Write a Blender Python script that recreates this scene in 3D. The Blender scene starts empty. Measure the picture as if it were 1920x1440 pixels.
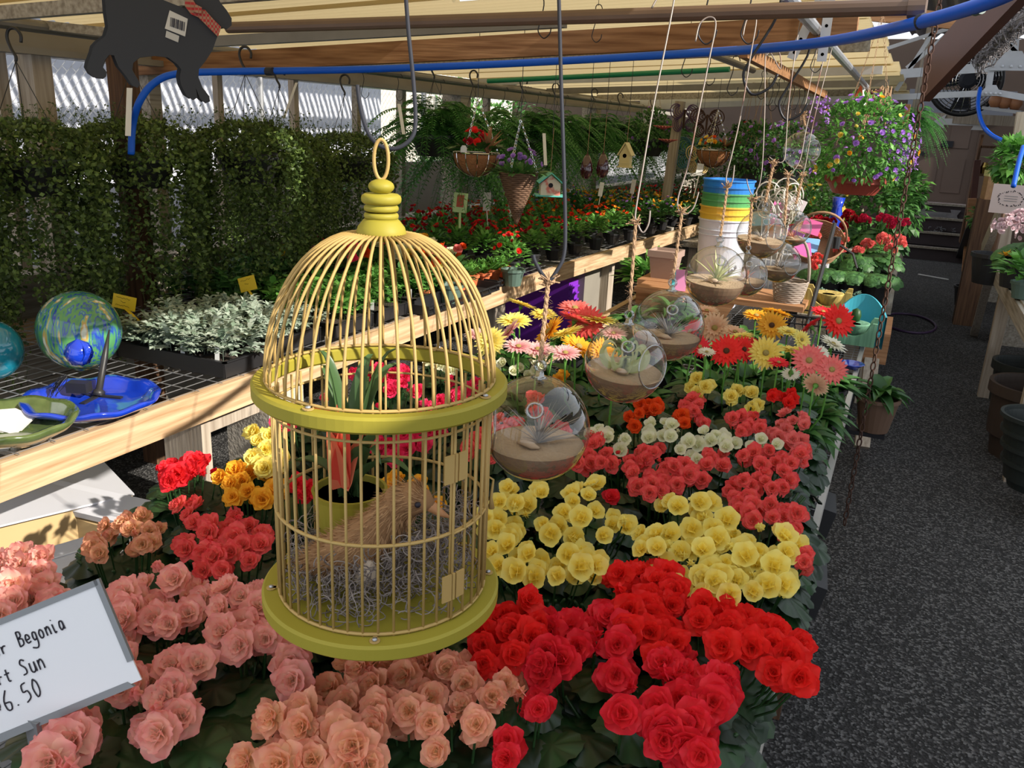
import bpy, math, random
from mathutils import Vector, Matrix, Euler
PI = math.pi
random.seed(7)
SC = bpy.context.scene
COL = SC.collection
V = Vector
# ---------------------------------------------------------------- camera
F_PX = 1567.0
CAM = V((0, 0, 1.6))
CX = V((0.9052, -0.1651, 0.3915)); CY = V((0.4224, 0.2546, -0.8699)); CZ = V((0.0440, 0.9529, 0.3003))
RW = Matrix((CX, CY, CZ))
_q = RW.to_quaternion(); RW = _q.to_matrix()
cd = bpy.data.cameras.new('camera'); co = bpy.data.objects.new('camera', cd); COL.objects.link(co)
cd.sensor_fit = 'HORIZONTAL'; cd.sensor_width = 36.0; cd.lens = 36.0 * F_PX / 1920.0
cd.clip_start = 0.05; cd.clip_end = 200
co.matrix_world = Matrix.Translation(CAM) @ RW.to_4x4()
SC.camera = co
# ---------------------------------------------------------------- light
W = bpy.data.worlds.new('world'); SC.world = W; W.use_nodes = True
_b = W.node_tree.nodes['Background']; _b.inputs[0].default_value = (0.86, 0.92, 1.0, 1); _b.inputs[1].default_value = 0.9
SUN = V((0.86, -0.07, 0.505)).normalized()
sl = bpy.data.lights.new('sun', 'SUN'); sl.energy = 5.2; sl.angle = 0.009; sl.color = (1.0, 0.93, 0.82)
so = bpy.data.objects.new('sun', sl); COL.objects.link(so); so.rotation_euler = SUN.to_track_quat('Z', 'Y').to_euler()
VS = SC.view_settings; VS.view_transform = 'Standard'; VS.look = 'None'; VS.exposure = 0.5; VS.gamma = 1.0; VS.use_curve_mapping = False
cy = SC.cycles
cy.max_bounces = 7; cy.diffuse_bounces = 3; cy.glossy_bounces = 3; cy.transmission_bounces = 4; cy.transparent_max_bounces = 24
cy.caustics_reflective = False; cy.caustics_refractive = False; cy.use_denoising = True
cy.sample_clamp_indirect = 6.0
# ---------------------------------------------------------------- helpers
def P(u, v, x=None, y=None, z=None, d=None):
    """a point of the place seen at (u, v) of the 1920x1440 frame, at a given world x, y, z or depth"""
    r = RW @ V(((u - 960) / F_PX, -(v - 720) / F_PX, -1.0))
    if d is not None: return CAM + r * d
    if x is not None: return CAM + r * (x / r.x)
    if y is not None: return CAM + r * (y / r.y)
    return CAM + r * ((z - CAM.z) / r.z)
def depth(p): return -(RW.transposed() @ (V(p) - CAM)).z
def rnd(a, b): return random.uniform(a, b)
class MB:
    def __init__(s): s.v = []; s.f = []; s.mi = []; s.c = []
    def add(s, vs, fs, M=None, mi=0, c=0.0):
        o = len(s.v)
        for k, p in enumerate(vs):
            p = V(p); s.v.append(M @ p if M is not None else p)
            s.c.append(c[k] if isinstance(c, (list, tuple)) else c)
        for f in fs: s.f.append([i + o for i in f]); s.mi.append(mi)
        return s
    def box(s, c, size, rot=None, mi=0, cc=0.0):
        x, y, z = size[0] / 2, size[1] / 2, size[2] / 2
        vs = [(a, b, d) for a in (-x, x) for b in (-y, y) for d in (-z, z)]
        M = Matrix.Translation(V(c))
        if rot is not None: M = M @ (rot.to_4x4() if isinstance(rot, Matrix) else Euler(rot).to_matrix().to_4x4())
        return s.add(vs, [(0, 1, 3, 2), (4, 6, 7, 5), (0, 4, 5, 1), (2, 3, 7, 6), (0, 2, 6, 4), (1, 5, 7, 3)], M, mi, cc)
    def beam(s, a, b, w, h, up=(0, 0, 1), mi=0):
        a, b = V(a), V(b); d = b - a; L = d.length; d.normalize()
        u = V(up); r = d.cross(u)
        if r.length < 1e-4: r = d.cross(V((1, 0, 0)))
        r.normalize(); u = r.cross(d)
        R = Matrix((r, d, u)).transposed()
        return s.box((a + b) / 2, (w, L, h), R, mi)
    def tube(s, pts, r, n=6, closed=False, mi=0, caps=True, c=0.0):
        pts = [V(p) for p in pts]; m = len(pts)
        rs = r if isinstance(r, (list, tuple)) else [r] * m
        vs = []; fs = []; prev = None
        for i, p in enumerate(pts):
            if closed: t = pts[(i + 1) % m] - pts[i - 1]
            else: t = pts[min(i + 1, m - 1)] - pts[max(i - 1, 0)]
            if t.length < 1e-9: t = V((0, 0, 1))
            t.normalize()
            if prev is None:
                a = V((0, 0, 1)) if abs(t.z) < .9 else V((1, 0, 0)); nrm = t.cross(a).normalized()
            else:
                nrm = prev - t * prev.dot(t); nrm = nrm.normalized() if nrm.length > 1e-6 else t.orthogonal().normalized()
            prev = nrm; bn = t.cross(nrm)
            for k in range(n):
                a = 2 * PI * k / n; vs.append(p + (nrm * math.cos(a) + bn * math.sin(a)) * rs[i])
        for i in range(m if closed else m - 1):
            j = (i + 1) % m
            for k in range(n): l = (k + 1) % n; fs.append((i * n + k, i * n + l, j * n + l, j * n + k))
        if not closed and caps: fs.append(tuple(range(n))[::-1]); fs.append(tuple((m - 1) * n + k for k in range(n)))
        return s.add(vs, fs, None, mi, c)
    def lathe(s, prof, n=24, c=(0, 0, 0), M=None, mi=0, close=False, a0=0, cc=0.0):
        vs = []; fs = []; m = len(prof)
        for r, z in prof:
            for k in range(n): a = a0 + 2 * PI * k / n; vs.append((r * math.cos(a), r * math.sin(a), z))
        for i in range(m if close else m - 1):
            j = (i + 1) % m
            for k in range(n): l = (k + 1) % n; fs.append((i * n + k, i * n + l, j * n + l, j * n + k))
        if not close:
            if prof[0][0] > 1e-6: fs.append(tuple(range(n))[::-1])
            if prof[-1][0] > 1e-6: fs.append(tuple((m - 1) * n + k for k in range(n)))
        T = Matrix.Translation(V(c)); T = T @ M if M is not None else T
        return s.add(vs, fs, T, mi, cc)
    def loft(s, pts, rs, n=16, mi=0):
        """closed body: rings (rx, rz) along a path lying near the x-z plane"""
        vs = []; fs = []; m = len(pts)
        for i, p in enumerate(pts):
            t = (V(pts[min(i + 1, m - 1)]) - V(pts[max(i - 1, 0)])).normalized()
            sd = V((0, 1, 0)); up = sd.cross(t).normalized()
            for k in range(n):
                a = 2 * PI * k / n; vs.append(V(p) + sd * math.cos(a) * rs[i][0] + up * math.sin(a) * rs[i][1])
        for i in range(m - 1):
            for k in range(n): l = (k + 1) % n; fs.append((i * n + k, i * n + l, (i + 1) * n + l, (i + 1) * n + k))
        fs.append(tuple(range(n))[::-1]); fs.append(tuple((m - 1) * n + k for k in range(n)))
        return s.add(vs, fs, None, mi)
    def poly(s, pts, th, M=None, mi=0):
        """flat outline in the x-z plane, given thickness along y"""
        n = len(pts); vs = [(x, -th / 2, z) for x, z in pts] + [(x, th / 2, z) for x, z in pts]
        fs = [tuple(range(n)), tuple(range(2 * n - 1, n - 1, -1))] + [(i, i + n, (i + 1) % n + n, (i + 1) % n) for i in range(n)]
        return s.add(vs, fs, M, mi)
    def mesh(s, name, mats, smooth=False):
        me = bpy.data.meshes.new(name); me.from_pydata([tuple(p) for p in s.v], [], s.f); me.update()
        for m in (mats if isinstance(mats, (list, tuple)) else [mats]): me.materials.append(m)
        if any(s.mi): me.polygons.foreach_set('material_index', s.mi)
        if any(s.c):
            at = me.attributes.new('Col', 'FLOAT', 'POINT'); at.data.foreach_set('value', s.c)
        if smooth: me.polygons.foreach_set('use_smooth', [True] * len(s.f))
        return me
    def build(s, name, mats, parent=None, loc=(0, 0, 0), smooth=False, label=None):
        return put(s.mesh(name, mats, smooth), name, parent, loc, label=label)
def put(me, name, parent=None, loc=(0, 0, 0), rot=None, scale=None, label=None):
    o = bpy.data.objects.new(name, me); COL.objects.link(o); o.location = loc
    if rot is not None:
        o.rotation_mode = 'QUATERNION' if hasattr(rot, 'w') else 'XYZ'
        if hasattr(rot, 'w'): o.rotation_quaternion = rot
        else: o.rotation_euler = rot
    if scale is not None: o.scale = (scale,) * 3 if not hasattr(scale, '__len__') else scale
    if parent is not None: o.parent = parent
    if label: o['label'] = label
    return o
def tag(o, label=None, cat=None, group=None, kind=None):
    if label: o['label'] = label
    if cat: o['category'] = cat
    if group: o['group'] = group
    if kind: o['kind'] = kind
    return o
def thing(name, label, cat, loc=(0, 0, 0), rz=0, group=None):
    o = bpy.data.objects.new(name, None); COL.objects.link(o); o.location = loc; o.rotation_euler = (0, 0, rz)
    o.empty_display_size = .05
    return tag(o, label, cat, group)
def struct(o, label=None, cat=None): return tag(o, label, cat, None, 'structure')
def copy_tree(o, parent=None):
    c = o.copy(); COL.objects.link(c); c.parent = parent
    for ch in list(o.children): copy_tree(ch, c)
    return c
# ---------------------------------------------------------------- materials
def mat(name, c1, rough=.5, metal=0, spec=.5, c2=None, by='noise', scale=20, trl=0, trc=None, bump=0, bscale=60, ramp=(0, 1), detail=3, alpha=None, emit=0, coat=0, stretch=None, c3=None):
    m = bpy.data.materials.new(name); m.use_nodes = True; N = m.node_tree.nodes; L = m.node_tree.links
    b = N['Principled BSDF']; out = N['Material Output']
    b.inputs['Roughness'].default_value = rough; b.inputs['Metallic'].default_value = metal
    b.inputs['Specular IOR Level'].default_value = spec; b.inputs['Base Color'].default_value = (*c1, 1)
    if coat: b.inputs['Coat Weight'].default_value = coat; b.inputs['Coat Roughness'].default_value = .08
    if emit: b.inputs['Emission Color'].default_value = (*c1, 1); b.inputs['Emission Strength'].default_value = emit
    tc = N.new('ShaderNodeTexCoord'); vec = tc.outputs['Object']
    if stretch:
        mp = N.new('ShaderNodeMapping'); mp.inputs['Scale'].default_value = stretch; L.new(vec, mp.inputs[0]); vec = mp.outputs[0]
    colout = None
    if c2 is not None:
        if by == 'attr':
            a = N.new('ShaderNodeAttribute'); a.attribute_name = 'Col'; fac = a.outputs['Fac']
        elif by == 'voronoi':
            a = N.new('ShaderNodeTexVoronoi'); a.inputs['Scale'].default_value = scale; L.new(vec, a.inputs[0]); sp = N.new('ShaderNodeSeparateColor'); L.new(a.outputs['Color'], sp.inputs[0]); fac = sp.outputs[0]
        elif by == 'wave':
            a = N.new('ShaderNodeTexWave'); a.inputs['Scale'].default_value = scale; a.inputs['Distortion'].default_value = 6; a.inputs['Detail'].default_value = 3; a.inputs['Detail Scale'].default_value = 1.5; L.new(vec, a.inputs[0]); fac = a.outputs['Fac']
        else:
            a = N.new('ShaderNodeTexNoise'); a.inputs['Scale'].default_value = scale; a.inputs['Detail'].default_value = detail; L.new(vec, a.inputs[0]); fac = a.outputs['Fac']
        r = N.new('ShaderNodeValToRGB'); e = r.color_ramp.elements; e[0].position = ramp[0]; e[1].position = ramp[1]; e[0].color = (*c1, 1); e[1].color = (*c2, 1)
        if c3 is not None: q = e.new((ramp[0] + ramp[1]) / 2); q.color = (*c3, 1)
        L.new(fac, r.inputs[0]); colout = r.outputs[0]; L.new(colout, b.inputs['Base Color'])
    if bump:
        nb = N.new('ShaderNodeTexNoise') if by != 'voronoi' else N.new('ShaderNodeTexVoronoi'); nb.inputs['Scale'].default_value = bscale; L.new(vec, nb.inputs[0])
        bp = N.new('ShaderNodeBump'); bp.inputs['Strength'].default_value = bump; bp.inputs['Distance'].default_value = .01
        L.new(nb.outputs[0], bp.inputs['Height']); L.new(bp.outputs[0], b.inputs['Normal'])
    sh = b.outputs[0]
    if trl:
        t = N.new('ShaderNodeBsdfTranslucent'); t.inputs[0].default_value = (*(trc or c1), 1)
        if colout is not None and trc is None: L.new(colout, t.inputs[0])
        mx = N.new('ShaderNodeMixShader'); mx.inputs[0].default_value = trl; L.new(sh, mx.inputs[1]); L.new(t.outputs[0], mx.inputs[2]); sh = mx.outputs[0]
    L.new(sh, out.inputs[0])
    return m
def glass(name, tint=(1, 1, 1), ior=.05, fmul=1.0):
    """thin blown glass: see-through, mirror-like towards its edges"""
    m = bpy.data.materials.new(name); m.use_nodes = True; N = m.node_tree.nodes; L = m.node_tree.links
    N.remove(N['Principled BSDF']); out = N['Material Output']
    tr = N.new('ShaderNodeBsdfTransparent'); tr.inputs[0].default_value = (*tint, 1)
    g = N.new('ShaderNodeBsdfGlossy'); g.inputs['Roughness'].default_value = .02
    fr = N.new('ShaderNodeLayerWeight'); fr.inputs[0].default_value = .5
    pw = N.new('ShaderNodeMath'); pw.operation = 'POWER'; pw.inputs[1].default_value = 2.4; L.new(fr.outputs['Facing'], pw.inputs[0])
    ml = N.new('ShaderNodeMath'); ml.operation = 'MULTIPLY_ADD'; ml.inputs[1].default_value = fmul; ml.inputs[2].default_value = ior; ml.use_clamp = True
    mx = N.new('ShaderNodeMixShader'); L.new(pw.outputs[0], ml.inputs[0]); L.new(ml.outputs[0], mx.inputs[0]); L.new(tr.outputs[0], mx.inputs[1]); L.new(g.outputs[0], mx.inputs[2]); L.new(mx.outputs[0], out.inputs[0])
    return m
def wood(name, a, b, ax, sc=1.0, rough=.75):
    st = {'x': (1.5, 30, 30), 'y': (30, 1.5, 30), 'z': (30, 30, 1.5)}[ax]
    return mat(name, a, rough, c2=b, scale=2.2 * sc, detail=6, stretch=st, ramp=(.35, .68), bump=.15, bscale=3, spec=.25)
M = {}
M['wood_y'] = wood('pale_lumber', (.60, .44, .27), (.34, .21, .11), 'y')
M['wood_new'] = wood('sunlit_lumber', (.66, .47, .29), (.40, .24, .12), 'y', .8)
M['wood_x'] = wood('reddish_beam', (.36, .19, .09), (.17, .075, .03), 'x')
M['wood_z'] = wood('weathered_post', (.48, .41, .33), (.32, .26, .20), 'z')
M['wood_dk'] = wood('dark_post', (.14, .075, .04), (.06, .03, .018), 'z')
M['wood_gr'] = wood('grey_board', (.40, .36, .30), (.22, .19, .15), 'y')
M['cedar'] = wood('cedar_plank', (.46, .24, .12), (.30, .14, .06), 'x')
M['redbrown'] = mat('red_brown_paint', (.10, .028, .018), .6, c2=(.06, .018, .012), scale=5)
M['steel'] = mat('galvanised_steel', (.55, .56, .58), .45, .8, c2=(.38, .39, .41), scale=14)
M['steel_w'] = mat('white_painted_steel', (.62, .63, .66), .5, c2=(.42, .43, .45), scale=9)
M['iron'] = mat('black_wire', (.03, .03, .035), .4, .6)
M['greyrod'] = mat('grey_rod', (.03, .032, .042), .6, .0, spec=.2)
M['silver'] = mat('silver_wire', (.26, .22, .20), .45, .4, c2=(.16, .05, .03), scale=14, ramp=(.55, .75))
M['rust'] = mat('rusty_iron', (.12, .055, .035), .75, .5, c2=(.05, .03, .025), scale=90)
M['pipe_br'] = mat('brown_pipe', (.20, .13, .09), .5, .3, c2=(.12, .075, .055), scale=8)
M['pipe_gr'] = mat('grey_pipe', (.25, .24, .22), .5, .5, c2=(.15, .14, .13), scale=10)
M['blue'] = mat('blue_hose', (.003, .10, .62), .45, spec=.35)
M['black'] = mat('black_plastic', (.018, .018, .02), .45)
M['dgreenpl'] = mat('green_grey_plastic', (.10, .16, .13), .5)
M['terra'] = mat('orange_plastic_pot', (.62, .16, .06), .55)
M['jute'] = mat('jute_rope', (.48, .31, .18), .9, c2=(.30, .18, .10), scale=120, bump=.5, bscale=200)
M['chart'] = mat('chartreuse_paint', (.30, .255, .026), .55, c2=(.36, .30, .035), scale=6, spec=.3)
M['chart2'] = mat('pale_yellow_wire', (.52, .345, .125), .55, c2=(.42, .28, .09), scale=8, spec=.3)
M['moss'] = mat('grey_moss', (.15, .12, .105), .9, c2=(.33, .28, .25), by='attr')
M['straw'] = mat('straw_feathers', (.24, .115, .045), .9, c2=(.52, .31, .15), by='attr')
M['soil'] = mat('dark_soil', (.03, .02, .014), .95, c2=(.06, .04, .03), scale=80, bump=.6, bscale=120)
M['sand'] = mat('sand', (.36, .25, .155), .95, c2=(.46, .34, .22), scale=160, bump=.3, bscale=220)
M['sandside'] = mat('shaded_sand', (.20, .12, .07), .9, c2=(.30, .19, .11), scale=60)  # sand sides behind the glass: their shade is put into this darker colour
M['glass'] = glass('clear_glass', (.965, .965, .955), .06, .85)
M['glassrim'] = glass('thick_glass', (.72, .73, .71), .30, .7)
M['white'] = mat('white_board', (.78, .78, .80), .4)
M['paper'] = mat('paper', (.62, .60, .58), .7)
M['ink'] = mat('ink', (.012, .01, .02), .5)
M['grey_al'] = mat('grey_holder', (.23, .24, .25), .45, .3)
M['yellowtag'] = mat('yellow_plastic', (.82, .60, .02), .45, trl=.2)
M['whitetag'] = mat('white_tag', (.75, .75, .72), .5)
M['dogblk'] = mat('chalkboard_paint', (.022, .022, .024), .65)
M['chrome'] = mat('chrome', (.7, .7, .7), .15, 1)
def leafm(name, a, b, rough=.45, trl=.25, spec=.4): return mat(name, a, rough, c2=b, by='attr', trl=trl, spec=spec)
M['beg'] = leafm('begonia_leaf', (.004, .016, .005), (.026, .070, .020), .36, .06, .35)
M['gerb'] = leafm('gerbera_leaf', (.025, .085, .02), (.07, .19, .04))
M['vine'] = leafm('vine_leaf', (.04, .07, .018), (.22, .33, .08), .5, .35)
M['fern'] = leafm('fern_leaf', (.035, .14, .035), (.12, .36, .08), .5, .35)
M['green'] = leafm('bright_leaf', (.05, .17, .03), (.20, .48, .09), .5, .35)
M['mid'] = leafm('mid_leaf', (.03, .10, .025), (.10, .26, .06), .5, .3)
M['dusty'] = leafm('silver_leaf', (.15, .22, .15), (.46, .53, .45), .8, .15, .2)
M['sagey'] = leafm('sage_leaf', (.12, .22, .16), (.30, .42, .34), .7, .2, .2)
M['airpl'] = leafm('air_plant', (.38, .44, .17), (.74, .74, .42), .6, .2)
M['twig'] = mat('brown_twig', (.14, .08, .05), .8)
def pet(name, a, b, trl=.35): return mat(name, a, .55, c2=b, by='attr', trl=trl, spec=.25, ramp=(.1, .95))
PC = {'pink': ((.97, .68, .50), (.95, .35, .33)), 'peach': ((.97, .66, .36), (.93, .38, .27)), 'red': ((.92, .05, .03), (.90, .022, .022)),
      'crimson': ((.88, .05, .05), (.84, .022, .045)), 'yellow': ((.95, .74, .09), (.97, .88, .30)), 'gold': ((.90, .42, .03), (.92, .50, .04)),
      'coral': ((.93, .26, .18), (.90, .08, .10)), 'hotpink': ((.85, .06, .16), (.82, .025, .11)), 'white': ((.80, .80, .50), (.84, .84, .66)),
      'orange': ((.86, .14, .015), (.84, .07, .012)), 'cream': ((.86, .60, .30), (.78, .30, .20)), 'rose': ((.88, .30, .24), (.84, .16, .16)),
      'ger_white': ((.85, .80, .62), (.85, .82, .70)), 'palepink': ((.85, .30, .36), (.86, .62, .58)), 'lemon': ((.88, .66, .08), (.88, .72, .18)), 'purple': ((.60, .34, .80), (.42, .18, .70)),
      'violet': ((.42, .22, .66), (.50, .30, .74)), 'darkred': ((.42, .008, .02), (.50, .012, .03)), 'peachy': ((.84, .48, .28), (.86, .62, .42)), 'lav': ((.78, .58, .62), (.84, .68, .70))}
for k, (a, b) in PC.items(): M['p_' + k] = pet('petal_' + k, a, b)
# ---------------------------------------------------------------- petals, blossoms, leaves
def petal(mb, ang, L, Wd, tilt, cup, ruff=0.0, base=0.02, z0=0, nu=4, nv=4, c0=0.0):
    ca, sa = math.cos(ang), math.sin(ang); vs = []; cs = []; ph = rnd(0, 6)
    for i in range(nu + 1):
        s = i / nu
        w = Wd * ((.28 + .72 * math.sin(PI / 2 * min(1, s / .55))) if s < .55 else math.sqrt(max(.0, 1 - ((s - .55) / .49) ** 2)))
        for j in range(nv + 1):
            t = -1 + 2 * j / nv
            r = base + L * s * (1 - .10 * abs(t) ** 2 * s)
            th = tilt + cup * s
            rr = base + (r - base) * math.cos((tilt + th) / 2); zz = (r - base) * math.sin((tilt + th) / 2) + .22 * Wd * t * t * (1 - .4 * s)
            zz += ruff * math.sin(ph + t * 5 + s * 3) * s
            y = w * t
            vs.append((rr * ca - y * sa, rr * sa + y * ca, zz + z0)); cs.append(max(.001, min(1, c0 + s * .9 + rnd(-.08, .08))))
    fs = [(i * (nv + 1) + j, i * (nv + 1) + j + 1, (i + 1) * (nv + 1) + j + 1, (i + 1) * (nv + 1) + j) for i in range(nu) for j in range(nv)]
    mb.add(vs, fs, None, 0, cs)
def blossom_mesh(kind, mt, seed):
    random.seed(seed); mb = MB()
    if kind == 'double':
        for n, L, Wd, tl, cp, z0, c0 in ((6, 1.0, .50, .12, .35, -.1, 0), (5, .86, .46, .45, .45, 0, 0), (5, .62, .38, .85, .35, .04, -.1), (4, .36, .26, 1.2, .2, .08, -.3)):
            a0 = rnd(0, 6)
            for k in range(n): petal(mb, a0 + 2 * PI * k / n + rnd(-.2, .2), L * rnd(.82, 1.12), Wd * rnd(.8, 1.2), tl + rnd(-.15, .22), cp + rnd(-.15, .15), .07, z0=z0, c0=c0, nv=6, nu=5)
    elif kind == 'cup':
        for n, L, Wd, tl, cp, z0, c0 in ((5, 1.0, .58, .25, .55, 0, 0), (4, .6, .42, .9, .5, .05, -.2)):
            a0 = rnd(0, 6)
            for k in range(n): petal(mb, a0 + 2 * PI * k / n + rnd(-.12, .12), L * rnd(.85, 1.1), Wd * rnd(.9, 1.1), tl, cp, .04, z0=z0, c0=c0)
    elif kind == 'bud':
        for k in range(4): petal(mb, PI / 2 * k + rnd(-.2, .2), 1.0, .5, 1.15, .6, .02, c0=.2)
    return mb.mesh('blossom', mt, True)
BL = {}
def blossom(kind, color):
    k = (kind, color)
    if k not in BL: BL[k] = [blossom_mesh(kind, M['p_' + color], 11 + 7 * i + len(color)) for i in range(3)]
    return random.choice(BL[k])
def orient(n, spin=None):
    return V(n).normalized().to_track_quat('Z', 'Y') @ Euler((0, 0, rnd(0, 6.28) if spin is None else spin)).to_quaternion()
def leaf_round(mb, c, n, up, R, cc, teeth=9):
    """broad begonia-like leaf, lobed rim, folded along its midrib"""
    q = V(n).normalized().to_track_quat('Z', 'Y') @ Euler((0, 0, up)).to_quaternion(); Mx = Matrix.Translation(V(c)) @ q.to_matrix().to_4x4()
    N = teeth * 2; vs = [(0, 0, 0)]; cs = [cc * .6 + .001]
    for k in range(N):
        a = 2 * PI * k / N; h = 1.0 - .22 * math.exp(-((a - PI) / .35) ** 2) + (.05 if k % 2 else -.04); h *= (1.12 if abs(math.sin(a / 2)) < .3 else 1)
        vn = 1.25 if k % 4 == 0 else (.55 if k % 4 == 2 else .8)
        for f in (.55, 1.0):
            x, y = R * h * f * math.cos(a), R * .86 * h * f * math.sin(a)
            vs.append((x, y, -abs(y) * .18 - .25 * R * f * f + abs(y) * .3 * f + .05 * R * (1 if k % 4 == 2 else (-1 if k % 4 == 0 else 0)) * f)); cs.append(min(1, cc * vn * (1 if f < 1 else .75) + .02 * vn))
    fs = []
    for k in range(N):
        l = (k + 1) % N; a, b = 1 + 2 * k, 1 + 2 * l
        fs.append((0, a, b)); fs.append((a, a + 1, b + 1, b))
    mb.add(vs, fs, Mx, 0, cs)
def leaf(mb, p, d, L, Wd, n=None, cc=.5, droop=.25, seg=2):
    """pointed leaf from p along d"""
    p, d = V(p), V(d).normalized(); n = V(n) if n is not None else V((rnd(-.3, .3), rnd(-.3, .3), 1))
    s = d.cross(n)
    if s.length < 1e-3: s = d.orthogonal()
    s.normalize(); n = s.cross(d).normalized()
    vs = [p]; cs = [cc * .7 + .001]; fs = []
    for i in range(1, seg + 1):
        t = i / (seg + 1); w = Wd / 2 * math.sin(PI * (t * .85 + .08)) ** .7; q = p + d * L * t - n * L * droop * t * t
        vs += [q + s * w + n * w * .25, q - s * w + n * w * .25]; cs += [cc + .001] * 2
    vs.append(p + d * L - n * L * droop); cs.append(cc + .001)
    fs.append((0, 1, 2))
    for i in range(seg - 1): a = 1 + 2 * i; fs.append((a, a + 2, a + 3, a + 1))
    a = 1 + 2 * (seg - 1); fs.append((a, a + 2, a + 1))
    mb.add(vs, fs, None, 0, cs)
def rdir(zmin=-1, zmax=1):
    z = rnd(zmin, zmax); a = rnd(0, 2 * PI); r = math.sqrt(max(0, 1 - z * z)); return V((r * math.cos(a), r * math.sin(a), z))
def strap(mb, pts, w, n=V((0, 0, 1)), cc=.5, taper=True):
    pts = [V(p) for p in pts]; m = len(pts); vs = []; cs = []
    for i, p in enumerate(pts):
        t = (pts[min(i + 1, m - 1)] - pts[max(i - 1, 0)]).normalized(); s = t.cross(n)
        s = s.normalized() if s.length > 1e-4 else t.orthogonal().normalized(); up = s.cross(t)
        f = i / (m - 1); ww = w / 2 * ((1 - f ** 2.2) * (1 if f > .08 else .8) if taper else 1)
        vs += [p + s * ww + up * ww * .5, p, p - s * ww + up * ww * .5]; cs += [cc + .001] * 3
    fs = []
    for i in range(m - 1):
        a = 3 * i; fs += [(a, a + 1, a + 4, a + 3), (a + 1, a + 2, a + 5, a + 4)]
    mb.add(vs, fs, None, 0, cs)
def pot_mesh(r1, r0, h, mt, rim=.006, n=20):
    mb = MB(); mb.lathe([(r0, 0), (r1, h - rim * 2.5), (r1 + rim, h - rim * 2.5), (r1 + rim, h), (r1 - .004, h), (r1 - .008, h * .8), (0, h * .8)], n); return mb.mesh('pot', mt, False)
# begonia foliage variants (local z=0 at the pot's foot)
BEGFOL = []
for sd in range(5):
    random.seed(100 + sd); mb = MB()
    for i in range(46):
        d = rdir(.0, .95); R = .105
        c = V((d.x * R * rnd(.55, 1.15), d.y * R * rnd(.55, 1.15), .10 + .135 * d.z * rnd(.5, 1.05)))
        leaf_round(mb, c, (d.x * .9, d.y * .9, .8 + d.z), rnd(0, 6), rnd(.034, .056), rnd(0, 1), 14)
    for i in range(10): a = rnd(0, 6); mb.tube([(0, 0, .1), (.05 * math.cos(a), .05 * math.sin(a), .16), (.08 * math.cos(a), .08 * math.sin(a), .2)], .003, 5, c=.9)
    BEGFOL.append(mb.mesh('foliage', M['beg'], True))
BEGPOT = pot_mesh(.068, .05, .115, M['black'])
TZ = .62
def begonia(label, color, ells, kind=None, zt=.885, r=None, group=None, foot=None):
    """ells: clusters of blossoms (u, v, ru, rv, count)"""
    n = sum(e[4] for e in ells); cu = sum(e[0] * e[4] for e in ells) / n; cv = sum(e[1] * e[4] for e in ells) / n
    c = P(cu, cv, z=zt - .035); base = V((c.x, c.y, TZ + .004))
    if foot: base = V((foot[0], foot[1], foot[2]))
    base.x = min(base.x, -.16)
    t = thing('potted_begonia', label, 'begonia', base, rnd(0, 0), group)
    put(BEGPOT, 'pot', t); put(random.choice(BEGFOL), 'foliage', t, rot=(0, 0, rnd(0, 6.28)))
    rr = (r or .027) * .9; kind = kind or 'double'; pts = []
    for (u, v, ru, rv, k) in ells:
        for _ in range(int(round(k * 1.4))):
            for tr in range(40):
                a = rnd(0, 2 * PI); q = math.sqrt(rnd(0, 1)); uu, vv = u + ru * q * math.cos(a), v + rv * q * math.sin(a)
                z = zt + rnd(-.022, .018); p = P(uu, vv, z=z)
                if all((p - o).length > rr * 1.28 for o in pts) or tr > 34: break
            pts.append(p); s = rr * rnd(.85, 1.2)
            nrm = V((p.x - c.x, p.y - c.y, 0)) * 5 + V((rnd(-.3, .3), -.55 + rnd(-.3, .3), .75))
            kk = kind if rnd(0, 1) > .1 else 'bud'
            if kk == 'bud': s *= .75
            put(blossom(kk, color), 'blossom', t, p - base - nrm.normalized() * .006, orient(nrm), s)
    # flower stalks joining blossoms to the crown
    st = MB()
    for p in pts:
        q = p - base; e = q + V((0, 0, -.012)); st.tube([V((q.x * .35, q.y * .35, .10)), V((q.x * .8, q.y * .8, q.z * .7)), e], .0018, 4, c=.9)
    st.build('stalks', M['beg'], t)
    return t
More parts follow.
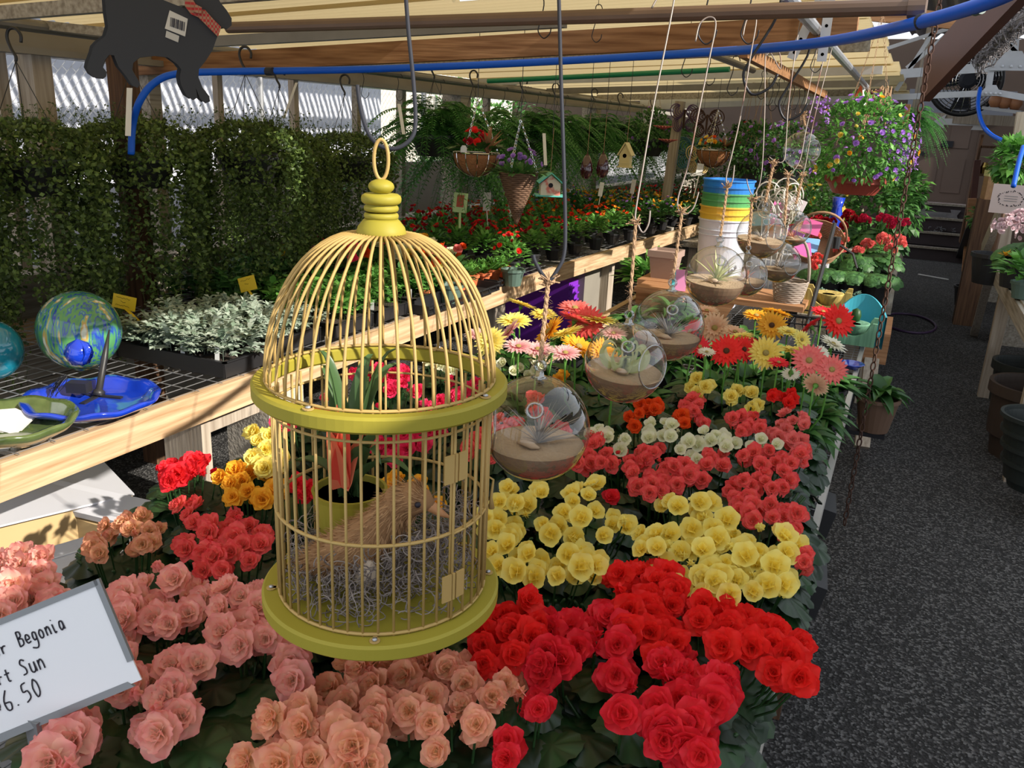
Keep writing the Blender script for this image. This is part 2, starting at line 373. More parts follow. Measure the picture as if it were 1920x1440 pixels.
# gerbera heads
def gerbera_mesh(color, seed):
    random.seed(seed); mb = MB()
    for n, L, tl in ((22, 1.0, .08), (20, .84, .22), (14, .5, .5)):
        a0 = rnd(0, 6)
        for k in range(n): petal(mb, a0 + 2 * PI * k / n + rnd(-.05, .05), L * rnd(.9, 1.05), .115, tl + rnd(-.07, .07), -.1, .0, base=.12, nu=3, nv=2)
    return mb.mesh('petals', M['p_' + color], True)
GD = {}
def gdisc(dark):
    if dark not in GD:
        mb = MB(); mb.lathe([(.001, .16), (.10, .15), (.17, .10), (.2, .03), (.16, -.05)], 14); mt = mat('flower_disc', (.09, .03, .01) if dark else (.62, .45, .10), .9, c2=(.2, .08, .02) if dark else (.75, .6, .2), scale=300, bump=.8, bscale=400); GD[dark] = mb.mesh('flower_disc', mt, True)
    return GD[dark]
GM = {}
def gerb_head(t, base, p, r, color, nrm, dark=False):
    if color not in GM: GM[color] = [gerbera_mesh(color, 5 + i + len(color)) for i in range(2)]
    h = put(random.choice(GM[color]), 'flower_head', t, p - base, orient(nrm), r); put(gdisc(dark), 'flower_disc', h)
    st = MB(); q = p - base; nn = V(nrm).normalized(); e = q - nn * r * .12
    st.tube([V((q.x * .3, q.y * .3, .10)), V((q.x * .9, q.y * .9, q.z * .6)), e - nn * .02, e], .0028, 6, c=.8); st.lathe([(.001, -.004), (.006, 0), (.0085, .008)], 8, e - nn * .006, q_mat(nn), cc=.8)
    st.build('stem', M['green'], t, smooth=True)
def q_mat(n): return V(n).normalized().to_track_quat('Z', 'Y').to_matrix().to_4x4()
GERFOL = []
for sd in range(3):
    random.seed(300 + sd); mb = MB()
    for i in range(34):
        a = rnd(0, 6.28); e = rnd(.2, 1.2); L = rnd(.12, .2); pts = [V((0, 0, .1))]
        for k in range(1, 6): f = k / 5; pts.append(V((math.cos(a) * math.cos(e) * L * f, math.sin(a) * math.cos(e) * L * f, .1 + math.sin(e) * L * f - .09 * f * f)))
        strap(mb, pts, rnd(.045, .07), cc=rnd(0, 1))
    GERFOL.append(mb.mesh('foliage', M['gerb'], True))
def gerbera(label, heads, zt=.985):
    cs = [P(u, v, z=zt) for u, v, *_ in heads]; c = sum(cs, V()) / len(cs); base = V((min(c.x, -.2), c.y + .03, TZ + .004))
    t = thing('potted_gerbera', label, 'gerbera', base)
    put(BEGPOT, 'pot', t); put(random.choice(GERFOL), 'foliage', t, rot=(0, 0, rnd(0, 6)))
    for (u, v, r, col, *o) in heads:
        z = zt + rnd(-.01, .01); p = P(u, v, z=z); rr = 1.14 * r * depth(p) / F_PX
        nrm = o[0] if o else (rnd(-.3, .3), -.55, .75)
        gerb_head(t, base, p, rr, col, V(nrm), dark=(len(o) > 1))
    return t
# ================================================================= the setting
m_gravel = mat('gravel', (.009, .0085, .008), .9, c2=(.15, .145, .14), by='voronoi', scale=130, ramp=(.25, 1.0), bump=.7, bscale=130, c3=(.028, .026, .026))
fl = MB(); fl.add([(-9, -4, 0), (9, -4, 0), (9, 18, 0), (-9, 18, 0)], [(0, 1, 2, 3)]); struct(fl.build('floor', m_gravel), 'dark crushed gravel floor of the walkway and under the tables')
# scattered larger pebbles on the walkway
random.seed(5); pm = MB()
for i in range(5200):
    x = rnd(-.1, 1.3); y = rnd(.9, 8.5); s = rnd(.002, .006)
    q = Euler((rnd(0, 3), rnd(0, 3), rnd(0, 3))).to_matrix().to_4x4()
    pm.add([(s, 0, 0), (-s, 0, 0), (0, s, 0), (0, -s, 0), (0, 0, s * .7), (0, 0, -s * .7)], [(0, 2, 4), (2, 1, 4), (1, 3, 4), (3, 0, 4), (2, 0, 5), (1, 2, 5), (3, 1, 5), (0, 3, 5)], Matrix.Translation((x, y, .002)) @ q, 0, rnd(.01, 1))
tag(pm.build('gravel', mat('pebbles', (.015, .015, .016), .8, c2=(.11, .108, .105), by='attr')), 'loose grey pebbles scattered over the shaded walkway', 'gravel', None, 'stuff')
# left knee wall of weathered boards with a ledge
WX = -3.28
wl = MB()
for i, (z0, z1) in enumerate(((0, .22), (.225, .44), (.445, .66), (.665, .88))): wl.box((WX - .02 + .004 * (i % 2), 7, (z0 + z1) / 2), (.03, 15, z1 - z0))
struct(wl.build('wall_left', M['wood_gr']), 'low wall of weathered horizontal boards behind the left bench')
tr = MB(); tr.box((WX + .05, 7, .90), (.16, 15, .04)); tr.box((WX + .0, 7, .83), (.05, 15, .09)); struct(tr.build('trim_1', M['wood_gr']))
hd = MB(); hd.box((WX + .06, 6, 1.835), (.04, 14, .11)); hd.box((WX + .10, 6, 1.775), (.10, 14, .025)); struct(hd.build('trim_2', mat('cream_header', (.30, .275, .23), .7, c2=(.20, .18, .15), scale=4)), 'cream header board running under the eave')
# posts of the open left side
def post(a, b, w, mt, lb): o = MB().beam(a, b, w, w).build('post', mt); tag(o, lb, 'post'); return o
def postat(u, w, mt, lb, x=-3.25, z0=.9, z1=1.78, wy=None):
    y = P(u, 200, x=x).y; o = MB().box((x, y, (z0 + z1) / 2), (wy or w, w, z1 - z0)).build('post', mt); tag(o, lb, 'post'); return o
postat(72, .085, M['wood_z'], 'thick sunlit weathered post at the far left behind the black hook', -3.22, .9, 1.775, .1)
postat(4, .05, M['wood_z'], 'pale narrow post cut by the left frame edge', -3.3)
o = MB().box((-3.0, P(236, 200, x=-3.0).y, .895), (.085, .085, 1.79)).build('post', M['wood_dk']); tag(o, 'dark red-brown post carrying the wooden beam and blue hose', 'post')
postat(283, .07, M['wood_gr'], 'grey post just right of the dark brown post', -3.3)
postat(410, .035, M['wood_z'], 'thin pale post left of the middle trailing plants')
postat(551, .04, M['wood_z'], 'thin cream post with a ribbon tag beside it')
postat(668, .04, M['wood_gr'], 'thin post behind the cage hook')
postat(752, .05, M['wood_gr'], 'narrow grey post right of the cage hook')
postat(856, .16, M['wood_gr'], 'broad grey post with a steel plate above the coir basket', -3.22)
postat(912, .05, M['wood_gr'], 'narrow grey post above the cone basket')
postat(1110, .16, M['wood_gr'], 'broad grey post behind the eggplant ornaments', -3.22)
postat(1215, .08, M['wood_gr'], 'grey post far along the fern row', -3.22)
p0 = P(1276, 190, y=8.0); p1 = P(1236, 420, y=8.0)
tag(MB().beam(p0, (p1.x, 8, .0), .08, .08).build('post', M['wood_z']), 'rough wooden post at the end of the bedding bench wearing ornaments', 'post')
# outside on the left: white-clad wall in sun, chain-link fence, lawn and shrubs
m_clad = mat('white_cladding', (.66, .68, .76), .8, c2=(.58, .60, .68), scale=1.5)
oc = MB(); N = 330; y0, y1 = -1.0, 7.4; vs = []
for i in range(N + 1):
    y = y0 + (y1 - y0) * i / N; dx = .004 * math.sin(i * PI / 3.0); vs += [(-4.9 + dx, y, 0), (-4.9 + dx, y, 3.2)]
oc.add(vs, [(2 * i, 2 * i + 2, 2 * i + 3, 2 * i + 1) for i in range(N)]); struct(oc.build('wall_outside', m_clad, smooth=True), 'white corrugated wall outside with slanting bars of light')
# added lath screen, out of view, to cast slanting bars on the white wall
lt = MB()
for i in range(118): y = -.6 + i * .07; lt.box((-2.9, y, 3.05), (1.9, .034, .02), (0, 0, .17))
for x in (-3.7, -3.2, -2.7, -2.2): lt.box((x, 3.4, 3.09), (.09, 8.4, .05))
tag(lt.build('added_lath_screen', M['wood_gr']), 'added unseen weathered lath screen above the eave that stripes the outside wall', 'shade screen')
cf = MB(); s = .055
for i in range(150):
    for k in range(16):
        y = -.4 + i * s; z = .92 + k * s
        a = V((-4.15, y, z)); e = V((-4.15, y + s / 2, z + s / 2)); g = V((-4.15, y + s, z))
        for p, q in ((a, e), (e, g), (e, e + V((0, s / 2, s / 2)))):
            dd = (q - p); nn = V((1, 0, 0)).cross(dd).normalized() * .0016
            if p is a or p is e: cf.add([p + nn, p - nn, q - nn, q + nn], [(0, 1, 2, 3)], None, 0)
fe = thing('chain_link_fence', 'silver chain-link fence outside along the white wall', 'fence', (0, 0, 0))
cf.build('wire_netting', M['steel'], fe)
for y in (.4, 2.6, 4.8, 7.0): MB().lathe([(.024, 0), (.024, 1.85)], 10, (-4.17, y, 0)).build('fence_post', M['steel'], fe)
MB().tube([(-4.17, -.4, 1.82), (-4.17, 8, 1.82)], .018, 8).build('top_rail', M['steel'], fe)
lw = MB(); lw.add([(-12, 7.2, .35), (-3.5, 7.2, .35), (-3.5, 22, .9), (-12, 22, .9)], [(0, 1, 2, 3)]); struct(lw.build('lawn', mat('sunny_lawn', (.20, .30, .07), .9, c2=(.34, .36, .14), scale=9)), 'sunlit lawn outside beyond the fence')
for i, (x, y, r, lb, cl) in enumerate((( -4.9, 9.5, .7, 'sunlit shrub outside left of the fern row', 'green'), (-5.9, 11.6, .9, 'large round shrub outside behind the ferns', 'mid'), (-5.0, 13.5, .6, 'farthest shrub outside beyond the fern row', 'mid'))):
    mb = MB(); random.seed(i)
    for k in range(1500): d = rdir(); c = V((0, 0, r)) + d * r * rnd(.75, 1); leaf(mb, c, d + rdir() * .6, .09, .05, cc=rnd(0, 1), seg=1)
    mb.tube([(0, 0, 0), (0, 0, r)], .03, 6); tag(mb.build('shrub', M[cl], loc=(x, y, .4)), lb, 'shrub')
lp_ = MB(); lp_.box((-3.75, 9.6, .62), (.04, 11.5, 1.24)); struct(lp_.build('wall_low', mat('grey_panel', (.36, .37, .40), .7, c2=(.26, .26, .28), scale=2)), 'pale grey panel outside behind the fern row')
nw = MB(); nw.box((-8.5, 12, 1.6), (.1, 16, 3.2)); struct(nw.build('wall_neighbour', mat('pale_neighbour_wall', (.62, .56, .50), .8, c2=(.45, .42, .40), scale=1)), 'pale wall of a neighbouring building across the lawn')

# translucent corrugated roof
m_roof = mat('fibreglass_roof', (.50, .40, .21), .6, c2=(.62, .51, .29), scale=1.6, detail=6, trl=.55, trc=(.62, .49, .27), ramp=(.3, .7))
RZ = lambda x: 1.915 + (x + 3.3) * .05
y = .35; i = 0; random.seed(3)
while y < 10.6:
    y2 = min(y + .62, 10.9); mb = MB(); vs = []; n = int((y2 - y + .05) / .0118); xr = -.25 + .012 * (y - 4) * (1 if y > 4 else 0) + rnd(-.02, .02)
    for k in range(n + 1):
        yy = y - .02 + k * .0118; dz = .011 * math.sin(2 * PI * yy / .07) + .006 * (i % 2)
        for x in (-3.45, -1.62, -1.02, xr): vs.append((x, yy, RZ(x) + dz + .012))
    # gap added in the sheeting so one sunbeam reaches the vines
    mb.add(vs, [(4 * a + b, 4 * a + b + 1, 4 * a + b + 5, 4 * a + b + 4) for a in range(n) for b in (0, 1, 2) if not (b == 1 and 2.80 < vs[4 * a][1] < 2.97)])
    o = mb.build('ceiling', m_roof, smooth=True); struct(o, 'cream corrugated fibreglass roof panel'); y = y2; i += 1
# overhead framing -------------------------------------------------
def bar(name, lb, cat, a, b, w, h, mt, round_=False):
    mb = MB()
    if round_: mb.tube([a, b], w / 2, 12)
    else: mb.beam(a, b, w, h)
    o = mb.build(name, mt, smooth=False); tag(o, lb, cat); return o
bm = thing('wooden_beam', 'long reddish wooden beam crossing under the roof above the blue hose', 'beam', P(900, 95, y=3.0))
def rel(mb_fn, par): pass
a, b = P(246, 125, y=3.0), P(1608, 52, y=2.95); c0 = bm.location
MB().beam(a - c0, b - c0, .04, .078).build('beam_timber', M['wood_x'], bm)
for u, v in ((440, 118), (455, 118)):
    q = P(u, v, y=2.975) - c0; MB().box(q, (.012, .006, .07)).build('bracket', M['steel'], bm)
q = P(1525, 62, y=2.85) - c0
for dx, an in ((-.02, .35), (.035, 0)):
    s = MB(); s.box((0, 0, 0), (.028, .004, .2)); o = s.build('strap_bracket', M['steel'], bm, q + V((dx, 0, .02))); o.rotation_euler = (0, an, 0)
    hs = MB()
    for k in range(5): hs.lathe([(.0001, 0), (.005, 0)], 8, (0, -.0028, -.08 + .04 * k), Euler((PI / 2, 0, 0)).to_matrix().to_4x4())
    hs.build('bracket_holes', M['ink'], o)
bar('ceiling_pipe', 'brown pipe with an open end crossing high in front of the beam', 'pipe', P(428, 52, y=2.1), P(1735, 12, y=1.95), .032, 0, M['pipe_br'], True)
o = MB(); e = P(1735, 12, y=1.95); dd = (e - P(428, 52, y=2.1)).normalized(); o.tube([e - dd * .03, e + dd * .002], [.021, .021], 14); tag(o.build('pipe_collar', M['pipe_br']), 'short coupling collar on the open end of the brown pipe', 'pipe fitting')
bar('steel_joist', 'grey square steel joist between brown pipe and wooden beam', 'joist', P(400, 78, y=2.5), P(1060, 40, y=2.5), .03, .035, M['pipe_gr'])
bar('rafter', 'weathered wooden rafter at the top left corner', 'rafter', P(-60, 30, y=1.9), P(700, -32, y=1.9), .03, .04, M['wood_gr'])
bar('eave_pipe', 'long grey pipe along the left eave holding plant hooks', 'pipe', P(-60, 33, x=-2.9), V((-2.9, 12, 1.81)), .042, 0, M['pipe_gr'], True)
bar('rafter', 'short pale rafter strip left behind the dark silhouette', 'rafter', P(20, 40, y=2.2), P(215, 62, y=2.3), .03, .03, M['wood_gr'])
for k, (yy, va, vb, h, mt, lb) in enumerate(((4.6, 118, 92, .05, 'wood_gr', 'grey wooden rafter just behind the wooden beam'), (6.2, 168, 135, .05, 'steel_w', 'pale rafter above the second half of the bench'), (7.6, 178, 160, .05, 'pipe_gr', 'dark rafter above the hanging planters'), (9.0, 190, 182, .06, 'wood_gr', 'grey rafter near the far end of the roof'), (10.6, 205, 200, .09, 'steel_w', 'white rafter closing the far end of the roof'))):
    bar('rafter', lb, 'rafter', V((-3.2, yy, 1.875)), V((-.28, yy, 2.015)), .03, h, M[mt])
bar('green_pole', 'green plastic covered pole under the roof', 'pole', P(915, 152, y=5.2), P(1368, 130, y=5.0), .03, .03, mat('green_wrap', (.01, .22, .10), .4), True)
bar('galvanised_pipe', 'galvanised pipe running back above the right table edge', 'pipe', P(1470, -14, x=-.34), P(1626, 165, x=-.34), .034, 0, M['steel'], True)
bar('purlin', 'reddish wooden strip running back under the roof', 'purlin', P(1395, 96, x=-.62), P(1546, 178, x=-.62), .03, .045, M['wood_x'])
bar('short_pipe', 'short grey pipe with an end plate beside the green pole', 'pipe', P(1330, 100, x=-.75), P(1412, 132, x=-.75), .028, 0, M['pipe_gr'], True)
# right-hand roof and building
m_corr = mat('corrugated_metal', (.42, .44, .50), .5, .5, c2=(.30, .31, .36), scale=3)
mb = MB(); vs = []; n = 120
for k in range(n + 1):
    x = -.55 + 3.2 * k / n; dz = .03 * math.sin(k * PI / 3); vs += [(x, 7.6, 2.84 + dz), (x + .25, 13.2, 2.92 + dz)]
mb.add(vs, [(2 * k, 2 * k + 2, 2 * k + 3, 2 * k + 1) for k in range(n)]); struct(mb.build('ceiling_metal', m_corr, smooth=True), 'grey corrugated metal roof over the far walkway')
# unseen roof slabs on the right, edges stepped to set sun and shade below
rr = MB(); rr.box((3.6, -1.6, 2.62), (3.5, 6.2, .05)); rr.box((4.0, 2.1, 2.64), (3.7, 1.25, .05)); rr.box((5.1, 8.2, 2.7), (3.6, 11, .05)); struct(rr.build('ceiling_shade_right', m_corr), 'unseen metal roof slabs on the right, shaped to shade the walkway')
wr = MB(); wr.box((2.6, 10.5, 1.3), (.08, 5, 2.6)); struct(wr.build('wall_right', M['wood_dk']), 'dark wall on the right of the far walkway')
m_dkwall = mat('dark_shed_wall', (.05, .032, .024), .8, c2=(.085, .055, .04), scale=3)
bw = MB()
bw.box((-3.4, 14.5, 1.5), (6.7, .1, 3.0)); bw.box((1.75, 14.5, 1.5), (1.9, .1, 3.0)); bw.box((.38, 14.5, 2.6), (.9, .1, .8)); struct(bw.build('wall_back', m_dkwall), 'dark brown end wall of the garden shop')
dr = MB(); dr.box((.38, 14.53, 1.45), (.84, .05, 1.5)); 
for zz in (1.1, 1.75): 
    for xx in (.2, .56): dr.box((xx, 14.5, zz), (.26, .012, .5))
d1 = dr.build('door_1', mat('brown_door', (.17, .115, .09), .6, c2=(.13, .09, .07), scale=3)); struct(d1, 'brown panelled shop door at the top of the steps')
MB().lathe([(.001, -.02), (.03, -.02), (.03, .02), (.001, .02)], 12, (.1, 14.47, 1.4), Euler((PI / 2, 0, 0)).to_matrix().to_4x4()).build('door_knob', M['iron'], d1)
MB().box(P(1776, 270, y=14.48), (.16, .02, .09)).build('door_plaque', M['iron'], d1)
random.seed(11)
stp = MB(); mt_st = mat('step_riser', (.035, .025, .028), .7, c2=(.055, .04, .045), scale=5)
stps = thing('entrance_steps', 'dark wooden steps with pale nosings leading up to the shop door', 'steps', (.5, 13.4, 0))
for k in range(4):
    z = .18 * (k + 1); y = -.35 + .28 * k
    MB().box((0, (y + 1.02) / 2, z - .1), (1.05, 1.02 - y, .17)).build('step', mt_st, stps); MB().box((0, y - .01, z - .008), (1.07, .04, .03)).build('nosing', M['wood_gr'], stps)
def arrow(name, lb, c, L, H, th, mt, rz=0, txt=True):
    h = H / 2; pts = [(-L / 2, 0), (-L * .26, h), (-L * .28, h * .45), (L * .30, h * .45), (L * .27, h), (L * .5, h), (L * .43, 0), (L * .5, -h), (L * .27, -h), (L * .30, -h * .45), (-L * .28, -h * .45), (-L * .26, -h)]
    t = thing(name, lb, 'sign', c, rz); MB().poly(pts, th).build('arrow_board', mt, t)
    if txt:
        s = MB()
        for i in range(9): s.box((-L * .16 + i * L * .042, -th / 2 - .002, rnd(-.1, .1) * h * .3), (L * .022, .003, h * .35))
        s.build('lettering', M['ink'] if not txt == 2 else M['grey_al'], t)
    return t
arrow('arrow_sign', 'white wooden arrow sign pointing left above the shop door', P(1797, 229, y=11.5), .54, .16, .02, M['white'], txt=False)
arrow('arrow_sign', 'worn white arrow sign fixed to the step riser', P(1757, 402, y=13.86) , .60, .16, .012, mat('worn_white', (.30, .29, .30), .7, c2=(.16, .15, .16), scale=12), txt=2)
sc = MB(); random.seed(2)
for k in range(26): q = P(rnd(1725, 1790), rnd(423, 442), y=13.59) - stps.location; a = rnd(0, 6); sc.tube([q, q + V((.03 * math.cos(a), -.002, .02 * math.sin(a))), q + V((.05 * math.cos(a + 1), -.002, .03 * math.sin(a + 1)))], .004, 4)
sc.build('floral_stencil', M['grey_al'], stps)
# lintel and posts by the door
bar('lintel_board', 'weathered lintel board above the shop entrance', 'board', P(1700, 218, y=11.6), P(1912, 228, y=11.4), .05, .11, M['wood_z'])
bar('door_post', 'reddish stair post right of the steps', 'post', P(1823, 372, y=12.2), V((P(1822, 455, y=12.2).x, 12.2, 0)), .11, .09, M['cedar'])
bar('door_post', 'dark red upright right of the shop door', 'post', P(1833, 300, y=12.3), P(1825, 374, y=12.3), .09, .07, M['redbrown'])
bar('slender_post', 'slim wooden post behind the chain', 'post', P(1746, 45, y=9), V((P(1712, 205, y=9).x, 9, 0)), .09, .06, M['wood_z'])
hp = MB().beam(P(1703, 196, y=6.0), P(1693, 250, y=6.0), .1, .03).build('wooden_plaque', M['wood_x']); tag(hp, 'brown wooden block with screws hanging left of the chain', 'plaque')
# white steel truss
ts = thing('steel_truss', 'white steel truss with bolted plates crossing the far walkway', 'truss', P(1700, 140, y=8.5)); c0 = ts.location
for (a, b, w) in (((1255, 158), (1560, 148), .06), ((1560, 148), (1980, 117), .075), ((1240, 200), (1500, 190), .05), ((1500, 190), (1870, 174), .05), ((1870, 174), (1960, 190), .05)):
    MB().beam(P(*a, y=8.5) - c0, P(*b, y=8.5) - c0, .03, w).build('chord', M['steel_w'], ts)
for (a, b, w) in (((1870, 60), (1852, 172), .05), ((1905, 40), (1898, 122), .07), ((1680, 170), (1750, 60), .035), ((1700, 128), (1830, 20), .035), ((1868, 60), (1915, 108), .03), ((1650, 95), (1790, 50), .03)):
    MB().beam(P(*a, y=8.5) - c0, P(*b, y=8.5) - c0, .02, w).build('web_member', M['steel_w'], ts)
for (u, v, s) in ((1898, 115, .16), (1858, 170, .09)):
    q = P(u, v, y=8.46) - c0; o = MB().poly([(-s, -s * .45), (s, -s * .45), (s * .35, s * .5), (-s * .35, s * .5)], .012).build('gusset_plate', M['steel_w'], ts, q)
    for k in range(5): MB().lathe([(.011, 0), (.011, .012), (.0, .014)], 8, (-s * .8 + k * s * .4, -.006, -s * .25), Euler((PI / 2, 0, 0)).to_matrix().to_4x4()).build('bolt', M['steel'], o)
# big red-brown barge board and rough trunk at the upper right
bar('barge_board', 'broad red-brown board sloping across the upper right corner', 'board', P(1738, 150, d=4.8), P(1975, -110, d=3.4), .05, .25, M['redbrown'])
tk = MB(); pts = [P(1835, 118, d=6.0), P(1862, 88, d=5.7), P(1895, 55, d=5.4), P(1940, 22, d=5.0)]; random.seed(9)
tk.tube(pts, [.03, .035, .04, .045], 8)
for k in range(260):
    f = rnd(0, 2.99); i = int(f); q = pts[i].lerp(pts[i + 1], f - i) + rdir() * .035; tk.tube([q, q + rdir() * .06, q + rdir() * .08], .004, 4)
tag(tk.build('dried_vine', mat('dead_vine', (.12, .11, .115), .9, c2=(.22, .2, .2), scale=30)), 'grey dried vine wrapped along the truss at upper right', 'vine')
bar('brown_fascia', 'brown fascia plank beyond the end of the roof', 'board', P(1632, 25, y=7.58), P(1810, 42, y=7.58), .05, .11, M['wood_x'])
# benches ------------------------------------------------------------
def mesh_top(x0, x1, y0, y1, z, sx, sy, th=.0022):
    mb = MB(); x = x0
    while x <= x1 + 1e-6: mb.box((x, (y0 + y1) / 2, z), (th, y1 - y0, th)); x += sx
    y = y0
    while y <= y1 + 1e-6: mb.box(((x0 + x1) / 2, y, z + th), (x1 - x0, th, th)); y += sy
    return mb
BZ = .75
bn = thing('slatted_bench', 'long left bench of pale lumber with a wire mesh top', 'bench', (-2.5, 4.2, 0), .0)
bx0, bx1, by0, by1 = -3.12, -1.895, .35, 8.2; o_ = V((-2.5, 4.2, 0))
def bput(mb, name, mt): 
    mb.v = [p - o_ for p in mb.v]; return mb.build(name, mt, bn)
bput(MB().box((bx1 - .018, 2.6, BZ - .052), (.038, 4.5, .098)), 'front_board', M['wood_new'])
bput(MB().beam((bx1 - .018, 4.86, BZ - .052), (-1.74, 8.2, BZ - .052), .038, .1), 'front_board', M['wood_y'])
bput(MB().box((bx0, 4.2, BZ - .05), (.038, 7.8, .098)), 'back_board', M['wood_y'])
for y in (.5, 1.35, 2.25, 3.15, 4.05, 4.95, 5.85, 6.75, 7.65): bput(MB().box((-2.5, y, BZ - .035), (1.2, .09, .03)), 'cross_slat', M['wood_gr'])
mt_ = mesh_top(bx0, bx1 - .005, by0, by1, BZ, .05, .1); bput(mt_, 'wire_mesh', M['steel'])
m_block = mat('concrete_block', (.62, .57, .50), .9, c2=(.48, .43, .36), scale=12, bump=.3, bscale=90)
for y in (.9, 4.2, 6.2, 8.0):
    for x in (-2.05, -2.95): bput(MB().box((x, y, .325), (.13, .13, .65)), 'leg', M['wood_z'])
cb = P(375, 830, x=-1.98)
bput(MB().box((-2.02, 2.28, .33), (.2, .19, .66)), 'support_block', m_block)
bput(MB().box((-2.04, 1.92, .32), (.17, .04, .64)), 'support_board', M['wood_z']); bput(MB().box((-2.04, 2.07, .60), (.15, .28, .06)), 'support_board', M['wood_z'])
# centre table
tb = thing('display_table', 'centre display table with wire mesh top full of begonias', 'table', (-.75, 2.8, 0)); o2 = V((-.75, 2.8, 0))
def tput(mb, name, mt): mb.v = [p - o2 for p in mb.v]; return mb.build(name, mt, tb)
tput(mesh_top(-1.36, -.085, .25, 5.15, TZ, .05, .05), 'wire_mesh', M['steel'])
m_edge = mat('white_edge_strip', (.55, .54, .50), .5, c2=(.42, .38, .32), scale=6)
tput(MB().box((-.078, 2.7, TZ - .02), (.018, 4.9, .045)), 'edge_rail', m_edge); tput(MB().box((-1.375, 2.7, TZ - .03), (.035, 4.9, .08)), 'edge_rail', M['wood_y'])
for y in (.3, 1.5, 2.7, 3.9, 5.1): tput(MB().box((-.73, y, TZ - .045), (1.27, .04, .06)), 'cross_rail', M['wood_gr'])
for y in (.5, 2.7, 4.9):
    for x in (-.14, -1.3): tput(MB().box((x, y, .29), (.07, .07, .58)), 'leg', M['wood_z'])
# ================================================================= the bird cage
CX0, CY0 = -.533, .805
ZR, ZB, ZF = 1.296, 1.020, 1.470
cg = thing('birdcage', 'yellow wooden bird cage with domed wire top hanging at the front', 'birdcage', (CX0, CY0, ZB - .01))
def cput(mb, name, mt, sm=False): mb.v = [p - V((0, 0, ZB - .01)) for p in mb.v]; return mb.build(name, mt, cg, smooth=sm)
def ring(ro, ri, zb, zt, n=96):
    b = .003; return [(ri, zb + b), (ri, zt - b), (ri + b, zt), (ro - b, zt), (ro, zt - b), (ro, zb + b), (ro - b, zb), (ri + b, zb)]
mb = MB(); mb.lathe(ring(.1505, .133, ZR - .012, ZR + .007), 96, close=True); cput(mb, 'upper_ring', M['chart'], False)
mb = MB(); mb.lathe([(.0, ZB - .0105), (.147, ZB - .0105), (.150, ZB - .0075), (.150, ZB + .0065), (.147, ZB + .0095), (.0, ZB + .0095)], 96); base = cput(mb, 'base_board', M['chart'])
mb = MB(); R = .1285
for z in (ZB + .0125, ZB + .125, ZR - .028): mb.tube([(R * math.cos(a), R * math.sin(a), z) for a in [2 * PI * k / 72 for k in range(72)]], .0022 if z < ZR - .1 else .0016, 6, True)
cput(mb, 'wire_hoops', M['chart2'], True)
n = 46
# door opening faces the right front; its own frame, hinges and latch
ad0, ad1 = -.33, .56
body = MB()
for k in range(n):
    a = 2 * PI * (k + .5) / n; aa = (a + PI) % (2 * PI) - PI
    if ad0 + .02 < aa < ad1 - .02: continue
    body.tube([(R * math.cos(a), R * math.sin(a), ZB + .009), (R * math.cos(a), R * math.sin(a), ZR - .011)], .00165, 6)
cput(body, 'side_bars', M['chart2'], True)
dome = MB(); RD = .1345
for k in range(44):
    a = 2 * PI * k / 44; pts = []
    for i in range(15):
        f = i / 14; th = f * PI / 2 * .93
        r = .022 + (RD - .022) * math.cos(th) ** 1.0 if f < 1 else .022; z = ZR + .007 + (ZF - ZR - .004) * math.sin(th) ** 1.0
        pts.append((r * math.cos(a), r * math.sin(a), z))
    dome.tube(pts, .0017, 6)
cput(dome, 'dome_bars', M['chart2'], True)
hp = MB(); hp.tube([(RD * math.cos(a), RD * math.sin(a), ZR + .009) for a in [2 * PI * k / 72 for k in range(72)]], .002, 6, True); cput(hp, 'dome_hoop', M['chart2'], True)
fin = MB()
pr = [(.0, ZF - .004), (.027, ZF - .004), (.0285, ZF + .002), (.0265, ZF + .009), (.021, ZF + .016), (.0185, ZF + .0185)]
for zc, r, h in ((ZF + .0215, .0195, .0042), (ZF + .0298, .0195, .0042), (ZF + .0400, .0225, .0058)):
    for i in range(7): t = -1 + i / 3; pr.append((r - .004 + .004 * math.sqrt(max(0, 1 - t * t)), zc + t * h))
zc, r = ZF + .0535, .0145
for i in range(9): t = -.9 + i * 1.8 / 8; pr.append((r * math.sqrt(max(0, 1 - t * t)), zc + t * .0085))
pr.append((0, zc + .0085)); fin.lathe(pr, 36); cput(fin, 'finial', M['chart'], True)
lp = MB(); zc = ZF + .0605
lp.tube([(.0068 * math.sin(a), .004 * math.sin(a), zc + .022 - .0215 * math.cos(a)) for a in [2 * PI * k / 28 for k in range(28)]], .002, 8, True); cput(lp, 'hanging_loop', M['chart2'], True)
door = MB(); Rd = R + .003
arc = [ad0 + (ad1 - ad0) * i / 14 for i in range(15)]
z0, z1 = ZB + .014, ZR - .018
for z in (z0, ZB + .125, z1): door.tube([(Rd * math.cos(a), Rd * math.sin(a), z) for a in arc], .0016, 6)
for k in range(7):
    a = ad0 + (ad1 - ad0) * k / 6; door.tube([(Rd * math.cos(a), Rd * math.sin(a), z0), (Rd * math.cos(a), Rd * math.sin(a), z1)], .0017, 6)
dro = cput(door, 'cage_door', M['chart2'], True)
for z in (ZB + .058, ZB + .208):
    hg = MB(); Rh = R + .006
    for s in (-1, 1):
        a = ad0 + s * .075; hg.box((Rh * math.cos(a), Rh * math.sin(a), z), (.002, .013, .034), (0, 0, a))
    hg.tube([(Rh * math.cos(ad0), Rh * math.sin(ad0), z - .017), (Rh * math.cos(ad0), Rh * math.sin(ad0), z + .017)], .002, 8)
    cput(hg, 'hinge', M['chart2'])
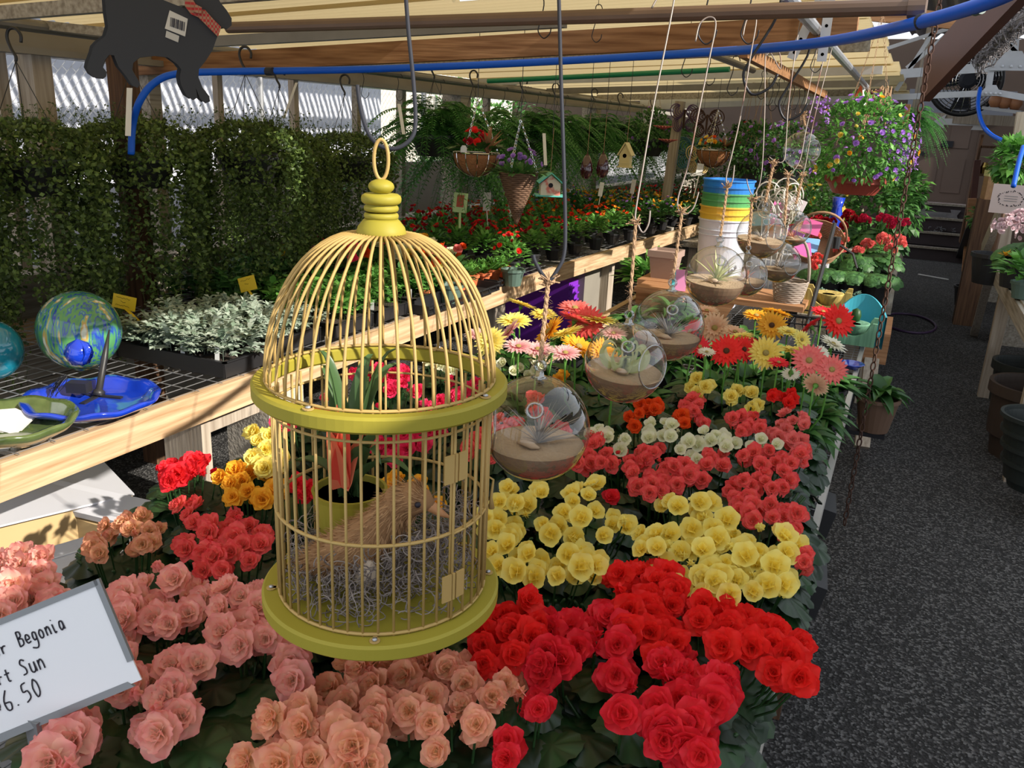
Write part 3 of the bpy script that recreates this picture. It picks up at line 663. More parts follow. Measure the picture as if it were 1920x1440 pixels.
lt = MB(); a = ad1 + .02; lt.tube([(Rd * math.cos(a), Rd * math.sin(a), ZB + .15), ((Rd + .008) * math.cos(a), (Rd + .008) * math.sin(a), ZB + .145), ((Rd + .006) * math.cos(a), (Rd + .006) * math.sin(a), ZB + .12), ((Rd + .007) * math.cos(a), (Rd + .007) * math.sin(a), ZB + .105)], [.0015, .0015, .002, .004], 8); cput(lt, 'latch', M['chart2'], True)
for z, r, aas in ((ZR + .0075, .1425, (-2.9, -1.55, -.05, 1.6)), (ZB + .010, .138, (-2.45, -1.05, .6, 2.2))):
    for a in aas:
        b = MB(); b.lathe([(.0, .0012), (.0062, .0012), (.0062, 0)], 12, (r * math.cos(a), r * math.sin(a), z)); b.box(((r - .006) * math.cos(a), (r - .006) * math.sin(a), z + .0006), (.014, .005, .0012), (0, 0, a)); cput(b, 'mounting_tab', M['chart2'])
        s = MB(); s.lathe([(.0, .0028), (.0028, .002), (.003, 0)], 10, (r * math.cos(a), r * math.sin(a), z + .0012)); cput(s, 'screw', M['steel'], True)
# hook the cage hangs from
hk = MB(); T = P(758, -60, d=.985); lpz = V((CX0, CY0, ZF + .0605 + .0435))
ctr = P(728, 232, d=1.0); 
pts = [P(757, -60, d=1.0), P(766, 60, d=1.0), P(775, 150, d=1.0), P(779, 215, d=1.0), P(776, 250, d=1.0), P(760, 270, d=1.0), P(738, 279, d=1.0), P(712, 273, d=1.0), P(692, 252, d=1.0), P(680, 220, d=1.0), P(674, 190, d=1.0), P(670, 160, d=1.0)]
def smooth(pts, k=6):
    pts = [V(p) for p in pts]; out = []
    for i in range(len(pts) - 1):
        p0, p1, p2, p3 = pts[max(i - 1, 0)], pts[i], pts[i + 1], pts[min(i + 2, len(pts) - 1)]
        for j in range(k): t = j / k; out.append(.5 * ((2 * p1) + (p2 - p0) * t + (2 * p0 - 5 * p1 + 4 * p2 - p3) * t * t + (3 * p1 - p0 - 3 * p2 + p3) * t ** 3))
    return out + [pts[-1]]
hk.tube(smooth(pts), .0026, 8); tag(hk.build('cage_hook', M['greyrod'], smooth=True), 'large grey wire hook the yellow cage hangs from', 'hook')
# contents -------------------------------------------------------------
fz = ZB + .0105
bp = V((CX0 - .062, CY0 + .018, fz + .012))
br = thing('potted_bromeliad', 'bromeliad with red centre in a chartreuse pot inside the cage', 'bromeliad', bp)
mb = MB(); mb.lathe([(.032, 0), (.036, .003), (.047, .085), (.049, .092), (.045, .092), (.042, .08), (0, .08)], 36); mb.build('pot', M['chart'], br, smooth=False)
MB().lathe([(.0, .084), (.043, .084)], 20).build('soil', M['soil'], br)
random.seed(21); mb = MB(); m_brom = leafm('bromeliad_leaf', (.05, .10, .035), (.10, .19, .07), .35, .2)
for (ax, ay, H, w) in ((-.085, -.02, .12, .026), (-.06, .03, .16, .024), (.09, .0, .13, .028), (.06, -.05, .10, .026), (-.03, -.05, .11, .028), (.03, .06, .17, .024), (-.075, -.05, .06, .026), (.10, -.035, .085, .022), (.0, .05, .18, .022), (-.02, .07, .14, .024), (.05, .03, .20, .018), (-.04, .0, .19, .02)):
    pts = [V((ax * f ** 1.15 * 1.15, ay * f ** 1.15 * (1.15 if ay > 0 else .6), .08 + H * math.sin(min(1, f * 1.1) * PI / 2) - (.03 if H < .12 else .0) * f ** 3)) for f in [i / 9 for i in range(10)]]
    strap(mb, pts, w * 1.35, V((-ax, -ay, .12)), rnd(0, 1))
mb.build('leaves', m_brom, br, smooth=True)
mb = MB(); m_brr = mat('bromeliad_bract', (.82, .08, .05), .4, c2=(.85, .25, .12), by='attr', trl=.3)
for k in range(11):
    a = k * 2.4; L = .10 - .003 * k; tl = .003 + .006 * (k % 3); pts = [V((tl * math.cos(a) * f * (1 + f), tl * math.sin(a) * f * (1 + f) - .018, .10 + .01 * (k % 2) + L * f)) for f in [i / 6 for i in range(7)]]
    strap(mb, pts, .024, V((-math.cos(a), -math.sin(a), .1)), rnd(0, 1)) if False else strap(mb, pts, .026, V((.4, -.9, .1)), rnd(0, 1))
mb.build('red_bracts', m_brr, br, smooth=True)
random.seed(33); mb = MB()
for k in range(1100):
    a = rnd(0, 2 * PI); r = .118 * math.sqrt(rnd(.05, 1)); x, y = r * math.cos(a), r * math.sin(a)
    if (x + .062) ** 2 + (y - .018) ** 2 < .046 ** 2: continue
    h = .03 + .055 * max(0, (r - .03) / .09) * (1 if x > -.02 else .7) + .055 * max(0, x / .12)
    z = rnd(.003, max(.01, h)); c = V((x, y, z)); rr = rnd(.006, .014); t0 = rnd(0, 6); ax = rdir(); u = ax.orthogonal().normalized(); w = ax.cross(u); m = 9
    pts = []
    for i in range(m):
        th = t0 + i * .55; q = c + (u * math.cos(th) + w * math.sin(th)) * rr + ax * (i - 4) * .0016
        rq = math.hypot(q.x, q.y)
        if rq > .1235: q.x *= .1235 / rq; q.y *= .1235 / rq
        q.z = max(q.z, .001); pts.append(q)
    mb.tube(pts, .00075, 4, c=rnd(.05, 1))
tag(mb.build('spanish_moss', M['moss'], loc=(CX0, CY0, fz), smooth=True), 'curly grey moss heaped on the floor of the cage', 'moss', None, 'stuff')
# straw bird facing right
bd = thing('straw_bird', 'brown straw bird ornament nestling in grey moss inside the cage', 'bird ornament', (CX0 + .014, CY0 - .045, fz + .036), .35); bd.scale = (1.4, 1.4, 1.3)
pts = [(-.062, 0, .0), (-.05, 0, .008), (-.03, 0, .018), (-.008, 0, .03), (.008, 0, .046), (.018, 0, .062), (.026, 0, .074), (.036, 0, .078), (.046, 0, .076), (.052, 0, .072)]
rs = [(.003, .003), (.014, .012), (.022, .019), (.025, .022), (.021, .019), (.0175, .016), (.0175, .0165), (.0165, .016), (.011, .011), (.005, .005)]
mb = MB(); mb.loft(pts, rs, 20); mb.c = [.3] * len(mb.v); bb = mb.build('body', M['straw'], bd, smooth=True)
fz_ = MB(); random.seed(8)
for k in range(2600):
    f = rnd(0, 8.99); i = int(f); t = f - i; p = V(pts[i]).lerp(V(pts[i + 1]), t); rx = rs[i][0] * (1 - t) + rs[i + 1][0] * t; rz = rs[i][1] * (1 - t) + rs[i + 1][1] * t
    tg = (V(pts[i + 1]) - V(pts[i])).normalized(); a = rnd(0, 2 * PI); sd = V((0, 1, 0)); up = sd.cross(tg); nn = sd * math.cos(a) + up * math.sin(a); q = p + sd * math.cos(a) * rx + up * math.sin(a) * rz
    if i >= 8: continue
    dd = (nn * .8 - tg * .9 + rdir() * .35).normalized(); L = rnd(.006, .011); w = dd.cross(nn).normalized() * .0006
    fz_.add([q - w, q + w, q + dd * L], [(0, 1, 2)], None, 0, rnd(.02, 1))
fz_.build('straw_fringe', M['straw'], bd)
mb = MB(); mb.loft([(.046, 0, .075), (.053, 0, .071), (.060, 0, .066), (.068, 0, .062)], [(.007, .006), (.0055, .005), (.004, .0035), (.001, .001)], 10); mb.build('beak', mat('tan_beak', (.50, .24, .10), .5), bd, smooth=True)
for s in (-1, 1): MB().lathe([(.0, -.0028), (.002, -.002), (.0028, 0), (.002, .002), (0, .0028)], 10, (.043, s * .0145, .080)).build('eye', M['ink'], bd, smooth=True)
MB().loft([(-.005, -.012, -.005), (.002, -.018, .01), (.004, -.02, .024)], [(.006, .008), (.008, .01), (.003, .003)], 10).build('breast_patch', mat('pale_straw', (.62, .50, .38), .9), bd, smooth=True)
# ================================================================= glass globes with air plants
def jute(mb, a, b, r=.0035, twist=9):
    a, b = V(a), V(b); n = 22; pts = [a.lerp(b, i / n) for i in range(n + 1)]
    for s in (0, PI): mb.tube([p + V((math.cos(i * twist / 6 + s), math.sin(i * twist / 6 + s), 0)) * r * .55 for i, p in enumerate(pts)], r * .75, 6)
    for k in range(60): q = a.lerp(b, rnd(0, 1)); mb.tube([q, q + rdir() * r * 4], r * .09, 3)
    for k in range(26): q = a + rdir() * r * 1.6; mb.tube([q, q + V((rnd(-1, 1), rnd(-1, 1), rnd(-.2, 1))) * r * 4], r * .35, 4)
def globe(label, u, v, rp, D, sandf, ropept, plant, hookpts, hmt, hlb, openings=((-.9, .1),), tilt=0, seed=0, hr=.0016):
    random.seed(seed + 50); d = D / 2 * F_PX / rp; c = P(u, v, d=d); R = D / 2
    t = thing('glass_globe', label, 'terrarium', c, rnd(-.2, .2) * 0)
    mb = MB(); n = 48; m = 28
    # sphere shell with a round opening towards the side
    op = V(openings[0] if len(openings[0]) == 3 else (.75, -.6, .05)).normalized(); q = op.to_track_quat('Z', 'Y').to_matrix().to_4x4()
    prof = []; th0 = .55
    for i in range(m + 1): th = th0 + (PI - th0) * i / m; prof.append((R * math.sin(th), R * math.cos(th)))
    mb.lathe(prof, n, M=q); sh = mb.build('glass_shell', M['glass'], t, smooth=True)
    rim = MB(); rim.tube([q @ V((R * math.sin(th0) * math.cos(a), R * math.sin(th0) * math.sin(a), R * math.cos(th0))) for a in [2 * PI * k / 40 for k in range(40)]], R * .022, 6, True)
    rim.build('opening_rim', M['glassrim'], t, smooth=True)
    # small blow hole rim opposite and the hanging loop on top
    bh = MB(); op2 = V((.25, -.75, .62)).normalized(); q2 = op2.to_track_quat('Z', 'Y').to_matrix().to_4x4()
    bh.tube([q2 @ V((R * .14 * math.cos(a), R * .14 * math.sin(a), R * .985)) for a in [2 * PI * k / 24 for k in range(24)]], R * .03, 6, True); bh.build('vent_rim', M['glassrim'], t, smooth=True)
    nk = MB(); nk.lathe([(R * .18, R * .97), (R * .09, R * 1.03), (R * .07, R * 1.12)], 14); nk.tube([(R * .10 * math.sin(a), 0, R * 1.21 - R * .10 * math.cos(a)) for a in [2 * PI * k / 18 for k in range(18)]], R * .035, 6, True)
    nk.build('glass_loop', M['glassrim'], t, smooth=True)
    # sand with an uneven top
    sd = MB(); zt = -R + sandf * 2 * R; Ri = R * .975; ns = 36; vs = []; rings = []
    prof = []
    thm = math.acos(max(-1, min(1, zt / Ri)))
    for i in range(9): th = PI - (PI - thm) * i / 8; prof.append((Ri * math.sin(th) + 1e-5, Ri * math.cos(th)))
    rt = prof[-1][0]
    vs = []; fs = []
    for (r, z) in prof:
        for k in range(ns): a = 2 * PI * k / ns; zz = z + (tilt * math.cos(a + .6) * r if z > zt - R * .02 else 0); vs.append((r * math.cos(a) * (1 if z < zt - R * .02 else .985), r * math.sin(a) * (1 if z < zt - R * .02 else .985), zz))
    for j in (.8, .55, .3):
        for k in range(ns): a = 2 * PI * k / ns; r = rt * j; vs.append((r * math.cos(a), r * math.sin(a), zt + tilt * math.cos(a + .6) * r + R * .035 * math.sin(3 * a + j * 9) * (1 - j)))
    m_ = len(vs) // ns
    for i in range(m_ - 1):
        for k in range(ns): l = (k + 1) % ns; fs.append((i * ns + k, i * ns + l, (i + 1) * ns + l, (i + 1) * ns + k))
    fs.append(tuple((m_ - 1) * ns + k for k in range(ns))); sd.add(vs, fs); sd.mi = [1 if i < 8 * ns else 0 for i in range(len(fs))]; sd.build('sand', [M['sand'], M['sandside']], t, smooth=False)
    pl = MB()
    if plant == 'curly':
        for k in range(9):
            a = k * .75 + rnd(-.2, .2); r0 = R * rnd(.28, .42); cc_ = V((math.cos(a) * R * .36, math.sin(a) * R * .36, zt + R * .42)); e1 = rdir(); e1 = V((math.cos(a), math.sin(a), .3)).normalized(); e2 = V((0, 0, 1))
            pts = [V((0, 0, zt + R * .02))] + [cc_ + e1 * math.cos(th) * r0 * (1 - .05 * i) + e2 * math.sin(th) * r0 * (1 - .05 * i) + V((0, 0, 0)) for i, th in enumerate([PI + .5 * i for i in range(12)])]
            strap(pl, smooth(pts, 3), R * .19, V((math.sin(a), -math.cos(a), .2)), rnd(.2, 1))
    else:
        nn, LL = {'spiky': (22, 1.25), 'thin': (34, 1.1), 'red': (26, .85), 'tuft': (34, .7)}[plant]
        for k in range(nn):
            dd = V((rnd(-1, 1), rnd(-1, 1), rnd(.25, 1.3))).normalized(); L = R * LL * rnd(.6, 1.0); x0 = V((R * .05, 0, zt)); pts = [x0 + dd * L * f + V((dd.x, dd.y, -.6)) * L * .22 * f * f for f in [i / 6 for i in range(7)]]
            for p in pts:
                if p.length > R * .93: p *= R * .93 / p.length
            strap(pl, pts, R * (.10 if plant == 'spiky' else .045), V((0, 0, 1)), rnd(0, 1))
    pl.build('air_plant', M['airpl'] if plant in ('curly', 'spiky') else leafm('dry_air_plant', (.20, .17, .14), (.42, .36, .30), .7, .1) if plant in ('thin', 'tuft') else leafm('red_air_plant', (.50, .16, .12), (.62, .32, .2), .6, .2), t, smooth=True)
    # driftwood or shell
    sh = MB(); a = rnd(0, 6); sh.loft([(-R * .28, -R * .22, zt + R * .03), (-R * .1, -R * .3, zt + R * .08), (R * .08, -R * .34, zt + R * .07), (R * .2, -R * .3, zt + R * .03)], [(R * .03, R * .03), (R * .08, R * .06), (R * .07, R * .07), (R * .02, R * .02)], 8); sh.build('driftwood', mat('driftwood', (.42, .28, .17), .8, c2=(.60, .46, .32), scale=40), t, smooth=True)
    top = c + V((0, 0, R * 1.30)); rp_ = P(*ropept, d=d); jb = MB(); jute(jb, rp_, top, .0028 * (1 + .4 * (d > 2))); tag(jb.build('jute_rope', M['jute']), 'twisted jute rope holding ' + hlb[0], 'rope')
    if hookpts:
        hb = MB(); hb.tube(smooth([P(a_, b_, d=d) for a_, b_ in hookpts], 5), hr, 6); tag(hb.build('wire_hook', hmt, smooth=True), hlb[1], 'hook')
    return t
DG = .14
globe('largest clear globe with grey sand hanging against the cage', 1006, 802, 100, DG, .35, (1028, 530), 'thin', [(1045, -70), (1048, 0), (1052, 150), (1057, 300), (1060, 430), (1057, 480), (1045, 506), (1030, 525), (1015, 512), (1003, 490), (1000, 478)], M['greyrod'], ('the largest globe beside the cage', 'dark grey rod hook above the globe beside the cage'), seed=1, openings=((-.8, -.5, .05),), hr=.0026)
globe('glass globe with a curly air plant on sunlit sand', 1172, 680, 76, DG, .40, (1192, 418), 'curly', [(1222, 15), (1240, -12), (1262, -5), (1262, 10), (1245, 100), (1225, 200), (1208, 300), (1192, 395), (1194, 415), (1205, 436), (1216, 420), (1219, 395)], M['silver'], ('the curly air plant globe', 'long rust-flecked hook above the curly air plant globe'), seed=2, openings=((.85, -.35, .1),), tilt=-.1)
globe('glass globe with a thin spidery air plant behind the curly one', 1253, 610, 67, DG, .34, (1279, 398), 'thin', [(1304, 78), (1312, 45), (1330, 32), (1342, 45), (1330, 110), (1308, 220), (1290, 310), (1272, 368), (1272, 392), (1284, 402), (1300, 390), (1310, 360)], M['silver'], ('the spidery air plant globe', 'bright hook with a wide bottom bend left of the buckets'), seed=3, openings=((.3, .9, .1),))
globe('glass globe with a pale green spiky air plant before the buckets', 1342, 518, 57, DG, .42, (1364, 350), 'spiky', [(1393, 68), (1399, 40), (1411, 26), (1418, 40), (1408, 100), (1390, 210), (1372, 290), (1362, 330), (1364, 348), (1373, 340), (1377, 310)], M['silver'], ('the spiky green air plant globe', 'bright hook hanging in front of the bucket stack'), seed=4, openings=((-.3, .9, .1),), tilt=-.08)
globe('smaller glass globe with a reddish air plant half behind the spiky one', 1397, 515, 41, .125, .38, (1410, 375), 'red', [(1437, 105), (1447, 92), (1461, 98), (1463, 130), (1437, 95), (1434, 200), (1430, 300), (1424, 345), (1412, 366), (1403, 350), (1400, 335)], M['silver'], ('the reddish air plant globe', 'dark rod hook right of the bucket stack'), seed=5)
globe('glass globe with a grassy tuft on heaped sand high over the plank', 1427, 440, 45, DG, .40, (1450, 310), 'tuft', [(1500, 40), (1488, 120), (1478, 200), (1474, 265), (1470, 300), (1456, 304), (1442, 294)], M['silver'], ('the grassy tuft globe', 'thin bright hook behind the third pair of globes'), seed=6, tilt=-.1)
globe('clear globe with dark dried plant above the white basket', 1462, 492, 38, .125, .34, (1478, 330), 'thin', [(1548, 95), (1530, 170), (1512, 240), (1500, 300), (1480, 330)], M['silver'], ('the dark dried plant globe', 'thin hook slanting past the round empty globe'), seed=7)
globe('glass globe in front of the colourful toy bundle', 1486, 428, 34, .125, .22, (1505, 330), 'red', [(1560, 90), (1545, 150), (1525, 230), (1512, 300), (1505, 330)], M['silver'], ('the globe before the toy bundle', 'thinnest bright hook hanging left of the flower basket'), seed=8)
globe('round empty globe high up beside the purple flower basket', 1503, 282, 34, .14, .05, (1506, 215), 'tuft', [(1549, -20), (1540, 40), (1530, 100), (1518, 160), (1506, 212)], M['silver'], ('the high empty globe', 'short hook of the high empty globe'), seed=9)
# ================================================================= begonias on the centre table
random.seed(77)
B = begonia
B('pale pink begonia at the left edge above the white price sign', 'pink', [(35, 1080, 70, 50, 9), (60, 1140, 55, 25, 3), (0, 1120, 30, 40, 2)], r=.031)
B('pale pink begonia between the price sign and the coral begonias', 'pink', [(300, 1085, 45, 25, 3), (300, 1148, 85, 32, 8), (230, 1130, 25, 22, 2)], r=.029)
B('pale pink begonia touching the left side of the cage base', 'pink', [(435, 1120, 75, 28, 7), (455, 1175, 70, 40, 7), (545, 1245, 35, 32, 3)], r=.029)
B('pale pink begonia tucked behind the right edge of the price sign', 'pink', [(215, 1205, 24, 60, 6), (228, 1270, 22, 30, 3)], r=.028)
B('pale pink begonia with a loose ring of blossoms right of the price sign', 'pink', [(345, 1252, 34, 16, 2), (285, 1300, 45, 40, 4), (345, 1305, 25, 35, 2), (305, 1358, 42, 26, 3)], r=.031)
B('large blush begonia below the price sign', 'pink', [(128, 1365, 42, 50, 5), (110, 1420, 40, 30, 3)], r=.036)
B('peach pink begonia directly under the front rim of the cage', 'peach', [(690, 1240, 60, 15, 4), (680, 1290, 75, 35, 8)], r=.028)
B('peach pink begonia right of the one under the cage rim', 'peach', [(815, 1272, 62, 40, 9), (795, 1330, 40, 32, 4), (722, 1340, 38, 30, 4)], r=.029)
B('salmon begonia at the bottom left of the cage', 'peach', [(560, 1345, 60, 38, 6), (655, 1372, 50, 32, 5)], r=.031)
B('salmon begonia cut by the bottom frame edge', 'peach', [(520, 1425, 80, 18, 4), (640, 1425, 70, 15, 4)], r=.032, zt=.87)
B('small light orange begonia with few blossoms at the bottom', 'peach', [(878, 1350, 34, 32, 4), (815, 1402, 20, 20, 1)], r=.026)
B('light peach begonia beside the first red begonias', 'peach', [(950, 1300, 36, 30, 5)], r=.024)
B('crimson begonia hidden behind the light peach one', 'crimson', [(1005, 1315, 20, 32, 3), (945, 1410, 16, 26, 2)], r=.023)
B('red begonia just right of the cage base', 'red', [(925, 1165, 45, 32, 5), (990, 1160, 28, 38, 4), (930, 1222, 38, 35, 5)], r=.031)
B('cherry begonia between the two tallest red heads', 'crimson', [(1060, 1190, 50, 35, 6), (1030, 1240, 40, 30, 4), (1130, 1185, 45, 40, 7), (1145, 1245, 35, 26, 3)], r=.029)
B('cherry begonia with one hanging double blossom at the front', 'crimson', [(1167, 1300, 22, 38, 3)], r=.029)
B('bright red begonia with a tall head below the yellow ones', 'red', [(1205, 1090, 62, 30, 9), (1200, 1155, 36, 38, 4), (1240, 1120, 25, 40, 3), (1235, 1205, 32, 32, 4)], r=.031)
B('red begonia spilling over the right table edge', 'red', [(1325, 1140, 38, 26, 5), (1400, 1190, 62, 35, 9), (1465, 1235, 30, 32, 4), (1500, 1240, 18, 38, 3)], r=.031)
B('crimson begonia at the bottom right corner of the table', 'crimson', [(1262, 1270, 42, 42, 7), (1340, 1290, 40, 42, 5), (1255, 1355, 50, 38, 6), (1308, 1400, 24, 26, 3)], r=.033)
B('large lemon begonia mound at the right edge', 'yellow', [(1425, 1025, 70, 35, 11), (1400, 1085, 80, 38, 12)], 'cup', r=.026)
B('lemon begonia left of the large mound', 'yellow', [(1245, 1020, 62, 32, 9), (1290, 1060, 78, 42, 13), (1340, 1095, 45, 28, 4)], 'cup', r=.026)
B('lemon begonia with a pale top behind the mound', 'yellow', [(1255, 945, 28, 15, 2), (1320, 965, 48, 32, 7), (1345, 1000, 35, 20, 3)], 'cup', r=.026)
B('yellow begonia with spaced blossoms in the middle', 'yellow', [(1095, 935, 34, 40, 7), (1060, 980, 45, 35, 5), (1150, 985, 30, 22, 3), (1125, 1015, 18, 14, 1)], 'cup', r=.024)
B('yellow begonia below the largest globe', 'yellow', [(975, 930, 48, 24, 7), (950, 980, 45, 32, 7)], 'cup', r=.024)
B('yellow begonia right beside the cage bars', 'yellow', [(960, 1045, 45, 30, 7), (1015, 1070, 40, 20, 4), (1090, 1060, 45, 26, 7)], 'cup', r=.025)
B('coral red begonia behind the pale pink ones', 'coral', [(410, 990, 58, 28, 9), (350, 955, 34, 20, 3), (375, 1020, 35, 18, 3)], r=.025)
B('coral red begonia with hanging buds left of the cage', 'coral', [(425, 1035, 55, 26, 8), (405, 1060, 35, 16, 3), (485, 1015, 16, 20, 2)], r=.023)
B('deep coral begonia nearest the cardboard box', 'crimson', [(350, 880, 62, 18, 7), (320, 895, 28, 10, 2)], r=.028, zt=.90)
B('cream and peach begonia with sparse small blossoms', 'cream', [(180, 1010, 28, 28, 4), (262, 985, 38, 20, 5), (265, 1015, 30, 18, 3), (185, 1045, 16, 18, 1)], r=.024)
B('golden orange begonia in sun left of the cage', 'gold', [(440, 905, 38, 28, 8), (500, 915, 32, 28, 5)], r=.024, zt=.90)
B('bright yellow begonia in sun between cage and bench', 'yellow', [(490, 815, 28, 20, 6), (500, 860, 32, 28, 8)], r=.024, zt=.90)
B('orange yellow begonia seen through the middle of the cage', 'gold', [(745, 915, 55, 22, 8), (800, 935, 30, 15, 3)], r=.022)
B('red begonia seen through the lower left cage bars', 'crimson', [(580, 915, 35, 16, 4)], r=.022)
B('hot pink begonia seen through the left cage bars', 'hotpink', [(545, 775, 36, 26, 6), (610, 765, 28, 24, 4)], r=.024)
B('hot pink begonia behind the bromeliad leaves', 'hotpink', [(700, 800, 50, 45, 12)], r=.024)
B('hot pink begonia seen below the upper cage ring', 'hotpink', [(790, 800, 38, 50, 10), (740, 850, 30, 18, 3)], r=.024)
B('hot pink begonia at the back inside the cage view', 'hotpink', [(700, 700, 45, 22, 6), (760, 715, 45, 24, 7)], r=.023)
B('hot pink begonia right of the hinge', 'hotpink', [(860, 735, 42, 36, 8)], r=.022)
B('rosy begonia left of the largest globe', 'coral', [(900, 830, 38, 30, 7), (935, 790, 30, 25, 4)], r=.023)
B('greenish white begonia seen through the upper cage', 'white', [(840, 680, 52, 14, 6)], 'cup', r=.022)
B('white begonia behind the top of the largest globe', 'white', [(985, 688, 34, 16, 5), (940, 690, 20, 12, 2)], 'cup', r=.022)
B('small orange yellow begonia above the largest globe', 'gold', [(1052, 712, 18, 12, 2)], r=.022)
B('coral pink begonia seen through the largest globe', 'coral', [(985, 770, 45, 30, 6), (1040, 790, 30, 30, 4)], r=.022)
B('coral begonia touching the right side of the largest globe', 'coral', [(1120, 842, 28, 34, 7), (1085, 870, 20, 20, 2)], r=.021)
B('coral begonia in the first row behind the yellow ones', 'coral', [(1155, 862, 42, 20, 7), (1215, 850, 36, 16, 5)], r=.021)
B('watermelon begonia in the middle of the coral row', 'coral', [(1210, 892, 44, 26, 8), (1262, 885, 36, 28, 7), (1240, 915, 40, 12, 3)], r=.022)
B('coral begonia below the middle white begonia', 'coral', [(1335, 862, 42, 14, 5), (1320, 885, 30, 18, 3)], r=.021)
B('coral begonia near the right table edge behind the row', 'coral', [(1430, 858, 42, 20, 7), (1488, 850, 24, 22, 4)], r=.022)
B('coral begonia right of the dark leaves', 'coral', [(1440, 898, 48, 26, 9), (1390, 920, 30, 18, 4)], r=.022)
B('coral begonia hanging over the right edge before the lemon mound', 'coral', [(1420, 955, 46, 22, 8), (1475, 975, 26, 24, 5)], r=.022)
B('single red begonia bloom among dark leaves in the middle', 'crimson', [(1143, 932, 12, 12, 1)], r=.024)
B('stray pink begonia bloom outside the right edge', 'coral', [(1510, 1050, 8, 12, 2)], r=.018)
B('white begonia left in the row of three white ones', 'white', [(1125, 812, 28, 16, 5), (1170, 832, 18, 16, 3)], 'cup', r=.021)
B('white begonia in the middle of the row of three', 'white', [(1240, 812, 32, 24, 8)], 'cup', r=.021)
B('white begonia right in the row of three white ones', 'white', [(1335, 815, 36, 18, 6), (1300, 845, 30, 18, 4), (1365, 835, 18, 12, 2)], 'cup', r=.021)
B('few white blooms before the pink begonia at the right edge', 'white', [(1425, 830, 36, 12, 4)], 'cup', r=.020)
B('vivid orange begonia under the curly air plant globe', 'orange', [(1205, 766, 42, 14, 6), (1195, 790, 22, 14, 2)], r=.022)
B('orange and scarlet begonia next to the vivid orange one', 'orange', [(1285, 785, 30, 14, 4)], r=.022)
B('scarlet pink begonia behind the white row', 'coral', [(1300, 765, 26, 20, 5), (1320, 790, 16, 14, 2)], r=.022)
B('rose red begonia between white and yellow blooms', 'coral', [(1395, 785, 32, 20, 6), (1410, 805, 30, 12, 3)], r=.022)
B('salmon pink begonia at the right edge below the red one', 'rose', [(1490, 785, 30, 18, 5), (1455, 808, 30, 18, 4), (1495, 838, 20, 18, 4)], r=.022)
B('clear yellow begonia left of the two small yellow ones', 'yellow', [(1315, 726, 22, 20, 5)], r=.024)
B('clear yellow begonia right of the two small yellow ones', 'yellow', [(1385, 738, 26, 14, 4), (1412, 760, 10, 12, 2)], r=.024)
B('small red begonia beneath the pink gerberas', 'red', [(1470, 744, 26, 12, 5)], r=.022)
# leafy plants without blossoms filling the table between them
for (u, v, lb) in ((620, 1120, 'dark begonia foliage beneath the cage floor'), (760, 1160, 'dark begonia foliage directly below the cage'), (455, 1290, 'dark leafy begonia out of bloom right of the pink ring'), (430, 1400, 'dark begonia foliage at the bottom left'), (960, 1400, 'glossy dark begonia leaves at the bottom centre'), (1100, 1410, 'cupped begonia leaves at the bottom edge'), (1130, 1080, 'green begonia leaves between yellow and red'), (1400, 1330, 'dark leaves hanging over the front right table corner'), (1380, 800, 'dark leaves behind the rose red begonia'), (1130, 740, 'green leaves under the curly globe'), (1480, 930, 'broad dark leaf clump at the right table edge'), (860, 1000, 'begonia leaves seen through the right cage bars'), (220, 1400, 'dark begonia leaves by the sign stake'), (1350, 940, 'dark leaves between coral and yellow blooms')):
    c = P(u, v, z=.84); t = thing('potted_begonia', lb, 'begonia', (min(c.x, -.16), c.y, TZ + .004)); put(BEGPOT, 'pot', t); put(random.choice(BEGFOL), 'foliage', t, rot=(0, 0, rnd(0, 6)))
# gerberas -------------------------------------------------------------
up = (rnd(-.1, .1), -.2, 1); fc = (.1, -.85, .5); lf = (-.6, -.4, .6); bk = (.2, .9, .35); rt = (.6, -.6, .5)
G = gerbera
G('yellow gerbera behind the right dome of the cage', [(920, 640, 26, 'yellow', fc), (900, 628, 24, 'palepink', up)])
G('gerbera with lemon flowers at the far left of the row', [(978, 572, 27, 'lemon', (.2, .3, 1)), (965, 602, 28, 'yellow', up)])
G('pink and white gerbera beside the rope of the largest globe', [(955, 622, 24, 'palepink', lf), (972, 650, 26, 'palepink', up), (1008, 655, 26, 'palepink', up)])
G('golden gerbera left of the red ones', [(1030, 622, 32, 'gold', lf), (1062, 625, 30, 'yellow', (-.4, -.1, 1)), (1085, 650, 32, 'gold', (.4, -.1, 1))])
G('scarlet gerbera with a tilted head behind the rope', [(1078, 600, 30, 'coral', (.2, .5, 1)), (1020, 590, 22, 'lemon', up)])
G('coral red gerbera with two heads before the purple crate', [(1078, 578, 28, 'rose', up), (1100, 605, 30, 'coral', fc)])
G('big golden gerbera opening upward left of the curly globe', [(1122, 600, 34, 'yellow', (.1, .1, 1)), (1130, 660, 24, 'gold', rt)])
G('pale pink gerbera low beside the curly globe', [(1060, 662, 26, 'palepink', up), (1150, 625, 22, 'palepink', up)])
G('orange yellow gerbera seen through the curly globe', [(1150, 690, 26, 'gold', fc)])
G('crimson gerbera seen through the spidery globe', [(1295, 622, 26, 'crimson', lf), (1312, 650, 20, 'crimson', rt), (1325, 660, 15, 'ger_white', up)])
G('cream gerbera right of the spidery globe', [(1325, 583, 20, 'peachy', up), (1340, 615, 26, 'peachy', fc), (1378, 622, 20, 'peachy', up)])
G('red gerbera pair in the middle of the right group', [(1362, 658, 27, 'red', fc, 1), (1395, 655, 23, 'red', rt, 1)])
G('yellow gerbera peeking above the red pair', [(1388, 632, 22, 'yellow', (-.2, -.1, 1)), (1405, 640, 16, 'crimson', up)])
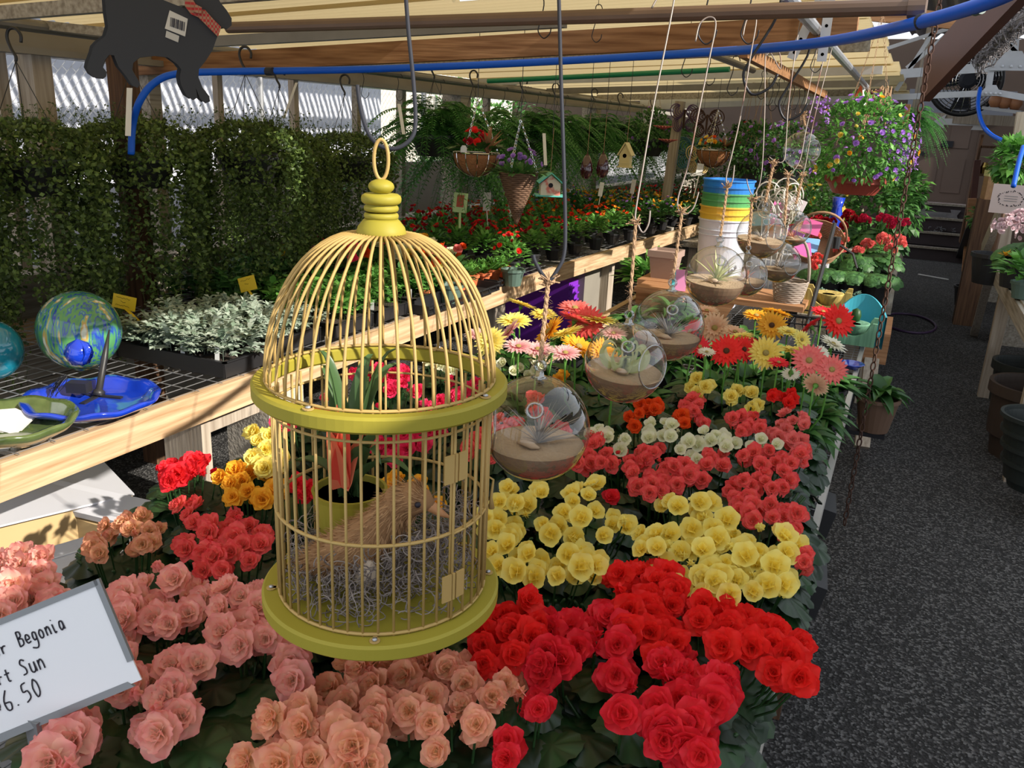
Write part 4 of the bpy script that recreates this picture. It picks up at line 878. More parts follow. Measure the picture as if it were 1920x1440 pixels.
G('deep golden gerbera under the plank table', [(1418, 592, 22, 'gold', up), (1455, 588, 26, 'gold', (.1, .4, 1)), (1447, 610, 25, 'gold', fc, 1)])
G('pale gold gerbera facing the camera in the right group', [(1436, 662, 28, 'lemon', fc), (1460, 680, 18, 'crimson', up)])
G('lemon gerbera pair right of the pale gold one', [(1478, 622, 18, 'yellow', up), (1503, 637, 17, 'yellow', rt), (1485, 657, 23, 'lemon', (0, .0, 1))])
G('pink gerbera with a green eye', [(1517, 676, 28, 'rose', fc)])
G('pink gerbera at the right table edge', [(1560, 693, 25, 'rose', fc), (1540, 665, 16, 'ger_white', rt)])
G('bright red gerbera facing right before the teal chair planter', [(1572, 602, 28, 'red', (.45, -.75, .45)), (1543, 585, 20, 'crimson', up)], zt=1.02)
G('dark red gerbera seen from the side', [(1520, 612, 22, 'crimson', (-.7, .2, .6))], zt=1.0)
G('white gerbera tilted right near the table edge', [(1562, 645, 23, 'ger_white', (.4, -.1, .9))])
G('peach gerbera turned away from the camera', [(1530, 722, 22, 'peachy', bk), (1483, 700, 15, 'ger_white', (0, .4, -.7))], zt=.93)
for (u, v, lb) in ((1200, 720, 'leafy gerbera without flowers behind the orange begonia'), (1000, 745, 'gerbera leaves above the largest globe'), (1330, 700, 'broad gerbera leaves in the centre'), (1440, 710, 'gerbera leaves under the pale gold flower'), (1590, 760, 'large leaved plant hanging over the right edge'), (1600, 700, 'leafy plant beside the white gerbera'), (1130, 690, 'gerbera leaves left of the curly globe'), (1400, 690, 'gerbera leaves between the red pair and the yellow begonias'), (1180, 630, 'gerbera leaves behind the curly globe'), (1250, 655, 'gerbera leaves seen through the spidery globe'), (1340, 645, 'gerbera leaves under the cream flowers'), (1290, 590, 'gerbera leaves before the plank stand'), (1400, 612, 'gerbera leaves below the plank top'), (1080, 620, 'gerbera leaves under the golden flowers'), (960, 650, 'gerbera leaves beside the cage dome'), (1190, 580, 'leafy green plants at the far left of the gerberas'), (1260, 560, 'dark leaf clump at the left end of the plank stand'), (1480, 650, 'gerbera leaves under the lemon pair')):
    c = P(u, v, z=.80); t = thing('potted_gerbera', lb, 'gerbera', (min(c.x, -.15), c.y, TZ + .004)); put(BEGPOT, 'pot', t); put(random.choice(GERFOL), 'foliage', t, rot=(0, 0, rnd(0, 6)))
# plant hanging beside the right edge in a brown pot
c = P(1600, 770, z=.5); t = thing('potted_plant', 'leafy plant in a brown pot standing against the right table edge', 'potted plant', (.03, c.y + .1, .40)); put(pot_mesh(.085, .06, .15, mat('brown_pot', (.14, .08, .05), .6)), 'pot', t); put(GERFOL[0], 'foliage', t, (0, 0, .05))
tag(MB().box((.0, c.y + .1, .388), (.16, .10, .018)).box((-.072, c.y + .1, .48), (.012, .08, .2)).build('shelf_bracket', M['iron']), 'small dark bracket on the table edge carrying the brown pot', 'bracket')
# ================================================================= price sign, tags
sc_ = P(60, 1240, d=.98); sg = thing('price_sign', 'white handwritten begonia price sign in a grey holder at lower left', 'sign', sc_)
A, Bc, D_ = P(0, 1165, d=.98), P(184, 1090, d=.98), P(206, 1290, d=.98); O_ = A - sc_; 
ux = (Bc - A).normalized(); uz = (Bc - D_); uz = (uz - ux * uz.dot(ux)).normalized(); un = uz.cross(ux)
Ms = Matrix((ux, un, uz)).transposed().to_4x4(); L_ = (Bc - A).length; H_ = (Bc - D_).length
Ms.translation = O_
def sgp(pts, th, off=0): mb = MB(); mb.poly(pts, th, Ms @ Matrix.Translation((0, off, 0))); return mb
sgp([(-.15, 0), (L_, 0), (L_ + .004, -H_), (-.15, -H_)], .002).build('sign_card', M['white'], sg)
fr = MB(); 
for pts in ([(-.15, -.004), (L_, -.004), (L_, .003), (-.15, .003)], [(L_ - .004, .003), (L_ + .003, .003), (L_ + .004, -H_ * .8), (L_ - .003, -H_ * .8)], [(-.15, -H_ + .004), (L_ - .012, -H_ + .004), (L_ - .006, -H_ - .004), (-.15, -H_ - .006)]): fr.poly(pts, .005, Ms)
fr.build('holder_frame', M['grey_al'], sg)
stq = P(60, 1350, d=.98) - sc_; MB().beam(stq, stq + V((0, .01, -.42)), .022, .006).build('stake', M['grey_al'], sg)
# handwriting, as strokes in sign coordinates given by picture position
S_ = {'e': [[(0, .45), (.8, .5), (.7, .9), (.3, 1), (.05, .5), (.3, .05), (.9, .15)]], 'r': [[(.1, 1), (.15, 0)], [(.15, .6), (.45, .95), (.8, .9)]], 'B': [[(.1, 1.7), (0, 0)], [(.1, 1.7), (.7, 1.6), (.7, 1.1), (.1, .9), (.85, .75), (.8, .15), (0, 0)]],
      'g': [[(.8, .9), (.3, 1), (.1, .5), (.3, .1), (.75, .3), (.8, .9), (.75, -.3), (.3, -.8), (-.6, -.6)]], 'o': [[(.4, 1), (.05, .6), (.2, .05), (.7, .1), (.8, .7), (.4, 1)]], 'n': [[(.1, 1), (.1, 0)], [(.1, .6), (.5, 1), (.8, .7), (.85, 0)]], 'i': [[(.2, 1), (.3, 0), (.6, .1)], [(.2, 1.45), (.26, 1.5)]],
      'a': [[(.8, .9), (.3, 1), (.05, .4), (.3, 0), (.75, .3), (.8, .9), (.9, 0)]], 't': [[(.4, 1.6), (.35, .1), (.7, 0)], [(0, 1), (.8, 1.05)]], 'S': [[(.9, 1.4), (.4, 1.6), (.1, 1.2), (.7, .7), (.7, .2), (.1, .1)]], 'u': [[(.1, 1), (.1, .2), (.5, 0), (.8, .3), (.85, 1), (.95, 0)]],
      '$': [[(.8, 1.2), (.2, 1.3), (.1, .9), (.8, .6), (.7, .1), (.1, .1)], [(.35, 1.6), (.3, -.2)], [(.6, 1.6), (.55, -.2)]], '6': [[(.8, 1.7), (.1, .9), (.15, .1), (.7, .05), (.85, .6), (.2, .7)]], '.': [[(.2, .1), (.3, .15)]], '5': [[(.8, 1.6), (.2, 1.5), (.1, .9), (.7, .9), (.8, .3), (.1, 0)]], '0': [[(.5, 1.6), (.1, .9), (.3, .05), (.8, .4), (.85, 1.2), (.5, 1.6)]], 'p': [[(.1, 1), (.1, -.7)], [(.1, .9), (.7, 1), (.8, .4), (.15, .1)]]}
Mi = Ms.copy(); 
def write(txt, u, v, du, dv, hx):
    mb = MB(); base = P(u, v, d=.98)
    p0 = (Ms.inverted() @ (base - sc_)); e = Ms.inverted() @ (P(u + du, v + dv, d=.98) - sc_); step = (V((e.x, 0, e.z)) - V((p0.x, 0, p0.z))) / max(1, len(txt)); dirn = step.normalized(); nrm_ = V((-dirn.z, 0, dirn.x))
    for i, ch in enumerate(txt):
        if ch == ' ': continue
        for stq_ in S_[ch]:
            pts = [V((p0.x, -.0018, p0.z)) + step * (i + .0) + dirn * (x * step.length * .72) + nrm_ * (y_ * hx) for x, y_ in stq_]
            mb.tube(smooth(pts, 3) if len(pts) > 2 else pts, .0009, 4)
    mb.v = [Ms @ p for p in mb.v]; mb.build('handwriting', M['ink'], sg)
write('er', -8, 1232, 30, -12, .009); write('Begonia', 40, 1212, 88, -36, .0105); write('urt', -14, 1290, 44, -18, .009); write('Sun', 46, 1267, 46, -18, .012); write('$', -4, 1330, 12, -5, .010); write('6.50', 16, 1333, 72, -33, .014)
def stake_tag(lb, u, v, w, h, d, mt, foot, lines=3, tilt=0, rz=.3, red=False, name='plant_tag', z0=None, inkm='ink'):
    c = P(u, v, d=d); W_, H2 = w * d / F_PX, h * d / F_PX; t = thing(name, lb, 'plant tag', c, rz)
    R_ = Euler((-.15, tilt, 0)).to_matrix().to_4x4(); mb = MB(); mb.poly([(-W_ / 2, -H2 / 2), (W_ / 2, -H2 / 2), (W_ / 2, H2 / 2), (-W_ / 2, H2 / 2)], .0015, R_); mb.build('tag_plate', mt, t)
    f = P(*foot, d=d) - c; f = Euler((0, 0, -rz)).to_matrix() @ f; MB().beam((0, .001, -H2 * .4), f, max(.004, W_ * .16), .002).build('tag_stem', mt, t)
    if lines:
        ln = MB(); random.seed(int(u))
        for i in range(lines):
            zz = H2 * (.28 - .27 * i); x0 = -W_ * .36 + (i == 1) * W_ * .2
            pts = [V((x0 + k * W_ * .055, -.0015, zz + rnd(-.06, .06) * H2)) for k in range(12 if i != 1 else 5)]; ln.tube(pts, W_ * .008, 3)
        ln.v = [R_ @ p for p in ln.v]; ln.build('handwriting', M[inkm], t)
    if red:
        mb = MB(); mb.box((0, -.0018, H2 * .08), (W_ * .5, .001, H2 * .62)); mb.v = [R_ @ p for p in mb.v]; mb.build('flower_picture', mat('red_print', (.32, .03, .02), .6, c2=(.5, .12, .06), scale=150), t)
    return t
stake_tag('yellow handwritten stake tag left above the silver foliage', 233, 567, 46, 26, 2.95, M['yellowtag'], (268, 610), 3, .15, inkm='rust')
stake_tag('yellow handwritten stake tag above the green seedlings', 464, 532, 34, 27, 3.4, M['yellowtag'], (493, 582), 2, -.3, inkm='rust')
stake_tag('yellow stake tag behind the left of the cage dome', 532, 470, 22, 24, 4.2, M['yellowtag'], (543, 505), 2, -.1, inkm='rust')
stake_tag('white price card left of the cage finial', 682, 408, 30, 46, 4.6, M['whitetag'], (682, 450), 3, 0, inkm='grey_al')
stake_tag('green and white tag with a red flower picture', 863, 380, 27, 36, 4.9, mat('green_print', (.45, .62, .30), .5), (862, 428), 0, .05, red=True)
stake_tag('grey-white tag on a tall stem under the coir basket', 913, 378, 14, 34, 5.3, M['paper'], (915, 430), 0)
stake_tag('white tag on a stem behind the cone basket', 957, 395, 10, 20, 5.6, M['whitetag'], (957, 425), 0)
stake_tag('narrow white tag standing below the eggplants', 1127, 355, 8, 26, 6.3, M['whitetag'], (1121, 392), 2, .1)
stake_tag('beige tag right of the narrow white one', 1187, 350, 8, 26, 7.0, M['paper'], (1180, 395), 2, .1)
stake_tag('white card with a dark blue cap above the buckets', 1312, 318, 12, 22, 6.5, M['whitetag'], (1300, 372), 2, .1)
# ================================================================= chain at the table edge
ch = MB(); top = P(1768, -30, y=3.25); bot = P(1583, 985, y=3.25); L = (top - bot).length; n = int(L / .030); dn = (top - bot).normalized()
for i in range(n):
    c = bot + dn * (i + .5) * L / n; q = (dn.to_track_quat('Z', 'Y') @ Euler((0, 0, (PI / 2) * (i % 2) + .5)).to_quaternion()).to_matrix()
    ch.tube([c + q @ V((.0085 * math.sin(a), 0, .0165 * math.cos(a) )) for a in [2 * PI * k / 12 for k in range(12)]], .0030, 5, True)
tag(ch.build('rusty_chain', M['rust'], smooth=True), 'long rusty chain hanging beside the right table edge', 'chain')
# blue water hose overhead
hb = thing('blue_hose', 'bright blue water pipe sweeping overhead across the whole aisle', 'hose', (0, 0, 0))
pts = [P(246, 290, d=3.05), P(249, 235, d=3.05), P(262, 190, d=3.0), P(290, 155, d=3.0), P(335, 138, d=3.0), P(440, 134, d=3.0), P(640, 131, d=3.0), P(850, 124, d=3.0), P(1040, 115, d=2.9), P(1280, 101, d=2.6), P(1420, 92, d=2.3), P(1560, 77, d=2.0), P(1700, 48, d=1.65), P(1850, 5, d=1.38), P(1990, -60, d=1.2)]
MB().tube(smooth(pts, 6), .0125, 14).build('hose_pipe', M['blue'], hb, smooth=True)
for i, (u, v, d) in enumerate(((1828, 14, 1.42), (1722, 42, 1.6), (248, 226, 3.05), (500, 134, 3.0))):
    q = P(u, v, d=d); q2 = P(u + 12, v - (4 if i < 2 else 0) + (8 if i == 2 else 0), d=d - .012) if i != 2 else P(u - 1, v + 10, d=d); MB().tube([q, q2], .0142, 14).build('hose_clip', M['dgreenpl'] if i == 0 else M['greyrod'], hb)
tag(MB().tube(smooth([P(1838, 165, y=8.3), P(1834, 200, y=8.1), P(1846, 240, y=7.8), P(1880, 264, y=7.3), P(1940, 276, y=7.0)], 6), .016, 10).build('blue_hose', M['blue'], smooth=True), 'light blue hose loop hanging right of the arrow sign', 'hose')
tag(MB().tube(smooth([P(1919, 275, y=5.2), P(1910, 305, y=5.1), P(1900, 350, y=5.0)], 6), .012, 8).build('blue_strap', M['blue'], smooth=True), 'blue strap hanging beside the right frame edge post', 'strap')
pts = [P(1650, 590, z=.012)] + [P(1705 + 50 * math.cos(a), 606 + 17 * math.sin(a) + 7 * math.cos(a), z=.012) for a in [PI + 2 * PI * k / 20 for k in range(21)]]
tag(MB().tube(pts, .011, 8).build('purple_hose', mat('dark_purple_hose', (.045, .02, .06), .5), smooth=True), 'dark purple hose loop lying on the gravel walkway', 'hose')
# S hooks strung under the roof
sh = MB(); r = .035
pts = [V((r * .8 * math.cos(a), 0, r * math.sin(a))) for a in [-.3 + (PI + .6) * k / 12 for k in range(13)]] + [V((r * 1.0 * -1, 0, -.04)), V((-.9 * r, 0, -.07))]
S1 = MB().tube(smooth([V((.02, 0, .055)), V((.012, 0, .072)), V((-.004, 0, .075)), V((-.012, 0, .06)), V((-.005, 0, .02)), V((-.018, 0, -.04)), V((-.02, 0, -.065)), V((0, 0, -.085)), V((.02, 0, -.07)), V((.024, 0, -.05))], 4), .0022, 6).mesh('s_hook', M['iron'], True)
for (u, v, d, s, lb) in ((1022, 22, 2.3, .8, 'black s-hook near the first rod at the top'), (1120, 42, 2.3, .6, 'black s-hook on the steel joist above the beam'), (1290, 105, 3.2, .9, 'black s-hook hanging below the blue hose near the middle'), (1333, 125, 3.6, .9, 'black s-hook right of the green pole end'), (1376, 140, 3.6, 1.0, 'wide black s-hook before the short grey pipe'), (1330, 15, 1.9, .9, 'bent black hook carrying a bright wire at the top'), (1410, 18, 2.0, .9, 'second bent black hook at the top'), (1453, 60, 2.2, 1.9, 'long black s-hook crossing the wooden beam'), (1510, 130, 2.7, 1.9, 'long black s-hook below the blue hose on the right'), (1533, 98, 2.6, .7, 'small black s-hook beside the galvanised pipe')):
    q = P(u, v, d=d); o = put(S1, 's_hook', None, q, (0, .25 if s > 1.5 else 0, .2), s); tag(o, lb, 'hook')
    if RZ(q.x) - q.z > .08 * s: MB().tube([(0, 0, .07), ((RZ(q.x) - q.z) / s * (-.25 if s > 1.5 else 0), 0, (RZ(q.x) - q.z) / s)], .0012, 4).build('hook_wire', M['iron'], o)
for k in range(18):
    uu = (680, 745, 825, 890, 905, 945, 980, 1008, 1025, 1045, 1060, 1105, 1112, 1142, 1180, 1205, 1235, 1262)[k]; y = P(uu, 170, x=-2.9).y
    o = put(S1, 's_hook', None, V((-2.885, y, 1.765)), (0, 0, .6), .95); tag(o, 'dark wire hook on the grey eave pipe above the ferns', 'hook', 'hooks on the eave pipe')
for k, (u, v) in enumerate(((1430, 158), (1443, 170), (1450, 180), (1462, 172), (1478, 180), (1490, 178), (1500, 190), (1510, 185))):
    o = put(S1, 's_hook', None, P(u, v, d=5.0), (0, 0, .2), 1.0); tag(o, 'black wire hook in the cluster under the far roof', 'hook', 'hooks in the far cluster')
# ================================================================= black dog silhouette
out = [(196, -18), (199, 25), (203, 50), (198, 68), (182, 80), (175, 88), (172, 100), (165, 118), (163, 128), (170, 140), (180, 147), (193, 148), (199, 143), (200, 135), (193, 126), (198, 112), (205, 103), (214, 104), (222, 125), (238, 145), (248, 160), (258, 165), (263, 158), (258, 148), (248, 132), (250, 118), (262, 108), (290, 105), (315, 108), (332, 120), (340, 130), (337, 145), (340, 160), (350, 180), (362, 188), (370, 183), (367, 165), (375, 185), (385, 194), (394, 190), (392, 180), (380, 165), (372, 145), (373, 130), (385, 115), (398, 95), (405, 75), (412, 58), (410, 50), (425, 55), (434, 48), (434, 35), (425, 20), (413, 5), (405, -10), (395, -26), (385, -34), (378, -22), (370, -16), (360, 8), (345, 16), (325, 8), (300, -2), (280, -10), (230, -24)]
dd = 1.42; dc = P(300, 80, d=dd); dg = thing('dog_silhouette', 'flat black wooden dog silhouette with plaid bandana hanging at top left', 'ornament', dc)
n_ = (CAM - dc); n_.z = 0; n_.normalize(); hx = V((-n_.y, n_.x, 0)).normalized(); 
if hx.x < 0: hx = -hx
Md = Matrix((hx, -n_, V((0, 0, 1)))).transposed().to_4x4()
def onp(u, v):   # outline point on the board's own vertical plane
    r = RW @ V(((u - 960) / F_PX, -(v - 720) / F_PX, -1)); t = (dc - CAM).dot(n_) / r.dot(n_); q = CAM + r * t - dc; return (q.dot(hx), q.z)
ol = [onp(*p) for p in out]
MB().poly(ol, .010, Md).build('front_board', M['dogblk'], dg)
MB().poly([(x - .006, z + .002) for x, z in ol], .010, Md @ Matrix.Translation((0, .022, 0))).build('back_board', M['dogblk'], dg)
def patch(pts, mt, name, off=-.0062, th=.001): return MB().poly([onp(*p) for p in pts], th, Md @ Matrix.Translation((0, off, 0))).build(name, mt, dg)
lbm = patch([(318, 20), (352, 36), (347, 69), (309, 54)], mat('cream_label', (.60, .56, .48), .7), 'barcode_label')
mb = MB(); random.seed(4)
for k in range(11): 
    u = 320 + k * 2.5; a = onp(u, 33 + k * .9); b = onp(u - 1.2, 50 + k * .9); mb.poly([(a[0], a[1]), (a[0] + .0009 * (1 + k % 3 * .5), a[1]), (b[0] + .0009 * (1 + k % 3 * .5), b[1]), (b[0], b[1])], .0006, Md @ Matrix.Translation((0, -.0072, 0)))
mb.build('barcode', M['ink'], lbm)
lbm.children[0].location = (0, 0, 0)
patch([(312, 58), (336, 68), (334, 80), (310, 70)], mat('cream_label2', (.50, .47, .41), .7), 'price_label')
m_pl = mat('red_plaid', (.40, .03, .03), .9)
N_ = m_pl.node_tree.nodes; L_n = m_pl.node_tree.links; ck = N_.new('ShaderNodeTexChecker'); ck.inputs['Scale'].default_value = 240; ck.inputs[1].default_value = (.42, .03, .03, 1); ck.inputs[2].default_value = (.34, .20, .12, 1); tcx = N_.new('ShaderNodeTexCoord'); L_n.new(tcx.outputs['Object'], ck.inputs[0]); L_n.new(ck.outputs[0], N_['Principled BSDF'].inputs['Base Color'])
ba = patch([(348, -8), (362, 2), (372, 18), (384, 20), (400, 38), (414, 52), (408, 70), (404, 66), (388, 50), (372, 34), (358, 28), (346, 12)], m_pl, 'bandana', -.010, .006)
tr_ = patch([(366, 10), (378, 16), (376, 28), (362, 24)], m_pl, 'bandana_knot', -.014, .010)
wire = MB(); wire.tube([dc + Md @ V((-.02, 0, .09)), dc + V((0, 0, .35))], .0012, 5); wire.v = [p - dc for p in wire.v]; wire.build('hanging_wire', M['greyrod'], dg)
# white ribbon tags in the background
for (u0, v0, u1, v1, d, lb) in ((243, 165, 240, 255, 3.0, 'long white label strip on the dark brown post'), (556, 155, 532, 222, 3.9, 'translucent ribbon tag left of the trailing plants'), (748, 195, 757, 252, 4.6, 'white ribbon tag beside the ferns'), (1020, 250, 1023, 310, 5.0, 'pale ribbon tag hanging by the cone basket')):
    tag(MB().beam(P(u0, v0, d=d), P(u1, v1, d=d), .02, .002).build('ribbon_tag', M['whitetag']), lb, 'tag')
# ================================================================= trailing vine baskets
VN = []
for sd in range(3):
    random.seed(400 + sd); mb = MB()
    for k in range(11500):
        if rnd(0, 1) < .22: d = rdir(0, 1); c = V((d.x * .25, d.y * .25, -.04 + d.z * .15)) * 1.0; c *= rnd(.85, 1.08)
        else:
            a = rnd(0, 2 * PI); z = rnd(-.66, 0); rr = .26 * (1 - .12 * abs(z)) * (1 + .10 * math.sin(3 * a + sd) + .05 * math.sin(9 * a + z * 14)); 
            if z < -.42 and (math.sin(a * 7 + sd) * .5 + .5) < (-.42 - z) * 3.4: continue
            rr *= rnd(.82, 1.05); c = V((rr * math.cos(a), rr * math.sin(a), z))
        leaf(mb, c, rdir() + V((c.x, c.y, -.2)), rnd(.016, .026), rnd(.012, .018), rdir(), cc=rnd(0, 1) ** 1.6, seg=1, droop=.1)
    for k in range(60):
        a = rnd(0, 2 * PI); r = rnd(.05, .25); q = V((r * math.cos(a), r * math.sin(a), .03)); pts = [q]
        for j in range(5): q = q + V((rnd(-.02, .02), rnd(-.02, .02), rnd(.012, .035))); pts.append(q)
        mb.tube(pts, .0007, 3, c=.2)
        for p in pts[1:]:
            for _ in range(2): leaf(mb, p, rdir(), .011, .009, cc=rnd(0, .5), seg=1)
    for k in range(26):
        a = rnd(0, 2 * PI); q = V((.24 * math.cos(a), .24 * math.sin(a), -.5)); pts = [q]
        for j in range(9): q = q + V((rnd(-.015, .015), rnd(-.015, .015), -.035)); pts.append(q)
        mb.tube(pts, .0008, 3, c=.2)
        for p in pts:
            for _ in range(2): leaf(mb, p, rdir(), .014, .011, cc=rnd(0, 1), seg=1)
    VN.append(mb.mesh('trailing_foliage', M['vine']))
hgm = MB(); hgm.tube(smooth([V((.028, 0, .36)), V((.03, 0, .385)), V((.012, 0, .405)), V((-.012, 0, .40)), V((-.022, 0, .375)), V((-.012, 0, .34)), V((.002, 0, .315)), V((.0, 0, .30))], 4), .0055, 8); HGH = hgm.mesh('hanger_hook', M['black'], True)
hgm = MB()
for k in range(3): a = 2 * PI * k / 3 + .4; hgm.tube([(0, 0, .30), (.15 * math.cos(a), .15 * math.sin(a), -.02)], .0016, 5)
HGW = hgm.mesh('hanger_wires', M['black'])
BPOT = pot_mesh(.15, .10, .14, M['black'], .01, 24)
def hanging(name, lb, cat, c, fol, folname, scale=1.0, group=None, wires=True, pot=BPOT, rz=None):
    t = thing(name, lb, cat, c, 0, group); put(pot, 'pot', t, (0, 0, -.15), scale=.9)
    put(fol, folname, t, rot=(0, 0, rnd(0, 6) if rz is None else rz), scale=scale)
    if wires: put(HGH, 'hanger_hook', t, rot=(0, 0, .3)); put(HGW, 'hanger_wires', t)
    return t
random.seed(12)
for i, (x, y, z, s, lb) in enumerate(((-2.85, 1.62, 1.40, 1.0, 'trailing small-leaved plant cut by the left frame edge'), (-2.85, 2.06, 1.42, 1.0, 'trailing small-leaved basket at far left before the thick post'), (-2.80, 2.50, 1.43, 1.05, 'trailing small-leaved basket under the blue hose bend'), (-2.62, 2.93, 1.44, 1.02, 'trailing basket with its right side lit bright green'), (-2.85, 3.42, 1.40, 1.0, 'trailing small-leaved basket behind the sunlit one'), (-2.85, 3.95, 1.39, 1.0, 'trailing small-leaved basket nearest the ferns'))):
    hanging('hanging_vine', lb, 'hanging plant', (x, y, z), VN[i % 3], 'trailing_foliage', (s, s, s * .95))
# ferns
FN = []
for sd in range(2):
    random.seed(500 + sd); mb = MB()
    for k in range(125):
        a = rnd(0, 2 * PI); e = rnd(-.35, 1.3); L = rnd(.36, .6); pts = []
        for i in range(17): f = i / 16; r = L * f * math.cos(e) + .10 * f; z = L * f * math.sin(e) - L * (.55 + .5 * math.cos(e)) * f ** 2.2; pts.append(V((r * math.cos(a), r * math.sin(a), z)))
        cc = rnd(0, 1); mb.tube(pts, .0015, 3, c=.3)
        for i in range(1, 16):
            t = (pts[i + 1] - pts[i - 1]).normalized(); s = t.cross(V((0, 0, 1)))
            if s.length < .1: s = V((-math.sin(a), math.cos(a), 0))
            s.normalize()
            for m_ in (0, .5):
                p = pts[i].lerp(pts[i + 1], m_); w = .052 * math.sin(PI * min(1, (i + m_) / 16 * .82 + .16)) + .006
                for sg_ in (-1, 1): leaf(mb, p, s * sg_ + t * .35 + V((0, 0, -.15)), w, .015, cc=cc * .7 + rnd(0, .3), seg=1, droop=.1)
    FN.append(mb.mesh('fronds', M['fern']))
for i, (y, x, z, lb) in enumerate(((4.65, -2.7, 1.52, 'fern basket nearest the cage hook'), (5.25, -2.75, 1.50, 'fern basket behind the coir planter'), (5.95, -2.7, 1.50, 'fern basket behind the cone basket'), (6.7, -2.75, 1.50, 'fern basket left of the eggplant ornaments'), (7.5, -2.7, 1.50, 'fern basket behind the eggplant ornaments'), (8.4, -2.75, 1.50, 'fern basket behind the little birdhouse'), (9.4, -2.7, 1.50, 'fern basket beyond the birdhouse'), (10.5, -2.7, 1.50, 'farthest fern basket at the end of the row'))):
    hanging('hanging_fern', lb, 'hanging plant', (x, y, z), FN[i % 2], 'fronds', 1.0)
# ================================================================= things on the left bench
bz = BZ + .004
gl = thing('gazing_ball', 'swirled green and blue glass gazing ball on the left bench', 'glass ball', P(150, 705, z=bz))
c = P(151, 640, d=2.75); gl.location = (c.x, c.y, bz); r = 75 * 2.75 / F_PX * .98
m_sw = mat('swirled_glass', (.06, .25, .12), .08, c2=(.72, .78, .66), scale=5, detail=2.5, coat=.6, c3=(.12, .34, .10), ramp=(.32, .68), stretch=(9, 5, 1.2))
rp = m_sw.node_tree.nodes['Color Ramp'] if 'Color Ramp' in m_sw.node_tree.nodes else [n for n in m_sw.node_tree.nodes if n.type == 'VALTORGB'][0]
for p_, c_ in ((.37, (.02, .05, .42, 1)), (.42, (.08, .30, .14, 1)), (.55, (.02, .09, .45, 1)), (.59, (.16, .46, .22, 1)), (.64, (.60, .36, .08, 1))): e = rp.color_ramp.elements.new(p_); e.color = c_
MB().lathe([(r * math.sin(PI * i / 28) + 1e-5, r - r * math.cos(PI * i / 28)) for i in range(29)], 48).build('glass_ball', m_sw, gl, smooth=True)
MB().lathe([(.03, 0), (.03, .012), (.02, .016), (0, .016)], 16).build('ball_stub', m_sw, gl)
m_bl = mat('cobalt_glaze', (.005, .02, .28), .12, c2=(.01, .06, .62), scale=14, coat=1); m_gz = mat('olive_glaze', (.035, .06, .02), .15, c2=(.14, .19, .06), scale=30, coat=1)
def dish(name, lb, c, R, H, mt, wav=.004, rx=1.0):
    t = thing(name, lb, 'dish', c); mb = MB(); n = 72; vs = []; prof = [(.0, .012, 0), (R * .55, .012, 0), (R * .78, H * .45, .3), (R * .86, H * .9, .8), (R * .97, H, 1), (R, H * .88, 1), (R * .9, H * .55, .6), (R * .62, .004, 0), (.0, 0, 0)]
    for r_, z_, w_ in prof:
        for k in range(n): a = 2 * PI * k / n; q = 1 + wav * w_ * 3 * math.sin(7 * a) ; vs.append((r_ * q * math.cos(a) * rx, r_ * q * math.sin(a), z_ + wav * w_ * math.sin(9 * a + 1)))
    fs = [(i * n + k, i * n + (k + 1) % n, (i + 1) * n + (k + 1) % n, (i + 1) * n + k) for i in range(len(prof) - 1) for k in range(n)]
    mb.add(vs, fs); mb.build('glazed_bowl', mt, t, smooth=True); return t
q = P(172, 742, z=.80); ds = dish('garden_dish', 'cobalt blue glazed dish with wavy rim on the wire bench', (q.x, q.y, bz), .185, .05, m_bl)
mb = MB(); random.seed(6)
for i in range(9):
    a = i * .9; pts = []
    for j in range(7): f = j / 6; pts.append(V((math.cos(a) * .03 * math.sin(PI * f * .9) * (1 + .2 * (i % 2)), math.sin(a) * .03 * math.sin(PI * f * .9), .07 * f)))
    strap(mb, pts, .04, V((math.cos(a), math.sin(a), .2)), .5)
mb.lathe([(0, -.0), (.03, .0), (.042, .03), (.03, .06), (0, .075)], 14, cc=.2)
cf_ = P(148, 662, d=2.55); fo = mb.build('glass_flower', m_bl, loc=(cf_.x, cf_.y, cf_.z - .03), smooth=True); tag(fo, 'small cobalt glass flower leaning on the gazing ball', 'ornament')
st = thing('ground_spike', 'black tapered plastic spike standing in the blue dish', 'spike', P(184, 735, d=2.5))
b0 = P(184, 742, d=2.48) - st.location; b1 = P(205, 618, d=2.5) - st.location
MB().tube([b0, b0.lerp(b1, .08), b0.lerp(b1, .1), b0.lerp(b1, .55), b1], [.02, .016, .010, .010, .002], 8).build('spike', M['black'], st, smooth=True); mb = MB()
for k in range(4): a = k * PI / 2 + .3; mb.beam(b0, b0 + V((.075 * math.cos(a), .075 * math.sin(a), 0)), .014, .006)
mb.build('cross_feet', M['black'], st)
mb = MB(); q = P(148, 725, d=2.45); mb.box(q, (.06, .035, .03), (0, 0, .4)); tag(mb.build('solar_box', M['black']), 'small black plastic solar box lying in the blue dish', 'box')
mb = MB(); random.seed(3)
for k in range(26): q = P(98 + rnd(-3, 8), 735 + rnd(-6, 10), d=2.4); e = P(122 + rnd(-5, 5), 705 + rnd(-4, 6), d=2.4); m_ = q.lerp(e, .5) + V((rnd(-.008, .008), rnd(-.008, .008), rnd(0, .012))); mb.tube(smooth([q, m_, e], 3), .0009, 4)
tag(mb.build('coiled_cable', M['iron']), 'bundle of thin coiled black cable on the blue dish', 'cable')
q = P(14, 790, z=.80); dish('garden_dish', 'olive green glazed dish at the left frame edge', (q.x, q.y, bz), .17, .06, m_gz, .003)
